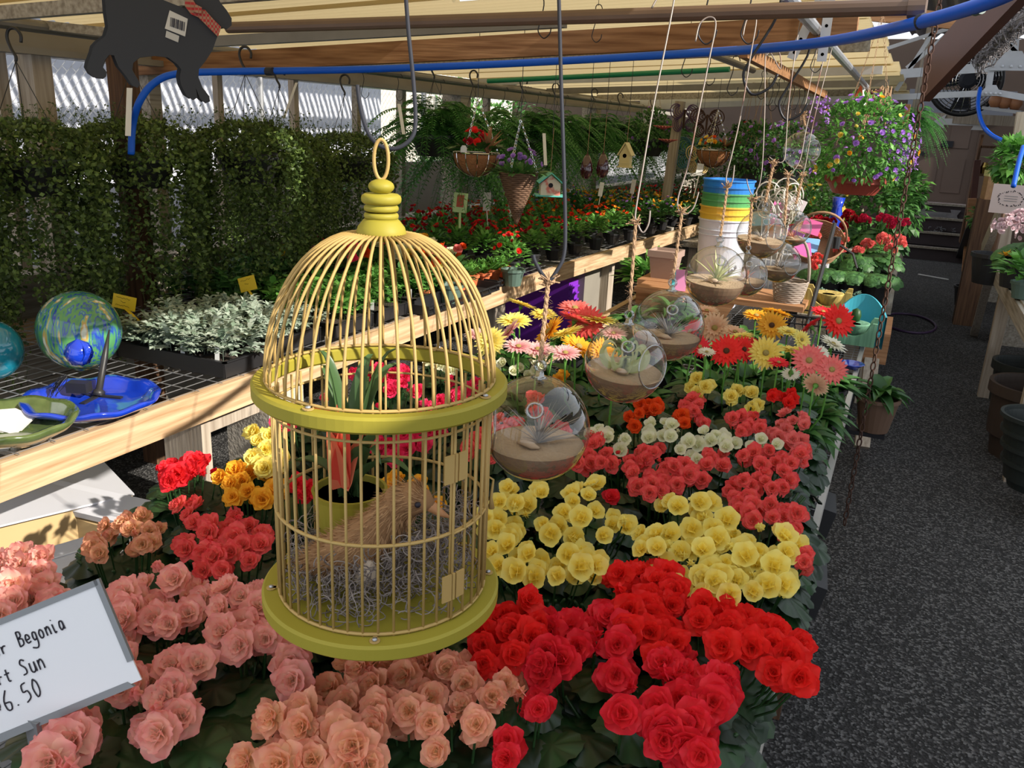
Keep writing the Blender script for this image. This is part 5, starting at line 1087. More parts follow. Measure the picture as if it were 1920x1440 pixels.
mb = MB(); a_, b_, c_, d_ = [P(u, v, d=2.2) for u, v in ((-10, 775), (35, 792), (66, 782), (60, 800))]; mb.add([P(-20, 805, d=2.18), P(30, 818, d=2.18), P(66, 784, d=2.24), P(30, 768, d=2.26), P(-20, 772, d=2.22)], [(0, 1, 2, 3, 4)]); mb.add([p + V((0, 0, .004)) for p in mb.v], [(4, 3, 2, 1, 0)])
tag(mb.build('paper_leaflet', M['paper']), 'crumpled white leaflet lying in the olive dish', 'paper')
tl = thing('gazing_ball', 'teal glass ball cut by the left frame edge', 'glass ball', (0, 0, 0)); c = P(-18, 665, d=2.6); tl.location = (c.x, c.y, bz); r = 57 * 2.6 / F_PX
m_tl = mat('teal_glass', (.0, .10, .20), .08, c2=(.02, .34, .46), scale=20, coat=1); MB().lathe([(r * math.sin(PI * i / 24) + 1e-5, r - r * math.cos(PI * i / 24)) for i in range(25)], 40).build('glass_ball', m_tl, tl, smooth=True); MB().lathe([(.02, 0), (.02, .012), (0, .014)], 12).build('ball_stub', m_tl, tl)
# trays ------------------------------------------------------------------
def tray(lb, c, sx, sy, h, cat='plant tray', folm=None, dens=60, lh=.10, ls=(.05, .03), name='seedling_tray', rz=0, group=None, seed=1, tags=0, cut=False, flower=None, fn=0, sag=.2):
    random.seed(seed); t = thing(name, lb, cat, c, rz, group); mb = MB(); w = .004
    mb.box((0, 0, .003), (sx * .92, sy * .92, .006))
    for s in (-1, 1): mb.box((s * sx / 2 * .975, 0, h / 2), (w, sy, h), (0, s * .06, 0)); mb.box((0, s * sy / 2 * .975, h / 2), (sx, w, h), (-s * .06, 0, 0)); mb.box((s * sx / 2, 0, h), (.012, sy + .012, .004)); mb.box((0, s * sy / 2, h), (sx + .012, .012, .004))
    nx = max(1, round(sx / .13)); ny = max(1, round(sy / .13))
    for i in range(1, nx): mb.box((-sx / 2 + sx * i / nx, 0, h / 2), (.006, sy * .95, h * .95))
    for i in range(1, ny): mb.box((0, -sy / 2 + sy * i / ny, h / 2), (sx * .95, .006, h * .95))
    mb.build('tray', M['black'], t); MB().box((0, 0, h * .45), (sx * .93, sy * .93, h * .8)).build('soil', M['soil'], t)
    fo = MB()
    for k in range(dens):
        x, y = rnd(-.47, .47) * sx, rnd(-.47, .47) * sy; base = V((x, y, h * .85)); ht = lh * rnd(.5, 1)
        fo.tube([base, base + V((rnd(-.01, .01), rnd(-.01, .01), ht))], .0012, 3, c=.4)
        for j in range(9):
            f = rnd(.25, 1); p = base + V((0, 0, ht * f)); d = V((rnd(-1, 1), rnd(-1, 1), rnd(.0, .8)))
            if cut:
                L = rnd(*sorted(ls)) * 1.1; dn_ = d.normalized(); leaf(fo, p, d, L, L * .35, cc=rnd(0, 1), droop=sag)
                sd = dn_.cross(V((0, 0, 1)))
                for s in (-1, 1):
                    for g in (.35, .6, .8): leaf(fo, p + dn_ * L * g, dn_ * .5 + sd * s, L * .42, L * .2, cc=rnd(0, 1), seg=1)
            else: leaf(fo, p, d, rnd(*sorted(ls)), rnd(*sorted(ls)) * .55, cc=rnd(0, 1), droop=sag)
    f_ = fo.build('seedlings', folm, t); f_['kind'] = 'stuff'
    if flower:
        for k in range(fn): s = rnd(.013, .02); put(blossom('cup', random.choice(flower)), 'flower', t, (rnd(-.47, .47) * sx, rnd(-.47, .47) * sy, h * .85 + lh * rnd(.85, 1.15)), orient((rnd(-.4, .4), -.5, .8)), s)
    for k in range(tags):
        tg_ = MB().box((0, 0, 0), (.016, .001, .045)).build('plant_label', M['whitetag'], t, (sx * (.42 - .3 * k), -sy * .46, h + .02)); tg_.rotation_euler = (-.1, 0, .2)
    return t
tray('black tray of silver leaved seedlings in front on the left bench', (-2.17, 2.12, bz), .50, .27, .055, folm=M['dusty'], dens=70, lh=.085, ls=(.075, .045), cut=True, seed=2, tags=2)
tray('second tray of silver leaved seedlings behind the first', (-2.22, 2.42, bz), .50, .27, .055, folm=M['dusty'], dens=60, lh=.075, ls=(.07, .04), cut=True, seed=3)
tray('tray of dark green tomato seedlings left beyond the silver plants', (-2.62, 2.75, bz), .5, .3, .055, folm=M['mid'], dens=90, lh=.15, ls=(.06, .03), seed=4)
tray('tray of bright green seedlings under the yellow tag', (-2.15, 2.74, bz), .42, .26, .055, folm=M['green'], dens=90, lh=.14, ls=(.055, .03), seed=5)
tray('tray of green seedlings seen through the left of the dome', (-2.15, 3.02, bz), .42, .24, .055, folm=M['green'], dens=90, lh=.12, ls=(.045, .025), seed=6, tags=1)
tray('tray of round leaved seedlings beside the bench edge', (-2.12, 3.30, bz), .38, .24, .06, folm=M['green'], dens=60, lh=.12, ls=(.06, .04), seed=7, tags=2)
tray('tray of leafy seedlings in the shade below the vines', (-2.72, 3.15, bz), .45, .4, .055, folm=M['mid'], dens=100, lh=.14, ls=(.05, .03), seed=8)
tray('tray of plants with pink and white flowers below the vines', (-2.75, 3.75, bz), .45, .42, .055, folm=M['gerb'], dens=90, lh=.13, ls=(.05, .03), seed=9, flower=['palepink', 'hotpink', 'ger_white'], fn=26)
tray('tray of magenta flowers at the back of the bench', (-2.85, 4.3, bz), .4, .45, .055, folm=M['gerb'], dens=80, lh=.12, ls=(.05, .03), seed=10, flower=['hotpink', 'darkred'], fn=22)
tray('tray of rosy flowered seedlings behind the orange pots', (-2.3, 3.72, bz), .42, .36, .055, folm=M['mid'], dens=100, lh=.14, ls=(.055, .035), seed=14, flower=['hotpink', 'palepink'], fn=16)
# impatiens-like plants with orange, cream and pink flowers seen through the dome
def smallpot(lb, c, potm, folm, fl, nf, h=.16, r=.10, nl=60, group=None, ls=.05, fs=.022, seed=None, kind='cup', name='potted_flower', cat='potted flower', single=True):
    if seed is not None: random.seed(seed)
    t = thing(name, lb, cat, c, 0, group); put(potm, 'pot', t); fo = MB()
    for k in range(nl):
        d = rdir(-.1, 1); p = V((d.x * r * rnd(.5, 1), d.y * r * rnd(.5, 1), .08 + h * (d.z * .4 + .3) * rnd(.6, 1))); leaf(fo, p, V((d.x, d.y, d.z * .5 + .2)), ls * rnd(.7, 1.2), ls * .5, cc=rnd(0, 1))
    fo.build('foliage', folm, t)
    for k in range(nf):
        d = rdir(.1, 1); put(blossom(kind, random.choice(fl)), 'flower', t, (d.x * r, d.y * r, .09 + h * (.45 + .45 * d.z) + .01), orient(d + V((0, -.5, .5))), fs * rnd(.8, 1.2))
    return t
SP = pot_mesh(.05, .036, .08, M['black'], .005, 12); SPG = pot_mesh(.06, .045, .09, M['dgreenpl'], .006, 16); SPT = pot_mesh(.034, .024, .06, M['terra'], .006, 14)
for i, (u, v, f, lb) in enumerate(((690, 490, ['orange'], 'dark leaved plant with orange flowers seen through the dome'), (735, 485, ['white'], 'dark leaved plant with cream flowers beside the orange one'), (790, 490, ['orange', 'gold'], 'dark leaved plant with amber flowers right of the cream one'), (810, 500, ['white', 'lemon'], 'dark leaved plant with pale yellow flowers at the dome edge'), (845, 505, ['rose', 'orange'], 'dark leaved plant with salmon flowers behind the orange pots'), (640, 500, ['hotpink'], 'dark leaved plant with pink flowers at the dome left'))):
    c = P(u, v, z=bz + .16); smallpot(lb, (c.x, c.y, bz), SPG, M['gerb'], f, 9, h=.2, r=.11, nl=50, ls=.07, fs=.03, seed=60 + i, kind='double')
# orange plastic pots in black carriers
k = 0; random.seed(61); fo = MB()
for _ in range(26): d = rdir(.1, 1); leaf(fo, V((d.x * .012, d.y * .012, .055)), V((d.x, d.y, d.z + .6)), rnd(.05, .09), .022, cc=rnd(0, 1), droop=.3)
OF = fo.mesh('foliage', M['green'])
for (u0, v0, u1, v1, n, lb, gp) in ((800, 556, 885, 528, 5, 'small orange plastic pot with seedlings along the bench edge', 'orange pots seen through the dome'), (800, 545, 885, 518, 5, 'small orange plastic pot in the second row seen through the dome', 'orange pots second row'), (908, 524, 945, 512, 3, 'small orange plastic pot in a black carrier right of the dome', 'orange pots right of the dome'), (903, 518, 935, 507, 3, 'small orange pot at the back of the right black carrier', 'back orange pots in the right carrier')):
    for i in range(n):
        f = i / (n - 1); q = P(u0 + (u1 - u0) * f, v0 + (v1 - v0) * f, z=bz + .03); t = thing('orange_pot', lb, 'potted plant', (q.x, q.y, bz + .008), 0, gp); put(SPT, 'pot', t); put(OF, 'foliage', t, rot=(0, 0, rnd(0, 6)))
for (u, v, L, lb) in ((843, 552, .72, 'black wire-like carrier tray holding orange pots behind the dome'), (926, 519, .30, 'black carrier tray of orange pots right of the dome')):
    q = P(u, v, z=bz + .03); mb = MB(); 
    for s in (-1, 1): mb.box((s * .085, 0, .03), (.004, L, .008)); mb.box((s * .085, 0, .006), (.004, L, .008)); mb.box((0, s * L / 2, .02), (.17, .004, .04))
    for j in range(int(L / .08)): 
        for s in (-1, 1): mb.box((s * .085, -L / 2 + .04 + j * .08, .018), (.004, .006, .03))
    mb.box((0, 0, .002), (.17, L, .003)); tag(mb.build('pot_carrier', M['black'], loc=(q.x - .0, q.y + .02, bz)), lb, 'tray')
# rows of small bedding plants: one source per kind, copied
random.seed(70)
def field(lb, gp, y0, y1, x0, x1, dx, dy, folm, fl, nf, h, seedn, pot=SP, fs=.016, ls=.055, nl=95, r=.085):
    srcs = [smallpot(lb, (0, 0, -5), pot, folm, fl, nf, h=h, r=r, nl=nl, ls=ls, fs=fs, seed=seedn + i, group=gp) for i in range(3)]; used = [0, 0, 0]; n = 0; y = y0; row = 0
    while y <= y1 + 1e-6:
        x = x0 + (.5 * dx if row % 2 else 0)
        while x <= x1 + 1e-6:
            i = n % 3; s = srcs[i]
            if used[i]: s = copy_tree(s)
            used[i] += 1; s.location = (x + rnd(-.01, .01) + max(0, (y - 4.86)) * .046 * (x > -2.4), y + rnd(-.01, .01), bz); s.rotation_euler = (0, 0, rnd(0, 6)); s.scale = (1, 1, rnd(.85, 1.15)); x += dx; n += 1
        y += dy; row += 1
    return n
smallpot('green pot of bushy leaves with red flowers at the bench edge', (P(962, 505, z=.84).x, P(962, 505, z=.84).y, bz), SPG, M['green'], ['red'], 5, h=.2, r=.11, nl=90, ls=.04, fs=.016, seed=80)
field('small red-flowered bedding plant on the left bench', 'red bedding plants', 4.35, 5.5, -3.0, -1.96, .165, .165, M['green'], ['red', 'darkred'], 6, .19, 81, ls=.045)
field('small mixed red and orange bedding plant behind the red ones', 'red and orange bedding plants', 5.66, 6.5, -3.0, -1.95, .17, .17, M['green'], ['orange', 'red', 'gold'], 6, .2, 85, ls=.045)
field('small orange and yellow bedding plant far along the bench', 'orange and yellow bedding plants', 6.68, 7.4, -2.98, -1.93, .18, .18, M['mid'], ['gold', 'orange', 'purple'], 4, .18, 89)
field('small yellow-flowered bedding plant at the far end of the bench', 'yellow bedding plants', 7.58, 8.1, -2.98, -1.9, .19, .19, M['mid'], ['yellow', 'gold'], 5, .16, 92)
tag(MB().box((-2.35, 10.1, .7), (1.5, 1.6, .05)).build('far_bench', M['wood_gr']), 'grey far bench behind the end of the long bench', 'bench')
for (y0, col, lb) in ((9.5, ['darkred', 'red'], 'wide tray of deep red flowers on the far bench'), (10.2, ['red', 'darkred'], 'second tray of red flowers farther on the far bench')):
    tray(lb, (-2.4, y0, .73), 1.3, .6, .05, folm=M['gerb'], dens=120, lh=.14, ls=(.06, .04), seed=int(y0 * 10), flower=col, fn=90)
tray('tray of yellow and orange flowers at the front of the far bench', (-2.35, 8.95, .73), 1.3, .45, .05, folm=M['mid'], dens=110, lh=.14, ls=(.06, .04), seed=13, flower=['yellow', 'gold', 'orange'], fn=80)
MB().box((-2.35, 9.3, .35), (1.2, .06, .69)).build('bench_support', M['wood_gr']); tag(bpy.data.objects['bench_support'], 'grey board support under the far bench', 'support')
# ================================================================= under the bench
bx = thing('cardboard_box', 'tan cardboard box with a red label under the bench corner', 'box', (0, 0, 0))
m_card = mat('tan_cardboard', (.62, .44, .22), .8, c2=(.52, .36, .17), scale=4); m_cw = mat('white_cardboard', (.66, .66, .70), .6, c2=(.58, .58, .62), scale=2)
c = P(60, 990, z=.42); bx.location = (c.x - .28, c.y + .22, 0); rz = -.42; bx.rotation_euler = (0, 0, rz)
MB().box((0, 0, .205), (.50, .44, .41)).build('carton', m_card, bx); MB().box((.02, .0, .414), (.50, .44, .006)).build('white_flap', m_cw, bx)
MB().box((.0, -.2215, .33), (.13, .002, .09)).build('red_label', mat('red_label', (.62, .02, .03), .4), bx); mb = MB()
for k in range(3): mb.box((-.02 + .02 * k, -.2235, .345 - .01 * k), (.012, .001, .02))
mb.build('label_print', M['white'], bx)
b2 = thing('cardboard_box', 'white topped carton beside the tan box under the bench', 'box', (-1.78, 1.24, 0), -.35); MB().box((0, 0, .19), (.5, .6, .38)).build('carton', mat('grey_carton', (.36, .34, .33), .7), b2); MB().box((0, 0, .384), (.54, .66, .006), (.0, .06, 0)).build('white_flap', m_cw, b2); mb = MB()
for k in range(5): mb.box((-.2 + k * .1, 0, .39 + (k * .1 - .2) * -.06), (.004, .6, .002), (0, .06, 0))
mb.build('creases', M['white'], b2)
b3 = MB().box((0, 0, 0), (.5, .12, .02), (.2, 0, .1)).build('cardboard_sheet', m_cw, loc=(-2.2, 1.62, .40)); tag(b3, 'folded white cardboard sheet leaning behind the cartons', 'cardboard')
tag(MB().box((-2.2, 1.62, .19), (.4, .1, .36)).build('carton_pack', m_card), 'flat tan pack holding up the cardboard sheet', 'box')
pc = thing('purple_crate', 'purple ribbed plastic crate under the left bench', 'crate', (-2.35, P(1075, 560, x=-2.2).y, 0)); m_pu = mat('purple_plastic', (.22, .03, .50), .4)
MB().box((0, 0, .26), (.5, .75, .5)).build('crate_body', m_pu, pc); mb = MB()
for k in range(9): mb.box((.256, 0, .06 + k * .05), (.012, .74, .012))
mb.build('ribs', m_pu, pc)
tag(MB().box((-2.3, 6.0, .3), (.5, .45, .58)).build('storage_board', mat('weathered_plywood', (.30, .27, .22), .8, c2=(.20, .18, .15), scale=4)), 'grey plywood box standing right of the purple crate', 'box')
# ================================================================= hanging ornaments in the middle distance
def chains(t, h, r, n=3, mt='chrome', z=0, th=.0022):
    mb = MB()
    for k in range(n):
        a = 2 * PI * k / n + .5; a_ = V((r * math.cos(a), r * math.sin(a), z)); e = V((0, 0, h)); m = 18
        for i in range(m): p = a_.lerp(e, (i + .5) / m); q = (e - a_).normalized().to_track_quat('Z', 'Y').to_matrix(); mb.tube([p + q @ V((.004 * math.sin(b) * (1 if i % 2 else .4), .004 * math.sin(b) * (.4 if i % 2 else 1), (h / m) * .62 * math.cos(b))) for b in [2 * PI * j / 6 for j in range(6)]], th * .5, 3, True)
    mb.build('hanging_chains', M[mt], t)
m_coir = mat('coir_fibre', (.20, .075, .025), .95, c2=(.36, .16, .06), scale=60, bump=.8, bscale=120)
def coir(lb, c, R, fl, seed, sc=1):
    random.seed(seed); t = thing('coir_basket', lb, 'hanging basket', c); prof = [(R * math.sin(x) + 1e-4, -R * .98 * math.cos(x)) for x in [PI / 2 * i / 9 for i in range(10)]]
    mb = MB(); mb.lathe(prof + [(R * .93, 0), (R * .9, -.02), (0, -.02)], 32); mb.build('coir_liner', m_coir, t, smooth=True)
    w = MB(); w.tube([(R * 1.02 * math.cos(a), R * 1.02 * math.sin(a), .003) for a in [2 * PI * k / 36 for k in range(36)]], .003, 5, True)
    for k in range(12): a = 2 * PI * k / 12; w.tube([(R * 1.02 * math.sin(x) * math.cos(a), R * 1.02 * math.sin(x) * math.sin(a), -R * 1.0 * math.cos(x)) for x in [PI / 2 * i / 8 for i in range(9)]], .0022, 4)
    w.build('wire_frame', M['chrome'], t); fo = MB()
    for k in range(60): d = rdir(.1, 1); leaf(fo, V((d.x * R * .8, d.y * R * .8, .02)), d, .06, .03, cc=rnd(0, 1))
    fo.build('foliage', M['gerb'], t); fo = MB()
    for k in range(14): leaf(fo, V((R * .55, 0, .0)), V((rnd(-.5, .9), rnd(-.5, .5), 1)), rnd(.08, .15), .02, cc=rnd(0, 1))
    fo.build('bronze_leaves', mat('bronze_leaf', (.42, .20, .12), .5, c2=(.30, .16, .06), by='attr', trl=.2), t)
    for k in range(14): d = rdir(.2, 1); put(blossom('cup', random.choice(fl)), 'flower', t, (d.x * R * .7 - R * .2, d.y * R * .8, .03 + .07 * d.z), orient(d + V((0, -.5, 0))), .02)
    chains(t, R * 2.3, R); return t
c = P(893, 288, d=3.7); t = coir('coir-lined wire basket with red flowers and bronze leaves', c, .10, ['red', 'darkred'], 90)
MB().poly([(-.015, 0), (.015, 0), (.015, .02), (.008, .03), (-.008, .03), (-.015, .02)], .002, Matrix.Translation((-.01, -.1, .005))).build('plant_label', M['whitetag'], t)
coir('far coir basket with orange and yellow flowers', P(1338, 282, d=6.5), .13, ['gold', 'orange', 'yellow'], 91)
c = P(972, 325, d=3.6); R = .083; t = thing('cone_basket', 'dark woven cone basket with purple flowers', 'hanging basket', c); H = .21; mb = MB(); m_wk = mat('dark_wicker', (.10, .05, .03), .8, c2=(.20, .11, .06), scale=40)
for j in range(26): f = j / 25; r_ = R * (1 - f * .95); mb.tube([(r_ * math.cos(a), r_ * math.sin(a), -H * f + .002 * math.sin(10 * a + PI * j)) for a in [2 * PI * k / 30 for k in range(30)]], .0048, 5, True)
for k in range(12): a = 2 * PI * k / 12; mb.tube([(R * math.cos(a), R * math.sin(a), .005), (R * .05 * math.cos(a), R * .05 * math.sin(a), -H)], .003, 4)
mb.build('woven_cone', m_wk, t, smooth=True); random.seed(92); fo = MB()
for k in range(110): d = rdir(0, 1); leaf(fo, V((d.x * R, d.y * R, .0)), d, rnd(.04, .09), .02, cc=rnd(0, 1))
fo.build('foliage', M['mid'], t)
for k in range(22): d = rdir(.0, 1); put(blossom('cup', 'violet'), 'flower', t, (d.x * R * 1.2, d.y * R * 1.2, .02 + .09 * d.z), orient(d), .014)
chains(t, .22, R)
# painted little house and birdhouse
t = thing('painted_birdhouse', 'painted birdhouse with turquoise roof and base behind the cone basket', 'birdhouse', P(1030, 365, d=4.3)); m_tq = mat('turquoise', (.10, .50, .44), .5); m_pf = mat('painted_flowers', (.66, .58, .46), .6, c2=(.62, .18, .14), scale=26, ramp=(.5, .62))
MB().poly([(-.05, 0), (.05, 0), (.05, .06), (0, .10), (-.05, .06)], .09, Euler((0, 0, .5)).to_matrix().to_4x4()).build('house_body', m_pf, t)
for s in (-1, 1): o = MB().box((0, 0, 0), (.08, .12, .006)).build('roof', m_tq, t, (s * .032 * math.cos(.5), s * .032 * math.sin(.5), .085)); o.rotation_euler = (0, s * .68, .5)
o = MB().box((0, 0, 0), (.15, .13, .006)).build('base_board', m_tq, t, (0, 0, -.003)); o.rotation_euler = (0, 0, .5)
MB().lathe([(.0001, 0), (.012, 0)], 12, (.022, -.041, .05), Euler((PI / 2, 0, .5)).to_matrix().to_4x4()).build('entry_hole', M['ink'], t); MB().tube([(0, 0, .1), (.005, 0, .33)], .0015, 4).build('cord', M['jute'], t)
t = thing('birdhouse', 'tiny pale yellow birdhouse with steep roof before the ferns', 'birdhouse', P(1172, 312, d=5.0)); m_by = mat('pale_yellow_wood', (.66, .56, .26), .6)
MB().poly([(-.032, 0), (.032, 0), (.032, .07), (0, .125), (-.032, .07)], .05).build('house_body', m_by, t)
for s in (-1, 1): o = MB().box((0, 0, 0), (.006, .07, .085)).build('roof', m_by, t, (s * .022, 0, .1)); o.rotation_euler = (0, -s * .52, 0)
MB().box((0, 0, -.003), (.078, .07, .008)).build('base_board', m_by, t); MB().box((0, -.026, .02), (.07, .006, .006)).build('porch_rail', m_by, t)
MB().lathe([(.0001, 0), (.012, 0)], 14, (0, -.0262, .062), Euler((PI / 2, 0, 0)).to_matrix().to_4x4()).build('entry_hole', M['ink'], t); MB().tube([(0, 0, .135), (.004, 0, .32)], .0014, 4).build('cord', M['jute'], t)
m_eg = mat('aubergine_skin', (.035, .006, .012), .12, c2=(.06, .01, .015), scale=4, coat=1)
for i, (u, v, d, lb) in enumerate(((1100, 312, 4.6, 'left of the two dark aubergine ornaments'), (1130, 310, 4.6, 'right of the two dark aubergine ornaments'))):
    t = thing('aubergine_ornament', lb, 'ornament', P(u, v, d=d)); mb = MB(); mb.lathe([(.0, -.068), (.018, -.064), (.031, -.045), (.036, -.018), (.030, .016), (.020, .044), (.012, .058), (0, .064)], 24); mb.build('body', m_eg, t, smooth=True)
    MB().lathe([(.016, .050), (.010, .062), (.004, .068), (.003, .08)], 8).build('calyx', M['rust'], t); MB().tube([(0, 0, .075), (.003, 0, .28)], .0013, 4).build('cord', M['jute'], t)
# wire flower and butterfly ornaments on and near the far post
def butterfly(lb, u, v, d, s, mt, rz=0):
    t = thing('metal_butterfly', lb, 'ornament', P(u, v, d=d), rz); 
    for sx in (-1, 1):
        for (cz, rx, rz_) in ((.045, .055, .05), (-.045, .04, .045)):
            mb = MB(); 
            for j in range(5):
                f = 1 - j * .19; mb.tube([(sx * (.012 + rx * f + rx * f * math.cos(a) * .95), .01 * math.sin(a), cz * (1 if j else 1) + rz_ * f * math.sin(a)) for a in [2 * PI * k / 16 for k in range(16)]], .004, 4, True)
            mb.v = [p * s for p in mb.v]; mb.build('wing', mt, t, smooth=True)
    mb = MB(); mb.tube([(0, 0, -.07 * s), (0, 0, .06 * s)], [.006 * s, .009 * s], 8); mb.build('body', M['rust'], t); return t
butterfly('teal beaded metal butterfly on the far post', 1298, 288, 7.8, 1.5, mat('teal_bead', (.04, .16, .20), .5)); butterfly('brown metal butterfly above the marigold basket', 1325, 232, 7.5, 1.3, M['rust'], .5); butterfly('purple metal butterfly high on the far post', 1283, 222, 7.7, 1.3, mat('plum', (.12, .06, .14), .6), .8); butterfly('gold metal butterfly left of the coir basket far away', 1310, 300, 7.2, 1.2, mat('old_gold', (.50, .36, .14), .5), .9)
for i, (u, v, lb) in enumerate(((1243, 243, 'upper red metal flower left of the far post'), (1252, 268, 'lower red metal flower left of the far post'))):
    t = thing('metal_flower', lb, 'ornament', P(u, v, d=7.2)); mb = MB()
    for k in range(16): a = 2 * PI * k / 16; mb.beam((0, 0, 0), (.085 * math.cos(a), .085 * math.sin(a), .03), .016, .004)
    mb.build('petals', mat('faded_red_metal', (.40, .06, .07), .5, c2=(.55, .14, .14), scale=10), t); MB().lathe([(.0, .02), (.02, .012), (.022, 0)], 10).build('centre', M['rust'], t)
# ================================================================= plank table, buckets and far middle
pt = thing('plank_stand', 'low cedar plank stand on the centre table behind the gerberas', 'stand', (-.80, 4.45, TZ + .004))
L_a, L_b = P(1232, 548, z=.80), P(1505, 575, z=.80)
MB().box((0, 0, .155), (.86, .40, .028)).build('top_plank', M['cedar'], pt)
for x in (-.3, .3): MB().box((x, 0, .07), (.09, .30, .14)).build('leg', M['cedar'], pt)
mb = MB(); mb.add([(-.10, -.205, .14), (.10, -.205, .14), (.03, -.205, .0), (-.02, -.205, .0)], [(0, 1, 2, 3)]); mb.add([(-.10, -.195, .14), (.10, -.195, .14), (.03, -.195, .0), (-.02, -.195, .0)], [(3, 2, 1, 0)]); mb.build('apron', M['cedar'], pt)
bkz = TZ + .004 + .17
bc = P(1352, 560, y=4.5); bxx = P(1352, 470, y=4.55).x
r_b = .142
BK = []
cols = [('white', 'white pail at the bottom of the bucket stack', (.66, .68, .78)), ('y1', 'lower yellow pail of the bucket stack', (.80, .52, .06)), ('y2', 'upper yellow pail of the bucket stack', (.78, .50, .06)), ('g1', 'lower green pail of the bucket stack', (.10, .36, .12)), ('g2', 'upper green pail of the bucket stack', (.09, .33, .11)), ('b1', 'lower blue pail of the bucket stack', (.03, .20, .60)), ('b2', 'topmost blue pail of the bucket stack', (.03, .24, .72))]
for i, (k, lb, col) in enumerate(cols):
    t = thing('plastic_bucket', lb, 'bucket', (bxx, 4.52, TZ + .006 + .036 * i)); H = .50; mt = mat('pail_' + k, col, .3, coat=.3); mb = MB(); r0, r1 = r_b * .80, r_b * (1.0 - .003 * i)
    pr = [(0, 0), (r0, 0), (r0 + .002, .004)]; pr += [(r0 + (r1 - r0) * .80, H * .80)]
    for j in range(2 if i == 0 else 0): z = H * (.82 + .055 * j); rr = r0 + (r1 - r0) * (.82 + .055 * j); pr += [(rr, z), (rr + .006, z + .002), (rr + .006, z + .006), (rr, z + .008)]
    pr += [(r1, H - .01), (r1 + .007, H - .008), (r1 + .007, H), (r1 - .002, H), (r0 - .003, .01), (0, .01)]
    mb.lathe(pr, 40); mb.build('pail', mt, t, smooth=False)
# move the stack: it stands on the table just behind the plank
for o in [o for o in COL.objects if o.name.startswith('plastic_bucket')]: o.location.y = 4.86; o.location.x = P(1352, 470, y=4.86).x
# colourful things beyond: toys, baskets, wire hearts
random.seed(120)
def basket(lb, c, R, H, mt, handle=True, hm=None, flat=1.0, hh=1.6, rz=0):
    t = thing('wicker_basket', lb, 'basket', c, rz); mb = MB(); n = max(6, int(H / .009))
    for j in range(n): f = j / (n - 1); r_ = R * (.78 + .22 * f); mb.tube([(r_ * math.cos(a), r_ * flat * math.sin(a) , H * f + .002 * math.sin(12 * a + PI * j)) for a in [2 * PI * k / 30 for k in range(30)]], .0052, 5, True)
    mb.lathe([(0, .004), (R * .78, .004), (R * .78, .0)], 24); mb.build('woven_body', mt, t, smooth=True)
    if handle: MB().tube([(R * math.cos(a), 0, H + R * hh * math.sin(a)) for a in [PI * k / 16 for k in range(17)]], .008, 6).build('handle', hm or mt, t, smooth=True)
    return t
m_ww = mat('whitewashed_wicker', (.42, .35, .29), .8, c2=(.26, .20, .16), scale=60); m_wb = mat('brown_wicker', (.24, .12, .06), .8, c2=(.38, .22, .12), scale=60)
q = P(1478, 560, z=.80); basket('small whitewashed basket with tall handle on the plank end', (-.46, 4.36, TZ + .004 + .172), .085, .10, m_ww, hh=2.6, rz=.25)
q = P(1500, 500, y=5.6); basket('round brown wicker basket behind the globes', (q.x, 5.6, q.z - .02), .17, .10, m_wb, rz=.4, hh=1.4)
st_ = thing('display_stand', 'white cloth covered display stand behind the plank stand', 'stand', (-.60, 5.62, 0)); MB().box((0, 0, .42), (.45, .40, .84)).build('cloth_cover', mat('pale_cloth', (.40, .40, .44), .9), st_)
for o in COL.objects:
    if o.get('label', '').startswith('round brown wicker'): o.location = (-.48, 5.62, .90); o.rotation_euler = (.7, 0, .2)
tb_ = thing('toy_bundle', 'bundle of bright pink, purple and blue garden spinners', 'toy', (-.64, 5.5, .845)); 
for k, (col) in enumerate(((.85, .15, .45), (.25, .55, .85), (.40, .12, .62), (.55, .78, .18), (.86, .30, .55), (.25, .62, .85), (.90, .45, .20), (.82, .2, .5), (.80, .70, .75), (.85, .15, .40))):
    a = k * .63; m_t = mat('toy_colour_%d' % k, col, .4); o = MB().box((0, 0, 0), (.11, .016, .085), (rnd(-.4, .4), rnd(-.4, .4), rnd(-.6, .6))).build('panel', m_t, tb_, (.0 + .17 * math.cos(a) * (1 if k % 2 else .6), .08 * math.sin(a), .06 + .035 * k * (1 if k % 3 else .5)))
wh = thing('wire_hearts', 'bundle of curled white wire ornaments standing on a stand', 'ornament', (-.66, 5.2, TZ)); mb = MB(); random.seed(121)
for k in range(20):
    c = P(rnd(1425, 1490), rnd(352, 405), y=5.2) - V((-.66, 5.2, TZ)); r_ = rnd(.025, .085); e = Euler((PI / 2 + rnd(-.4, .4), rnd(-.6, .6), rnd(-.8, .8))).to_matrix(); mb.tube([c + e @ V((r_ * (1 - .06 * i * .3) * math.cos(i * .42), r_ * (1 - .05 * i * .3) * math.sin(i * .42), 0)) for i in range(18)], .0042, 5)
for k in range(5): c = P(1430 + 14 * k, 380, y=5.2) - V((-.66, 5.2, TZ)); mb.tube([c, V((c.x * .5, 0, .0))], .004, 5)
mb.build('curled_wires', mat('white_wire', (.66, .62, .56), .4), wh, smooth=True)
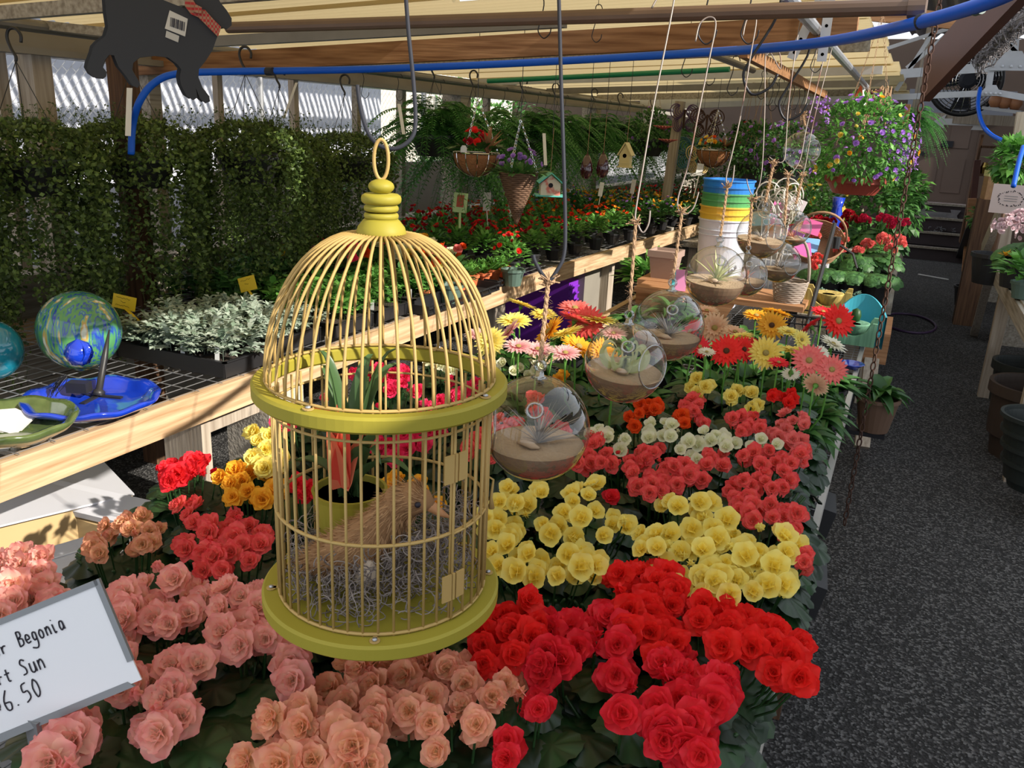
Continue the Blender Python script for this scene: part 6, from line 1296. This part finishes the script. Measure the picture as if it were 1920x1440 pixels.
# brown square planter and label left of the buckets
t = thing('square_planter', 'taupe square planter at the left end of the plank stand', 'planter', (-1.17, 4.62, TZ + .175)); m_tp = mat('taupe_clay', (.34, .24, .20), .8); mb = MB(); mb.lathe([(0, 0), (.085, 0), (.105, .12), (.12, .12), (.12, .155), (.105, .155), (.1, .14), (0, .14)], 4, a0=PI / 4); mb.build('planter_body', m_tp, t)
MB().box((0, 0, -.07), (.22, .3, .14)).build('plinth', M['cedar'], t)
t = thing('leaflet_stack', 'pink and turquoise seed packet standing on the plank end', 'packet', (-1.0, 4.27, TZ + .175), .3); o = MB().box((0, 0, .055), (.075, .012, .11)).build('packet', mat('pink_print', (.80, .30, .55), .5), t); MB().box((-.028, -.007, .055), (.016, .002, .11)).build('turquoise_edge', mat('turq_print', (.15, .62, .68), .5), o)
t = thing('spotted_pot', 'dark pot with pale spots and a price sticker by the bench', 'pot', (P(1232, 495, y=5.0).x, 5.0, .004)); put(pot_mesh(.13, .10, .62, mat('dark_brown_pot', (.03, .012, .012), .4), .02), 'pot_body', t); mb = MB(); random.seed(5)
for k in range(14): a = -PI / 2 + rnd(-1.2, 1.2); z = rnd(.3, .58); r_ = .10 + .03 * z / .62 + .002; mb.lathe([(.0001, 0), (.016, 0)], 10, (r_ * math.cos(a), r_ * math.sin(a), z), (V((math.cos(a), math.sin(a), .05)).to_track_quat('Z', 'Y').to_matrix().to_4x4()))
mb.build('spots', mat('mauve_spot', (.30, .20, .26), .6), t); s_ = MB().poly([(-.03, -.03), (.03, -.03), (.03, .03), (-.03, .03)], .002, Matrix.Translation((0, -.135, .52))).build('price_sticker', M['whitetag'], t); MB().tube([(-.018, -.138, .515), (-.012, -.138, .53), (-.004, -.138, .512), (.004, -.138, .53), (.014, -.138, .512)], .0015, 3).build('price_writing', M['ink'], s_)
smallpot('bright green leafy plant between the bench and the taupe planter', (P(1225, 470, y=5.5).x, 5.5, .45), pot_mesh(.1, .08, .12, M['black'], .008), M['green'], ['white'], 0, h=.30, r=.17, nl=160, ls=.12, seed=130, name='leafy_plant', cat='potted plant')
tag(MB().box((P(1225, 470, y=5.5).x, 5.5, .22), (.3, .3, .44)).build('grey_box', M['wood_gr']), 'grey box under the bright green leafy plant', 'box')
# yellow carved planter, black stand, teal chair planter
def cradle(lb, c, w, dpt, h, mt, rz=0, name='carved_planter'):
    t = thing(name, lb, 'planter', c, rz); n = 14
    for s in (-1, 1):
        pts = [(-w / 2, 0), (w / 2, 0), (w / 2, h), (w * .40, h)] + [(w * .36 * math.cos(PI * k / n), h - (h * .62) * math.sin(PI * k / n)) for k in range(1, n)] + [(-w * .40, h), (-w / 2, h)]
        MB().poly(pts, .02, Matrix.Translation((0, s * dpt / 2, 0))).build('end_panel', mt, t)
    mb = MB(); mb.lathe([(0, -.0), (w * .22, 0), (w * .33, h * .5), (w * .34, h * .56), (w * .31, h * .56), (0, h * .45)], 24, (0, 0, h * .28)); mb.build('bowl', mt, t, smooth=True); MB().lathe([(0, 0), (w * .31, 0)], 20, (0, 0, h * .78)).build('soil', M['soil'], t); return t
m_yp = wood('weathered_yellow', (.55, .42, .12), (.30, .22, .08), 'z'); q = P(1550, 575, y=4.55); cradle('weathered yellow wooden cradle planter before the sage plants', (q.x, 4.55, TZ + .1), .22, .14, .13, m_yp)
MB().box((q.x, 4.55, TZ + .05), (.26, .2, .1)).build('planter_block', M['wood_gr']); tag(bpy.data.objects['planter_block'], 'grey block raising the yellow cradle planter', 'block')
q = P(1600, 620, y=4.15); m_gr = wood('weathered_green', (.16, .34, .22), (.10, .22, .14), 'z'); t = cradle('green wooden cradle planter with a small cactus', (q.x, 4.15, TZ + .06), .20, .14, .11, m_gr)
mb = MB(); mb.lathe([(.0, 0), (.02, .01), (.024, .035), (.018, .06), (0, .07)], 10, (0, 0, .09)); mb.build('cactus', M['gerb'], t, smooth=True)
t = thing('teal_chair_planter', 'small teal curved back chair-shaped planter at the right edge', 'planter', (q.x + .02, 4.26, TZ + .005)); m_te = mat('teal_paint', (.05, .36, .46), .35); mb = MB(); n = 20; vs = []
for k in range(n + 1):
    a = PI * k / n; h_ = .16 + .09 * math.sin(a) ** 2; 
    for z in (0, h_ * .5, h_): vs += [(.115 * math.cos(a), .07 * math.sin(a) + .03, z), (.107 * math.cos(a), .063 * math.sin(a) + .03, z)]
for k in range(n):
    o_i = 6 * k; 
    for j in (0, 2): mb.add([vs[o_i + j], vs[o_i + j + 2], vs[o_i + j + 8], vs[o_i + j + 6]], [(0, 1, 2, 3)]); mb.add([vs[o_i + j + 1], vs[o_i + j + 3], vs[o_i + j + 9], vs[o_i + j + 7]], [(3, 2, 1, 0)])
    mb.add([vs[o_i + 4], vs[o_i + 5], vs[o_i + 11], vs[o_i + 10]], [(0, 1, 2, 3)])
mb.build('curved_back', m_te, t, smooth=True); MB().box((0, .02, .08), (.2, .1, .012)).build('seat', m_te, t)
q = P(1600, 657, y=3.75); t = thing('blue_saucer', 'small cobalt blue saucer beneath the green planter', 'saucer', (q.x, 3.85, TZ + .006)); MB().lathe([(0, .0), (.03, 0), (.05, .02), (.055, .024), (.05, .026), (.03, .006), (0, .005)], 24).build('saucer', m_bl, t, smooth=True)
bs = thing('wire_stand', 'black wrought wire plant stand between gerberas and cradle planter', 'stand', (P(1520, 620, y=4.3).x, 4.3, TZ + .005)); mb = MB()
for x in (-.11, .11):
    for y in (-.08, .08): mb.tube([(x * 1.15, y, 0), (x, y, .13)], .004, 5)
for z in (.13, .09): mb.tube([(-.11, -.08, z), (.11, -.08, z), (.11, .08, z), (-.11, .08, z)], .004, 5, True)
for k in range(7): mb.tube([(-.11 + .0367 * k, -.08, .13), (-.11 + .0367 * k, -.08, .09), (-.10 + .0367 * k, -.08, .05)], .0025, 4)
mb.build('wire_frame', M['iron'], bs)
tag(MB().tube([P(1513, 610, y=4.2), P(1565, 420, y=4.75)], .011, 8).build('black_pole', M['black']), 'slim black pole leaning up behind the yellow planter', 'pole')
mb = MB(); q = P(1568, 455, y=4.7); mb.tube([q + V((0, 0, -.03)), q + V((0, 0, .03))], .022, 10); mb.tube([q, q + V((.09, 0, -.05)), q + V((.12, 0, -.12))], .007, 6); tag(mb.build('pole_clamp', M['black']), 'black clamp with curved arm on the slim pole', 'clamp')
tag(MB().box((-.02, 4.85, .56), (.12, .5, .16)).build('end_plank', M['cedar']), 'reddish plank block at the end of the right table edge', 'plank'); tag(MB().beam((-.03, 4.6, .5), (.0, 4.35, .1), .07, .05).build('brace', M['wood_z']), 'wooden brace under the end of the right table edge', 'brace')
tray('flat of sage green succulents behind the yellow planter', (-.36, 4.98, TZ + .006), .55, .30, .06, folm=M['sagey'], dens=150, lh=.08, ls=(.035, .022), seed=133)
# geranium bench
g2 = thing('slatted_bench', 'second display bench holding the geraniums beyond the centre table', 'bench', (-.5, 6.6, 0)); MB().box((0, 0, .62), (1.05, 2.4, .05)).build('bench_top', M['wood_gr'], g2)
for x in (-.45, .45):
    for y in (-1.1, 1.1): MB().box((x, y, .3), (.08, .08, .6)).build('leg', M['wood_z'], g2)
def geranium(lb, u, v, y, col, n=5, s=.032, h=.36, seed=1):
    random.seed(seed); q = P(u, v, y=y); t = thing('potted_geranium', lb, 'geranium', (min(q.x, -.08), y, .65)); put(pot_mesh(.085, .06, .13, M['black'], .008), 'pot', t); fo = MB(); hz = q.z - .65
    for k in range(120): d = rdir(-.2, 1); c = V((d.x * .15 * rnd(.6, 1), d.y * .15 * rnd(.6, 1), .12 + max(.06, hz - .16) * (d.z * .5 + .45) * rnd(.8, 1))); leaf_round(fo, c, d + V((0, -.2, .8)), rnd(0, 6), rnd(.022, .036), rnd(0, 1), 6)
    fo.build('foliage', M['mid'], t)
    for k in range(n):
        c = V((rnd(-.13, .13), rnd(-.13, .10), hz + rnd(-.05, .03))); hd_ = thing_part = put(None, 'flower_head', t, c); 
        MB().tube([(0, 0, -.005), (-c.x * .5, -c.y * .5, -.14)], .0025, 4, c=.7).build('flower_stalk', M['green'], hd_)
        for j in range(10): d = rdir(-.1, 1); put(blossom('double', col), 'blossom', hd_, d * .03, orient(d), s * .62)
    return t
for i, (u, v, y, col, n, lb) in enumerate(((1560, 452, 5.75, 'rose', 4, 'salmon geranium nearest the black pole'), (1612, 458, 5.7, 'rose', 5, 'salmon geranium in the middle of the bench front'), (1650, 445, 5.8, 'rose', 4, 'salmon geranium right of the middle one'), (1690, 460, 5.75, 'rose', 2, 'salmon geranium leaning over the bench edge by the chain'), (1552, 415, 6.6, 'darkred', 5, 'dark red geranium at the back left'), (1595, 410, 6.7, 'darkred', 5, 'dark red geranium at the back middle'), (1640, 412, 6.6, 'hotpink', 5, 'magenta geranium at the back right'), (1670, 418, 6.5, 'hotpink', 3, 'magenta geranium near the chain'), (1555, 490, 5.35, 'coral', 2, 'coral geranium low beside the wicker basket'), (1520, 430, 6.2, 'darkred', 3, 'dark red geranium half behind the toys'))):
    geranium(lb, u, v, y, col, n, seed=140 + i)
for i, (u, y, lb) in enumerate(((1545, 5.35, 'leafy geranium out of bloom left of the pole foot'), (1600, 5.4, 'leafy geranium out of bloom behind the sage succulents'), (1655, 5.4, 'leafy geranium out of bloom near the chain'))):
    geranium(lb, u, 500, y, 'rose', 0, seed=190 + i)
q = P(1570, 388, y=7.0); t = thing('blue_bottle_vase', 'tall cobalt blue vase between hanging basket and geraniums', 'vase', (q.x, 7.0, .65)); MB().lathe([(0, 0), (.07, 0), (.10, .15), (.06, .32), (.035, .42), (.05, .50), (.04, .5), (0, .48)], 24).build('vase_body', m_bl, t, smooth=True)
# leafy shrubs filling the far middle
random.seed(150)
def bush(lb, u, v, y, r, z0, folm, n=700, fl=None, nf=0, ls=.06, grp=None):
    q = P(u, v, y=y); t = thing('potted_shrub', lb, 'shrub', (q.x, y, z0)); put(pot_mesh(.13, .10, .2, M['black'], .01), 'pot', t); hz = q.z - z0; fo = MB(); hz = max(hz, .3)
    MB().tube([(0, 0, .15), (0, 0, hz)], .012, 6).build('stem', M['twig'], t)
    for k in range(n): d = rdir(); c = V((0, 0, hz)) + d * r * rnd(.55, 1); leaf(fo, c, d + rdir() * .7, ls * rnd(.7, 1.2), ls * .5, cc=rnd(0, 1), seg=1)
    fo.build('foliage', folm, t)
    for k in range(nf): d = rdir(-.3, 1); put(blossom('cup', random.choice(fl)), 'flower', t, V((0, 0, hz)) + d * r * 1.02, orient(d), .03)
    return t
bush('dark leafy shrub below the purple hanging basket', 1650, 385, 7.6, .34, 0.65, M['mid'], 800, ls=.09); bush('light green shrub behind the wicker handle', 1545, 385, 7.8, .30, .65, M['green'], 700, ['lemon', 'ger_white'], 12); bush('green shrub with yellow specks behind the wire hearts', 1505, 345, 8.6, .36, .65, M['green'], 800, ['lemon'], 10)
bush('dark shrub far behind the buckets', 1375, 320, 8.8, .42, .4, M['gerb'], 900); bush('dark shrub behind the bright rods', 1300, 340, 9.2, .38, .4, M['gerb'], 800); bush('dark shrub in the far corner by the ferns', 1440, 345, 10.2, .5, .3, M['gerb'], 900, ls=.09); bush('leafy shrub beside the chain near the shop steps', 1695, 355, 8.6, .19, .65, M['green'], 500, ls=.09)
bush('shrub with yellow flowers left of the blue vase', 1525, 400, 7.2, .22, .65, M['mid'], 500, ['yellow'], 14)
fb = thing('slatted_bench', 'grey bench far back carrying dark shrubs', 'bench', (-1.2, 8.6, 0)); MB().box((.3, 0, .60), (1.9, 2.0, .05)).build('bench_top', M['wood_gr'], fb)
for x in (-.5, 1.1):
    for y in (-.9, .9): MB().box((x, y, .29), (.07, .07, .58)).build('leg', M['wood_z'], fb)
# hanging baskets with blossoms, mid-far
def bloom_basket(lb, u, v, d, R, fl, nfl, folm, seed, potm, hz=1.0, fs=.016, nl=1500, ls=.03, chz=.55, kinds=None):
    random.seed(seed); c = P(u, v, d=d); t = thing('flower_basket', lb, 'hanging basket', c); put(potm, 'bowl', t, (0, 0, -R * .95)); fo = MB()
    for k in range(nl): dd = rdir(-.75, 1); leaf(fo, dd * R * rnd(.7, 1) * (1.0 if dd.z > 0 else .95), dd + rdir() * .8, ls * rnd(.7, 1.3), ls * .5, cc=rnd(0, 1), seg=1)
    fo.build('foliage', folm, t)
    for k in range(nfl): 
        dd = rdir(-.6, 1); col = fl[0] if (dd.x > .15 or dd.z > .55) and rnd(0, 1) < .75 else random.choice(fl); put(blossom('cup', col), 'flower', t, dd * R * rnd(.98, 1.1), orient(dd), fs * rnd(.8, 1.25))
    chains(t, chz, R * .6, 3, 'jute'); return t
BOWL = pot_mesh(.125, .09, .075, mat('terracotta_bowl', (.30, .045, .025), .6), .01, 28)
o = bloom_basket('big hanging basket of purple and yellow flowers over the aisle', 1615, 275, 3.7, .215, ['purple', 'purple', 'yellow', 'lemon', 'gold'], 96, M['green'], 160, BOWL, nl=2200, ls=.032, fs=.0135)
random.seed(161); fo = MB()
for (u0, v0, n) in ((1690, 275, 46), (1665, 245, 40), (1535, 205, 34), (1700, 300, 34)):
    for k in range(n):
        p = P(u0 + rnd(-22, 22), v0 + rnd(-26, 26), d=3.55) ; leaf(fo, p - o.location, rdir(), .013, .011, cc=rnd(0, 1), seg=1); leaf(fo, p - o.location, rdir(), .013, .011, cc=rnd(0, 1), seg=1); leaf(fo, p - o.location, rdir(), .012, .011, cc=rnd(0, 1), seg=1)
fo.build('purple_sprays', M['p_purple'], o)['kind'] = 'stuff'
DBOWL = pot_mesh(.15, .10, .16, M['black'], .01, 24)
bloom_basket('dark hanging basket with violet flowers left of the empty globe', 1420, 290, 6.5, .24, ['violet', 'violet'], 30, M['mid'], 162, DBOWL, nl=1100, ls=.045)
bloom_basket('hanging basket of violet flowers behind the empty globe', 1475, 285, 6.0, .20, ['purple', 'violet'], 50, M['mid'], 163, DBOWL, nl=900, ls=.04)
bloom_basket('hanging basket with lavender flowers far left of the post', 1220, 250, 8.0, .22, ['violet', 'ger_white'], 20, M['mid'], 164, DBOWL, nl=700, ls=.05)
bloom_basket('hanging basket with reddish flowers under the far roof', 1400, 265, 7.5, .16, ['coral', 'violet'], 14, M['gerb'], 165, DBOWL, nl=700, ls=.05)
# bundle of dried seed pods and jute at the end of the galvanised pipe
mb = MB(); random.seed(166)
for k in range(70):
    a = P(1622 + rnd(0, 50), 160 + rnd(0, 45), d=5.2); mb.tube([a, a + V((rnd(-.02, .02), 0, -rnd(.05, .16)))], .004, 4)
tag(mb.build('jute_bundle', M['jute']), 'tangle of jute cords tied to the end of the galvanised pipe', 'rope')
mb = MB()
for k in range(60): a = P(1632 + rnd(-7, 22), 195 + rnd(-25, 25), d=5.15); mb.lathe([(0, -.012), (.01, 0), (0, .012)], 6, a)
tag(mb.build('dried_flowers', mat('maroon_dried', (.10, .02, .03), .8)), 'maroon dried flower bunch below the jute cords', 'dried flowers')
tag(MB().poly([(-.03, 0), (.02, 0), (.0, .09)], .004, Matrix.Translation(P(1612, 182, d=5.1))).build('orange_pennant', mat('orange_pennant', (.62, .12, .04), .6)), 'small orange triangular tag beside the jute cords', 'tag')
tag(MB().beam(P(1619, 160, d=5.05), P(1622, 208, d=5.05), .02, .003).build('ribbon_tag', M['whitetag']), 'white ribbon hanging over the purple basket', 'tag')
sp_ = thing('slat_panel', 'pale green-white slatted panel standing behind the far shrubs', 'panel', (P(1470, 330, y=9.8).x, 9.8, 0))
for k in range(9): MB().box((-.55 + k * .14, 0, .62), (.10, .02, 1.24), (0, .12, 0)).build('slat', mat('pale_slat', (.50, .52, .48), .7), sp_) if k == 0 else put(sp_.children[0].data, 'slat', sp_, (k * .14, 0, 0))
MB().box((0, .02, .3), (1.3, .03, .06)).build('rail', M['wood_gr'], sp_)
c = P(1712, 222, d=6.3); t = thing('hanging_fern', 'small bright fern hanging behind the chain', 'hanging plant', c); put(pot_mesh(.07, .05, .08, M['black'], .006, 14), 'pot', t, (0, 0, -.07)); put(FN[0], 'fronds', t, scale=.48); MB().tube([(0, 0, 0), (0, 0, .5)], .0016, 4).build('hanging_wire', M['iron'], t)
# ================================================================= fan and shelf over the shop door
fn = thing('shop_fan', 'large black wire-caged fan mounted above the shop door', 'fan', P(1812, 150, y=10.5), .15); Rf = .33; mb = MB()
for j in range(9): r_ = Rf * (.25 + .75 * j / 8); mb.tube([(r_ * math.cos(a), -.08 * math.cos(j / 8 * PI / 2) , r_ * math.sin(a)) for a in [2 * PI * k / 40 for k in range(40)]], .004, 4, True)
for k in range(24): a = 2 * PI * k / 24; mb.tube([(Rf * .2 * math.cos(a), -.085, Rf * .2 * math.sin(a)), (Rf * .7 * math.cos(a), -.06, Rf * .7 * math.sin(a)), (Rf * math.cos(a), 0, Rf * math.sin(a))], .003, 4)
mb.build('wire_guard', M['chrome'], fn); MB().tube([(Rf * 1.03 * math.cos(a), .03, Rf * 1.03 * math.sin(a)) for a in [2 * PI * k / 48 for k in range(48)]], .03, 10, True).build('outer_ring', M['black'], fn, smooth=True)
for k in range(4):
    o = MB().add([(.05, .02, -.03), (Rf * .9, .05, -.10), (Rf * .92, .0, .10), (.05, 0, .05)], [(0, 1, 2, 3)]).add([(.05, .026, -.03), (Rf * .9, .056, -.10), (Rf * .92, .006, .10), (.05, .006, .05)], [(3, 2, 1, 0)]).build('fan_blade', M['greyrod'], fn); o.rotation_euler = (0, k * PI / 2, 0)
MB().lathe([(0, .0), (.09, 0), (.09, .07), (.06, .09), (0, .09)], 20, (0, -.02, .0), Euler((PI / 2, 0, 0)).to_matrix().to_4x4()).build('motor_hub', M['greyrod'], fn)
bar('shelf_board', 'white shelf edge under the orange pots above the door', 'shelf', P(1852, 203, y=10.6), P(1925, 212, y=10.4), .25, .03, M['steel_w'])
for i, (u, lb) in enumerate(((1865, 'left round terracotta jar on the high shelf'), (1882, 'middle round terracotta jar on the high shelf'), (1902, 'right round terracotta jar on the high shelf'))):
    q = P(u, 200 + i * 2.2, y=10.5); t = thing('terracotta_jar', lb, 'jar', q + V((0, 0, -.005))); MB().lathe([(0, 0), (.04, 0), (.068, .05), (.06, .10), (.04, .12), (0, .12)], 16).build('jar_body', mat('terracotta_jar', (.42, .18, .08), .5), t, smooth=True)
tag(MB().box(P(1800, 195, y=14.42), (1.4, .04, .38)).build('sign_board', mat('slate_board', (.12, .13, .16), .6)), 'slate grey board behind the lower half of the fan', 'board')
# shop interior glimpses on the right of the door
t = thing('wall_shelf', 'dark shelf unit right of the shop door', 'shelf', P(1888, 330, y=12.9)); 
for dz in (-.55, 0, .35): MB().box((0, 0, dz), (.75, .25, .03)).build('shelf_board', M['wood_dk'], t)
for s in (-1, 1): MB().box((s * .38, 0, -.2), (.03, .25, 1.4)).build('side_panel', M['wood_dk'], t)
tag(MB().lathe([(0, 0), (.04, 0), (.05, .08), (.03, .14), (0, .14)], 12, t.location + V((-.28, -.05, .015))).build('brass_lantern', mat('brass', (.62, .42, .12), .25, 1)), 'small glinting brass lantern on the dark shelf', 'lantern')
t = thing('gift_box', 'box of seed packs with a pale yellow lid right of the steps', 'box', P(1862, 352, y=8.6), .2); MB().box((0, 0, 0), (.14, .14, .20)).build('box_body', mat('seed_print', (.28, .12, .06), .6, c2=(.5, .3, .12), scale=30), t); MB().box((0, 0, .12), (.15, .15, .05)).build('lid', mat('pale_yellow_lid', (.72, .66, .28), .5), t)
zg = P(1862, 352, y=8.6); tag(MB().box(V((zg.x, 8.6, (zg.z - .1) / 2)), (.2, .2, zg.z - .1)).build('crate_stack', M['wood_dk']), 'dark crate stack under the yellow lidded box', 'crate')
bush('lime green plant beside the stair post', 1845, 405, 9.6, .13, .0, M['green'], 260, ls=.07); bush('feathery plant at the right edge above the sign card', 1903, 300, 6.4, .12, .7, M['green'], 420, ls=.08)
tag(MB().beam(P(1800, 488, z=0.0), P(1826, 420, y=10.9), .13, .05).build('boot_scraper_board', M['black']), 'black board leaning against the foot of the stair post', 'board')
# ================================================================= right-hand bench
rb = thing('slatted_bench', 'weathered bench on the right with diagonal leg braces', 'bench', (1.0, 5.9, 0)); c0 = rb.location
MB().box((0, -.05, .80), (.74, 2.9, .035)).build('bench_top', M['wood_gr'], rb); MB().box((-.375, -.05, .76), (.035, 2.9, .10)).build('front_board', M['wood_gr'], rb)
MB().beam(P(1866, 480, y=7.0) - c0, P(1826, 628, z=0.0) - c0, .06, .06).build('leg', M['wood_z'], rb)
MB().beam(P(1878, 520, y=6.2) - c0, P(1935, 612, y=5.4) - c0, .05, .09).build('diagonal_brace', M['wood_gr'], rb)
for (x, y) in ((-.3, -1.35), (.32, -1.35), (.32, 1.3), (-.33, .2)): MB().box((x, y, .39), (.07, .07, .78)).build('leg', M['wood_z'], rb)
bar('leaning_board', 'wide pale grey board leaning up to the right-hand post', 'board', P(1846, 470, y=7.6), P(1908, 325, y=6.9), .05, .13, M['wood_z']); bar('right_post', 'rough grey post beside the right frame edge', 'post', P(1918, 210, y=6.6), P(1880, 470, y=6.6), .09, .07, M['wood_z'])
for i, (u, v, s, lb, mt) in enumerate(((1872, 600, (.35, .3, .38), 'grey block with a shell picture under the right bench', 'wood_gr'), (1868, 520, (.3, .3, .30), 'pale wooden box farther under the right bench', 'wood_y'), (1838, 520, (.25, .3, .28), 'dim box beside the path far under the right bench', 'wood_gr'))):
    q = P(u, v + 40, z=0); t = thing('wooden_box', lb, 'box', (q.x + .12, q.y, 0), .05); MB().box((0, 0, s[2] / 2), s).build('box_body', M[mt], t)
    if i == 0: MB().box((0, -.152, .26), (.2, .006, .16)).build('picture_panel', mat('shell_print', (.40, .36, .28), .7, c2=(.26, .22, .17), scale=14), t); MB().box((0, 0, .40), (.32, .28, .04)).build('box_rim', M['wood_dk'], t)
ct = thing('hanging_card', 'square white card with a dark wreath print at the right edge', 'sign', P(1895, 374, d=5.0), -.25); Wc = .105; MB().poly([(-Wc, -.085), (Wc, -.085), (Wc, .085), (-Wc, .085)], .006).build('card', mat('blush_card', (.62, .52, .50), .6), ct); mb = MB(); random.seed(170)
for k in range(34): a = 2 * PI * k / 34; q = V((.065 * math.cos(a), -.0045, .045 * math.sin(a) + .004)); mb.tube([q, q + V((rnd(-.01, .01), 0, rnd(-.01, .01)))], .0022, 4)
mb.build('wreath_print', M['ink'], ct); mb = MB()
for k in range(3): mb.box((0, -.0045, .018 - .014 * k), (.07, .001, .003))
mb.build('lettering', M['grey_al'], ct); MB().tube([(0, 0, .08), (0, 0, .17)], .0015, 4).build('card_wire', M['iron'], ct)
# hydrangea
random.seed(171); t = thing('potted_hydrangea', 'pale pink hydrangea heads over dark leaves on the right bench', 'hydrangea', (P(1900, 430, d=4.7).x + .07, P(1900, 430, d=4.7).y, .82)); put(pot_mesh(.10, .08, .16, M['black'], .01), 'pot', t); fo = MB()
for k in range(34): d = rdir(-.2, 1); leaf_round(fo, V((d.x * .13, d.y * .13, .16 + .09 * d.z)), d + V((0, -.3, .6)), rnd(0, 6), rnd(.04, .065), rnd(0, 1), 7)
fo.build('foliage', M['mid'], t)
for (u, v, rr) in ((1885, 425, .062), (1912, 415, .06), (1930, 440, .06)):
    q = P(u, v, d=4.62) - t.location; hd_ = put(None, 'flower_head', t, q)
    for j in range(46): d = rdir(-.5, 1); put(blossom('cup', 'lav'), 'floret', hd_, d * rr, orient(d), .017)
fo = MB()
for k in range(16): leaf(fo, P(1885, 480, d=4.5) - t.location, V((rnd(-1, 1), rnd(-.6, .2), rnd(.1, 1))), .045, .008, cc=rnd(0, 1))
fo.build('golden_lily', M['p_gold'], t)
smallpot('feathery green plant at the right edge under the hydrangea', (P(1915, 500, d=4.4).x + .03, P(1915, 500, d=4.4).y, .82), SPG, M['green'], ['white'], 0, h=.2, r=.12, nl=120, ls=.08, seed=172, name='leafy_plant', cat='potted plant')
# big empty pots at the lower right
def bigpot(lb, u, v, y, R, z0, H, mt, n=1):
    q = P(u, v, y=y); t = thing('planter_pot', lb, 'pot', (q.x, y, z0)); mb = MB(); mb.lathe([(0, 0), (R * .72, 0), (R * .9, H * .86), (R, H * .86), (R, H), (R * .92, H), (R * .86, H * .3), (0, H * .3)], 40); mb.build('pot_body', mt, t, smooth=False); return t
m_dp = mat('dark_green_pot', (.022, .028, .026), .45); m_tb = mat('dark_brown_planter', (.060, .040, .030), .5)
q = P(1930, 690, z=.33); bigpot('wide dark green bowl planter on a pot behind the brown one', 1930, 690, q.y, .20, 0, .36, m_dp)
q = P(1868, 715, z=.40); bigpot('large dark brown planter standing on the gravel at the right edge', 1868 + .24 * F_PX / depth(q), 722, q.y + .05, .24, 0, .40, m_tb)
for k in range(4): q = P(1890, 770 + 28 * k, y=4.15); bigpot(('top', 'second', 'third', 'lowest')[k] + ' rim of the stacked grey-green nursery pots at lower right', 1890 + .17 * F_PX / depth(q), 770 + 28 * k, 4.15, .17, max(0, q.z - .13), .13, m_dp)
# fallen white lath on the path
tag(MB().beam(P(1722, 514, z=.02), P(1778, 524, z=.02), .02, .01).build('white_lath', M['white']), 'thin white lath lying across the far path', 'lath')
# black crates peeking from under the right table edge
for (u, v, lb) in ((1550, 945, 'black crate corner sticking out beside the coral begonias'), (1530, 1080, 'black wire basket corner beside the lemon mound')):
    q = P(u, v, z=.45); tag(MB().box((q.x - .05, q.y, .42), (.14, .16, .10), (0, .2, .1)).build('black_crate', M['black']), lb, 'crate'); 
    tag(MB().box((q.x - .08, q.y, .18), (.1, .1, .36)).build('crate_support', M['wood_dk']), 'dark block carrying the ' + lb, 'support')
# wires by which the lighter hanging things hang from the roof framing
for o in list(COL.objects):
    if o.get('category') in ('hanging basket', 'birdhouse') or o.name.startswith(('aubergine', 'metal_', 'wooden_plaque')):
        zr = RZ(min(-.3, max(-3.3, o.location.x))); top = {'coir_basket': .2, 'cone_basket': .2, 'flower_basket': .5, 'birdhouse': .3, 'painted_birdhouse': .3, 'aubergine_ornament': .26}.get(o.name.split('.')[0], .3)
        if zr - o.location.z > top: MB().tube([(0, 0, top), (0, 0, zr - o.location.z)], .0016, 4).build('hanging_wire', M['iron'], o)
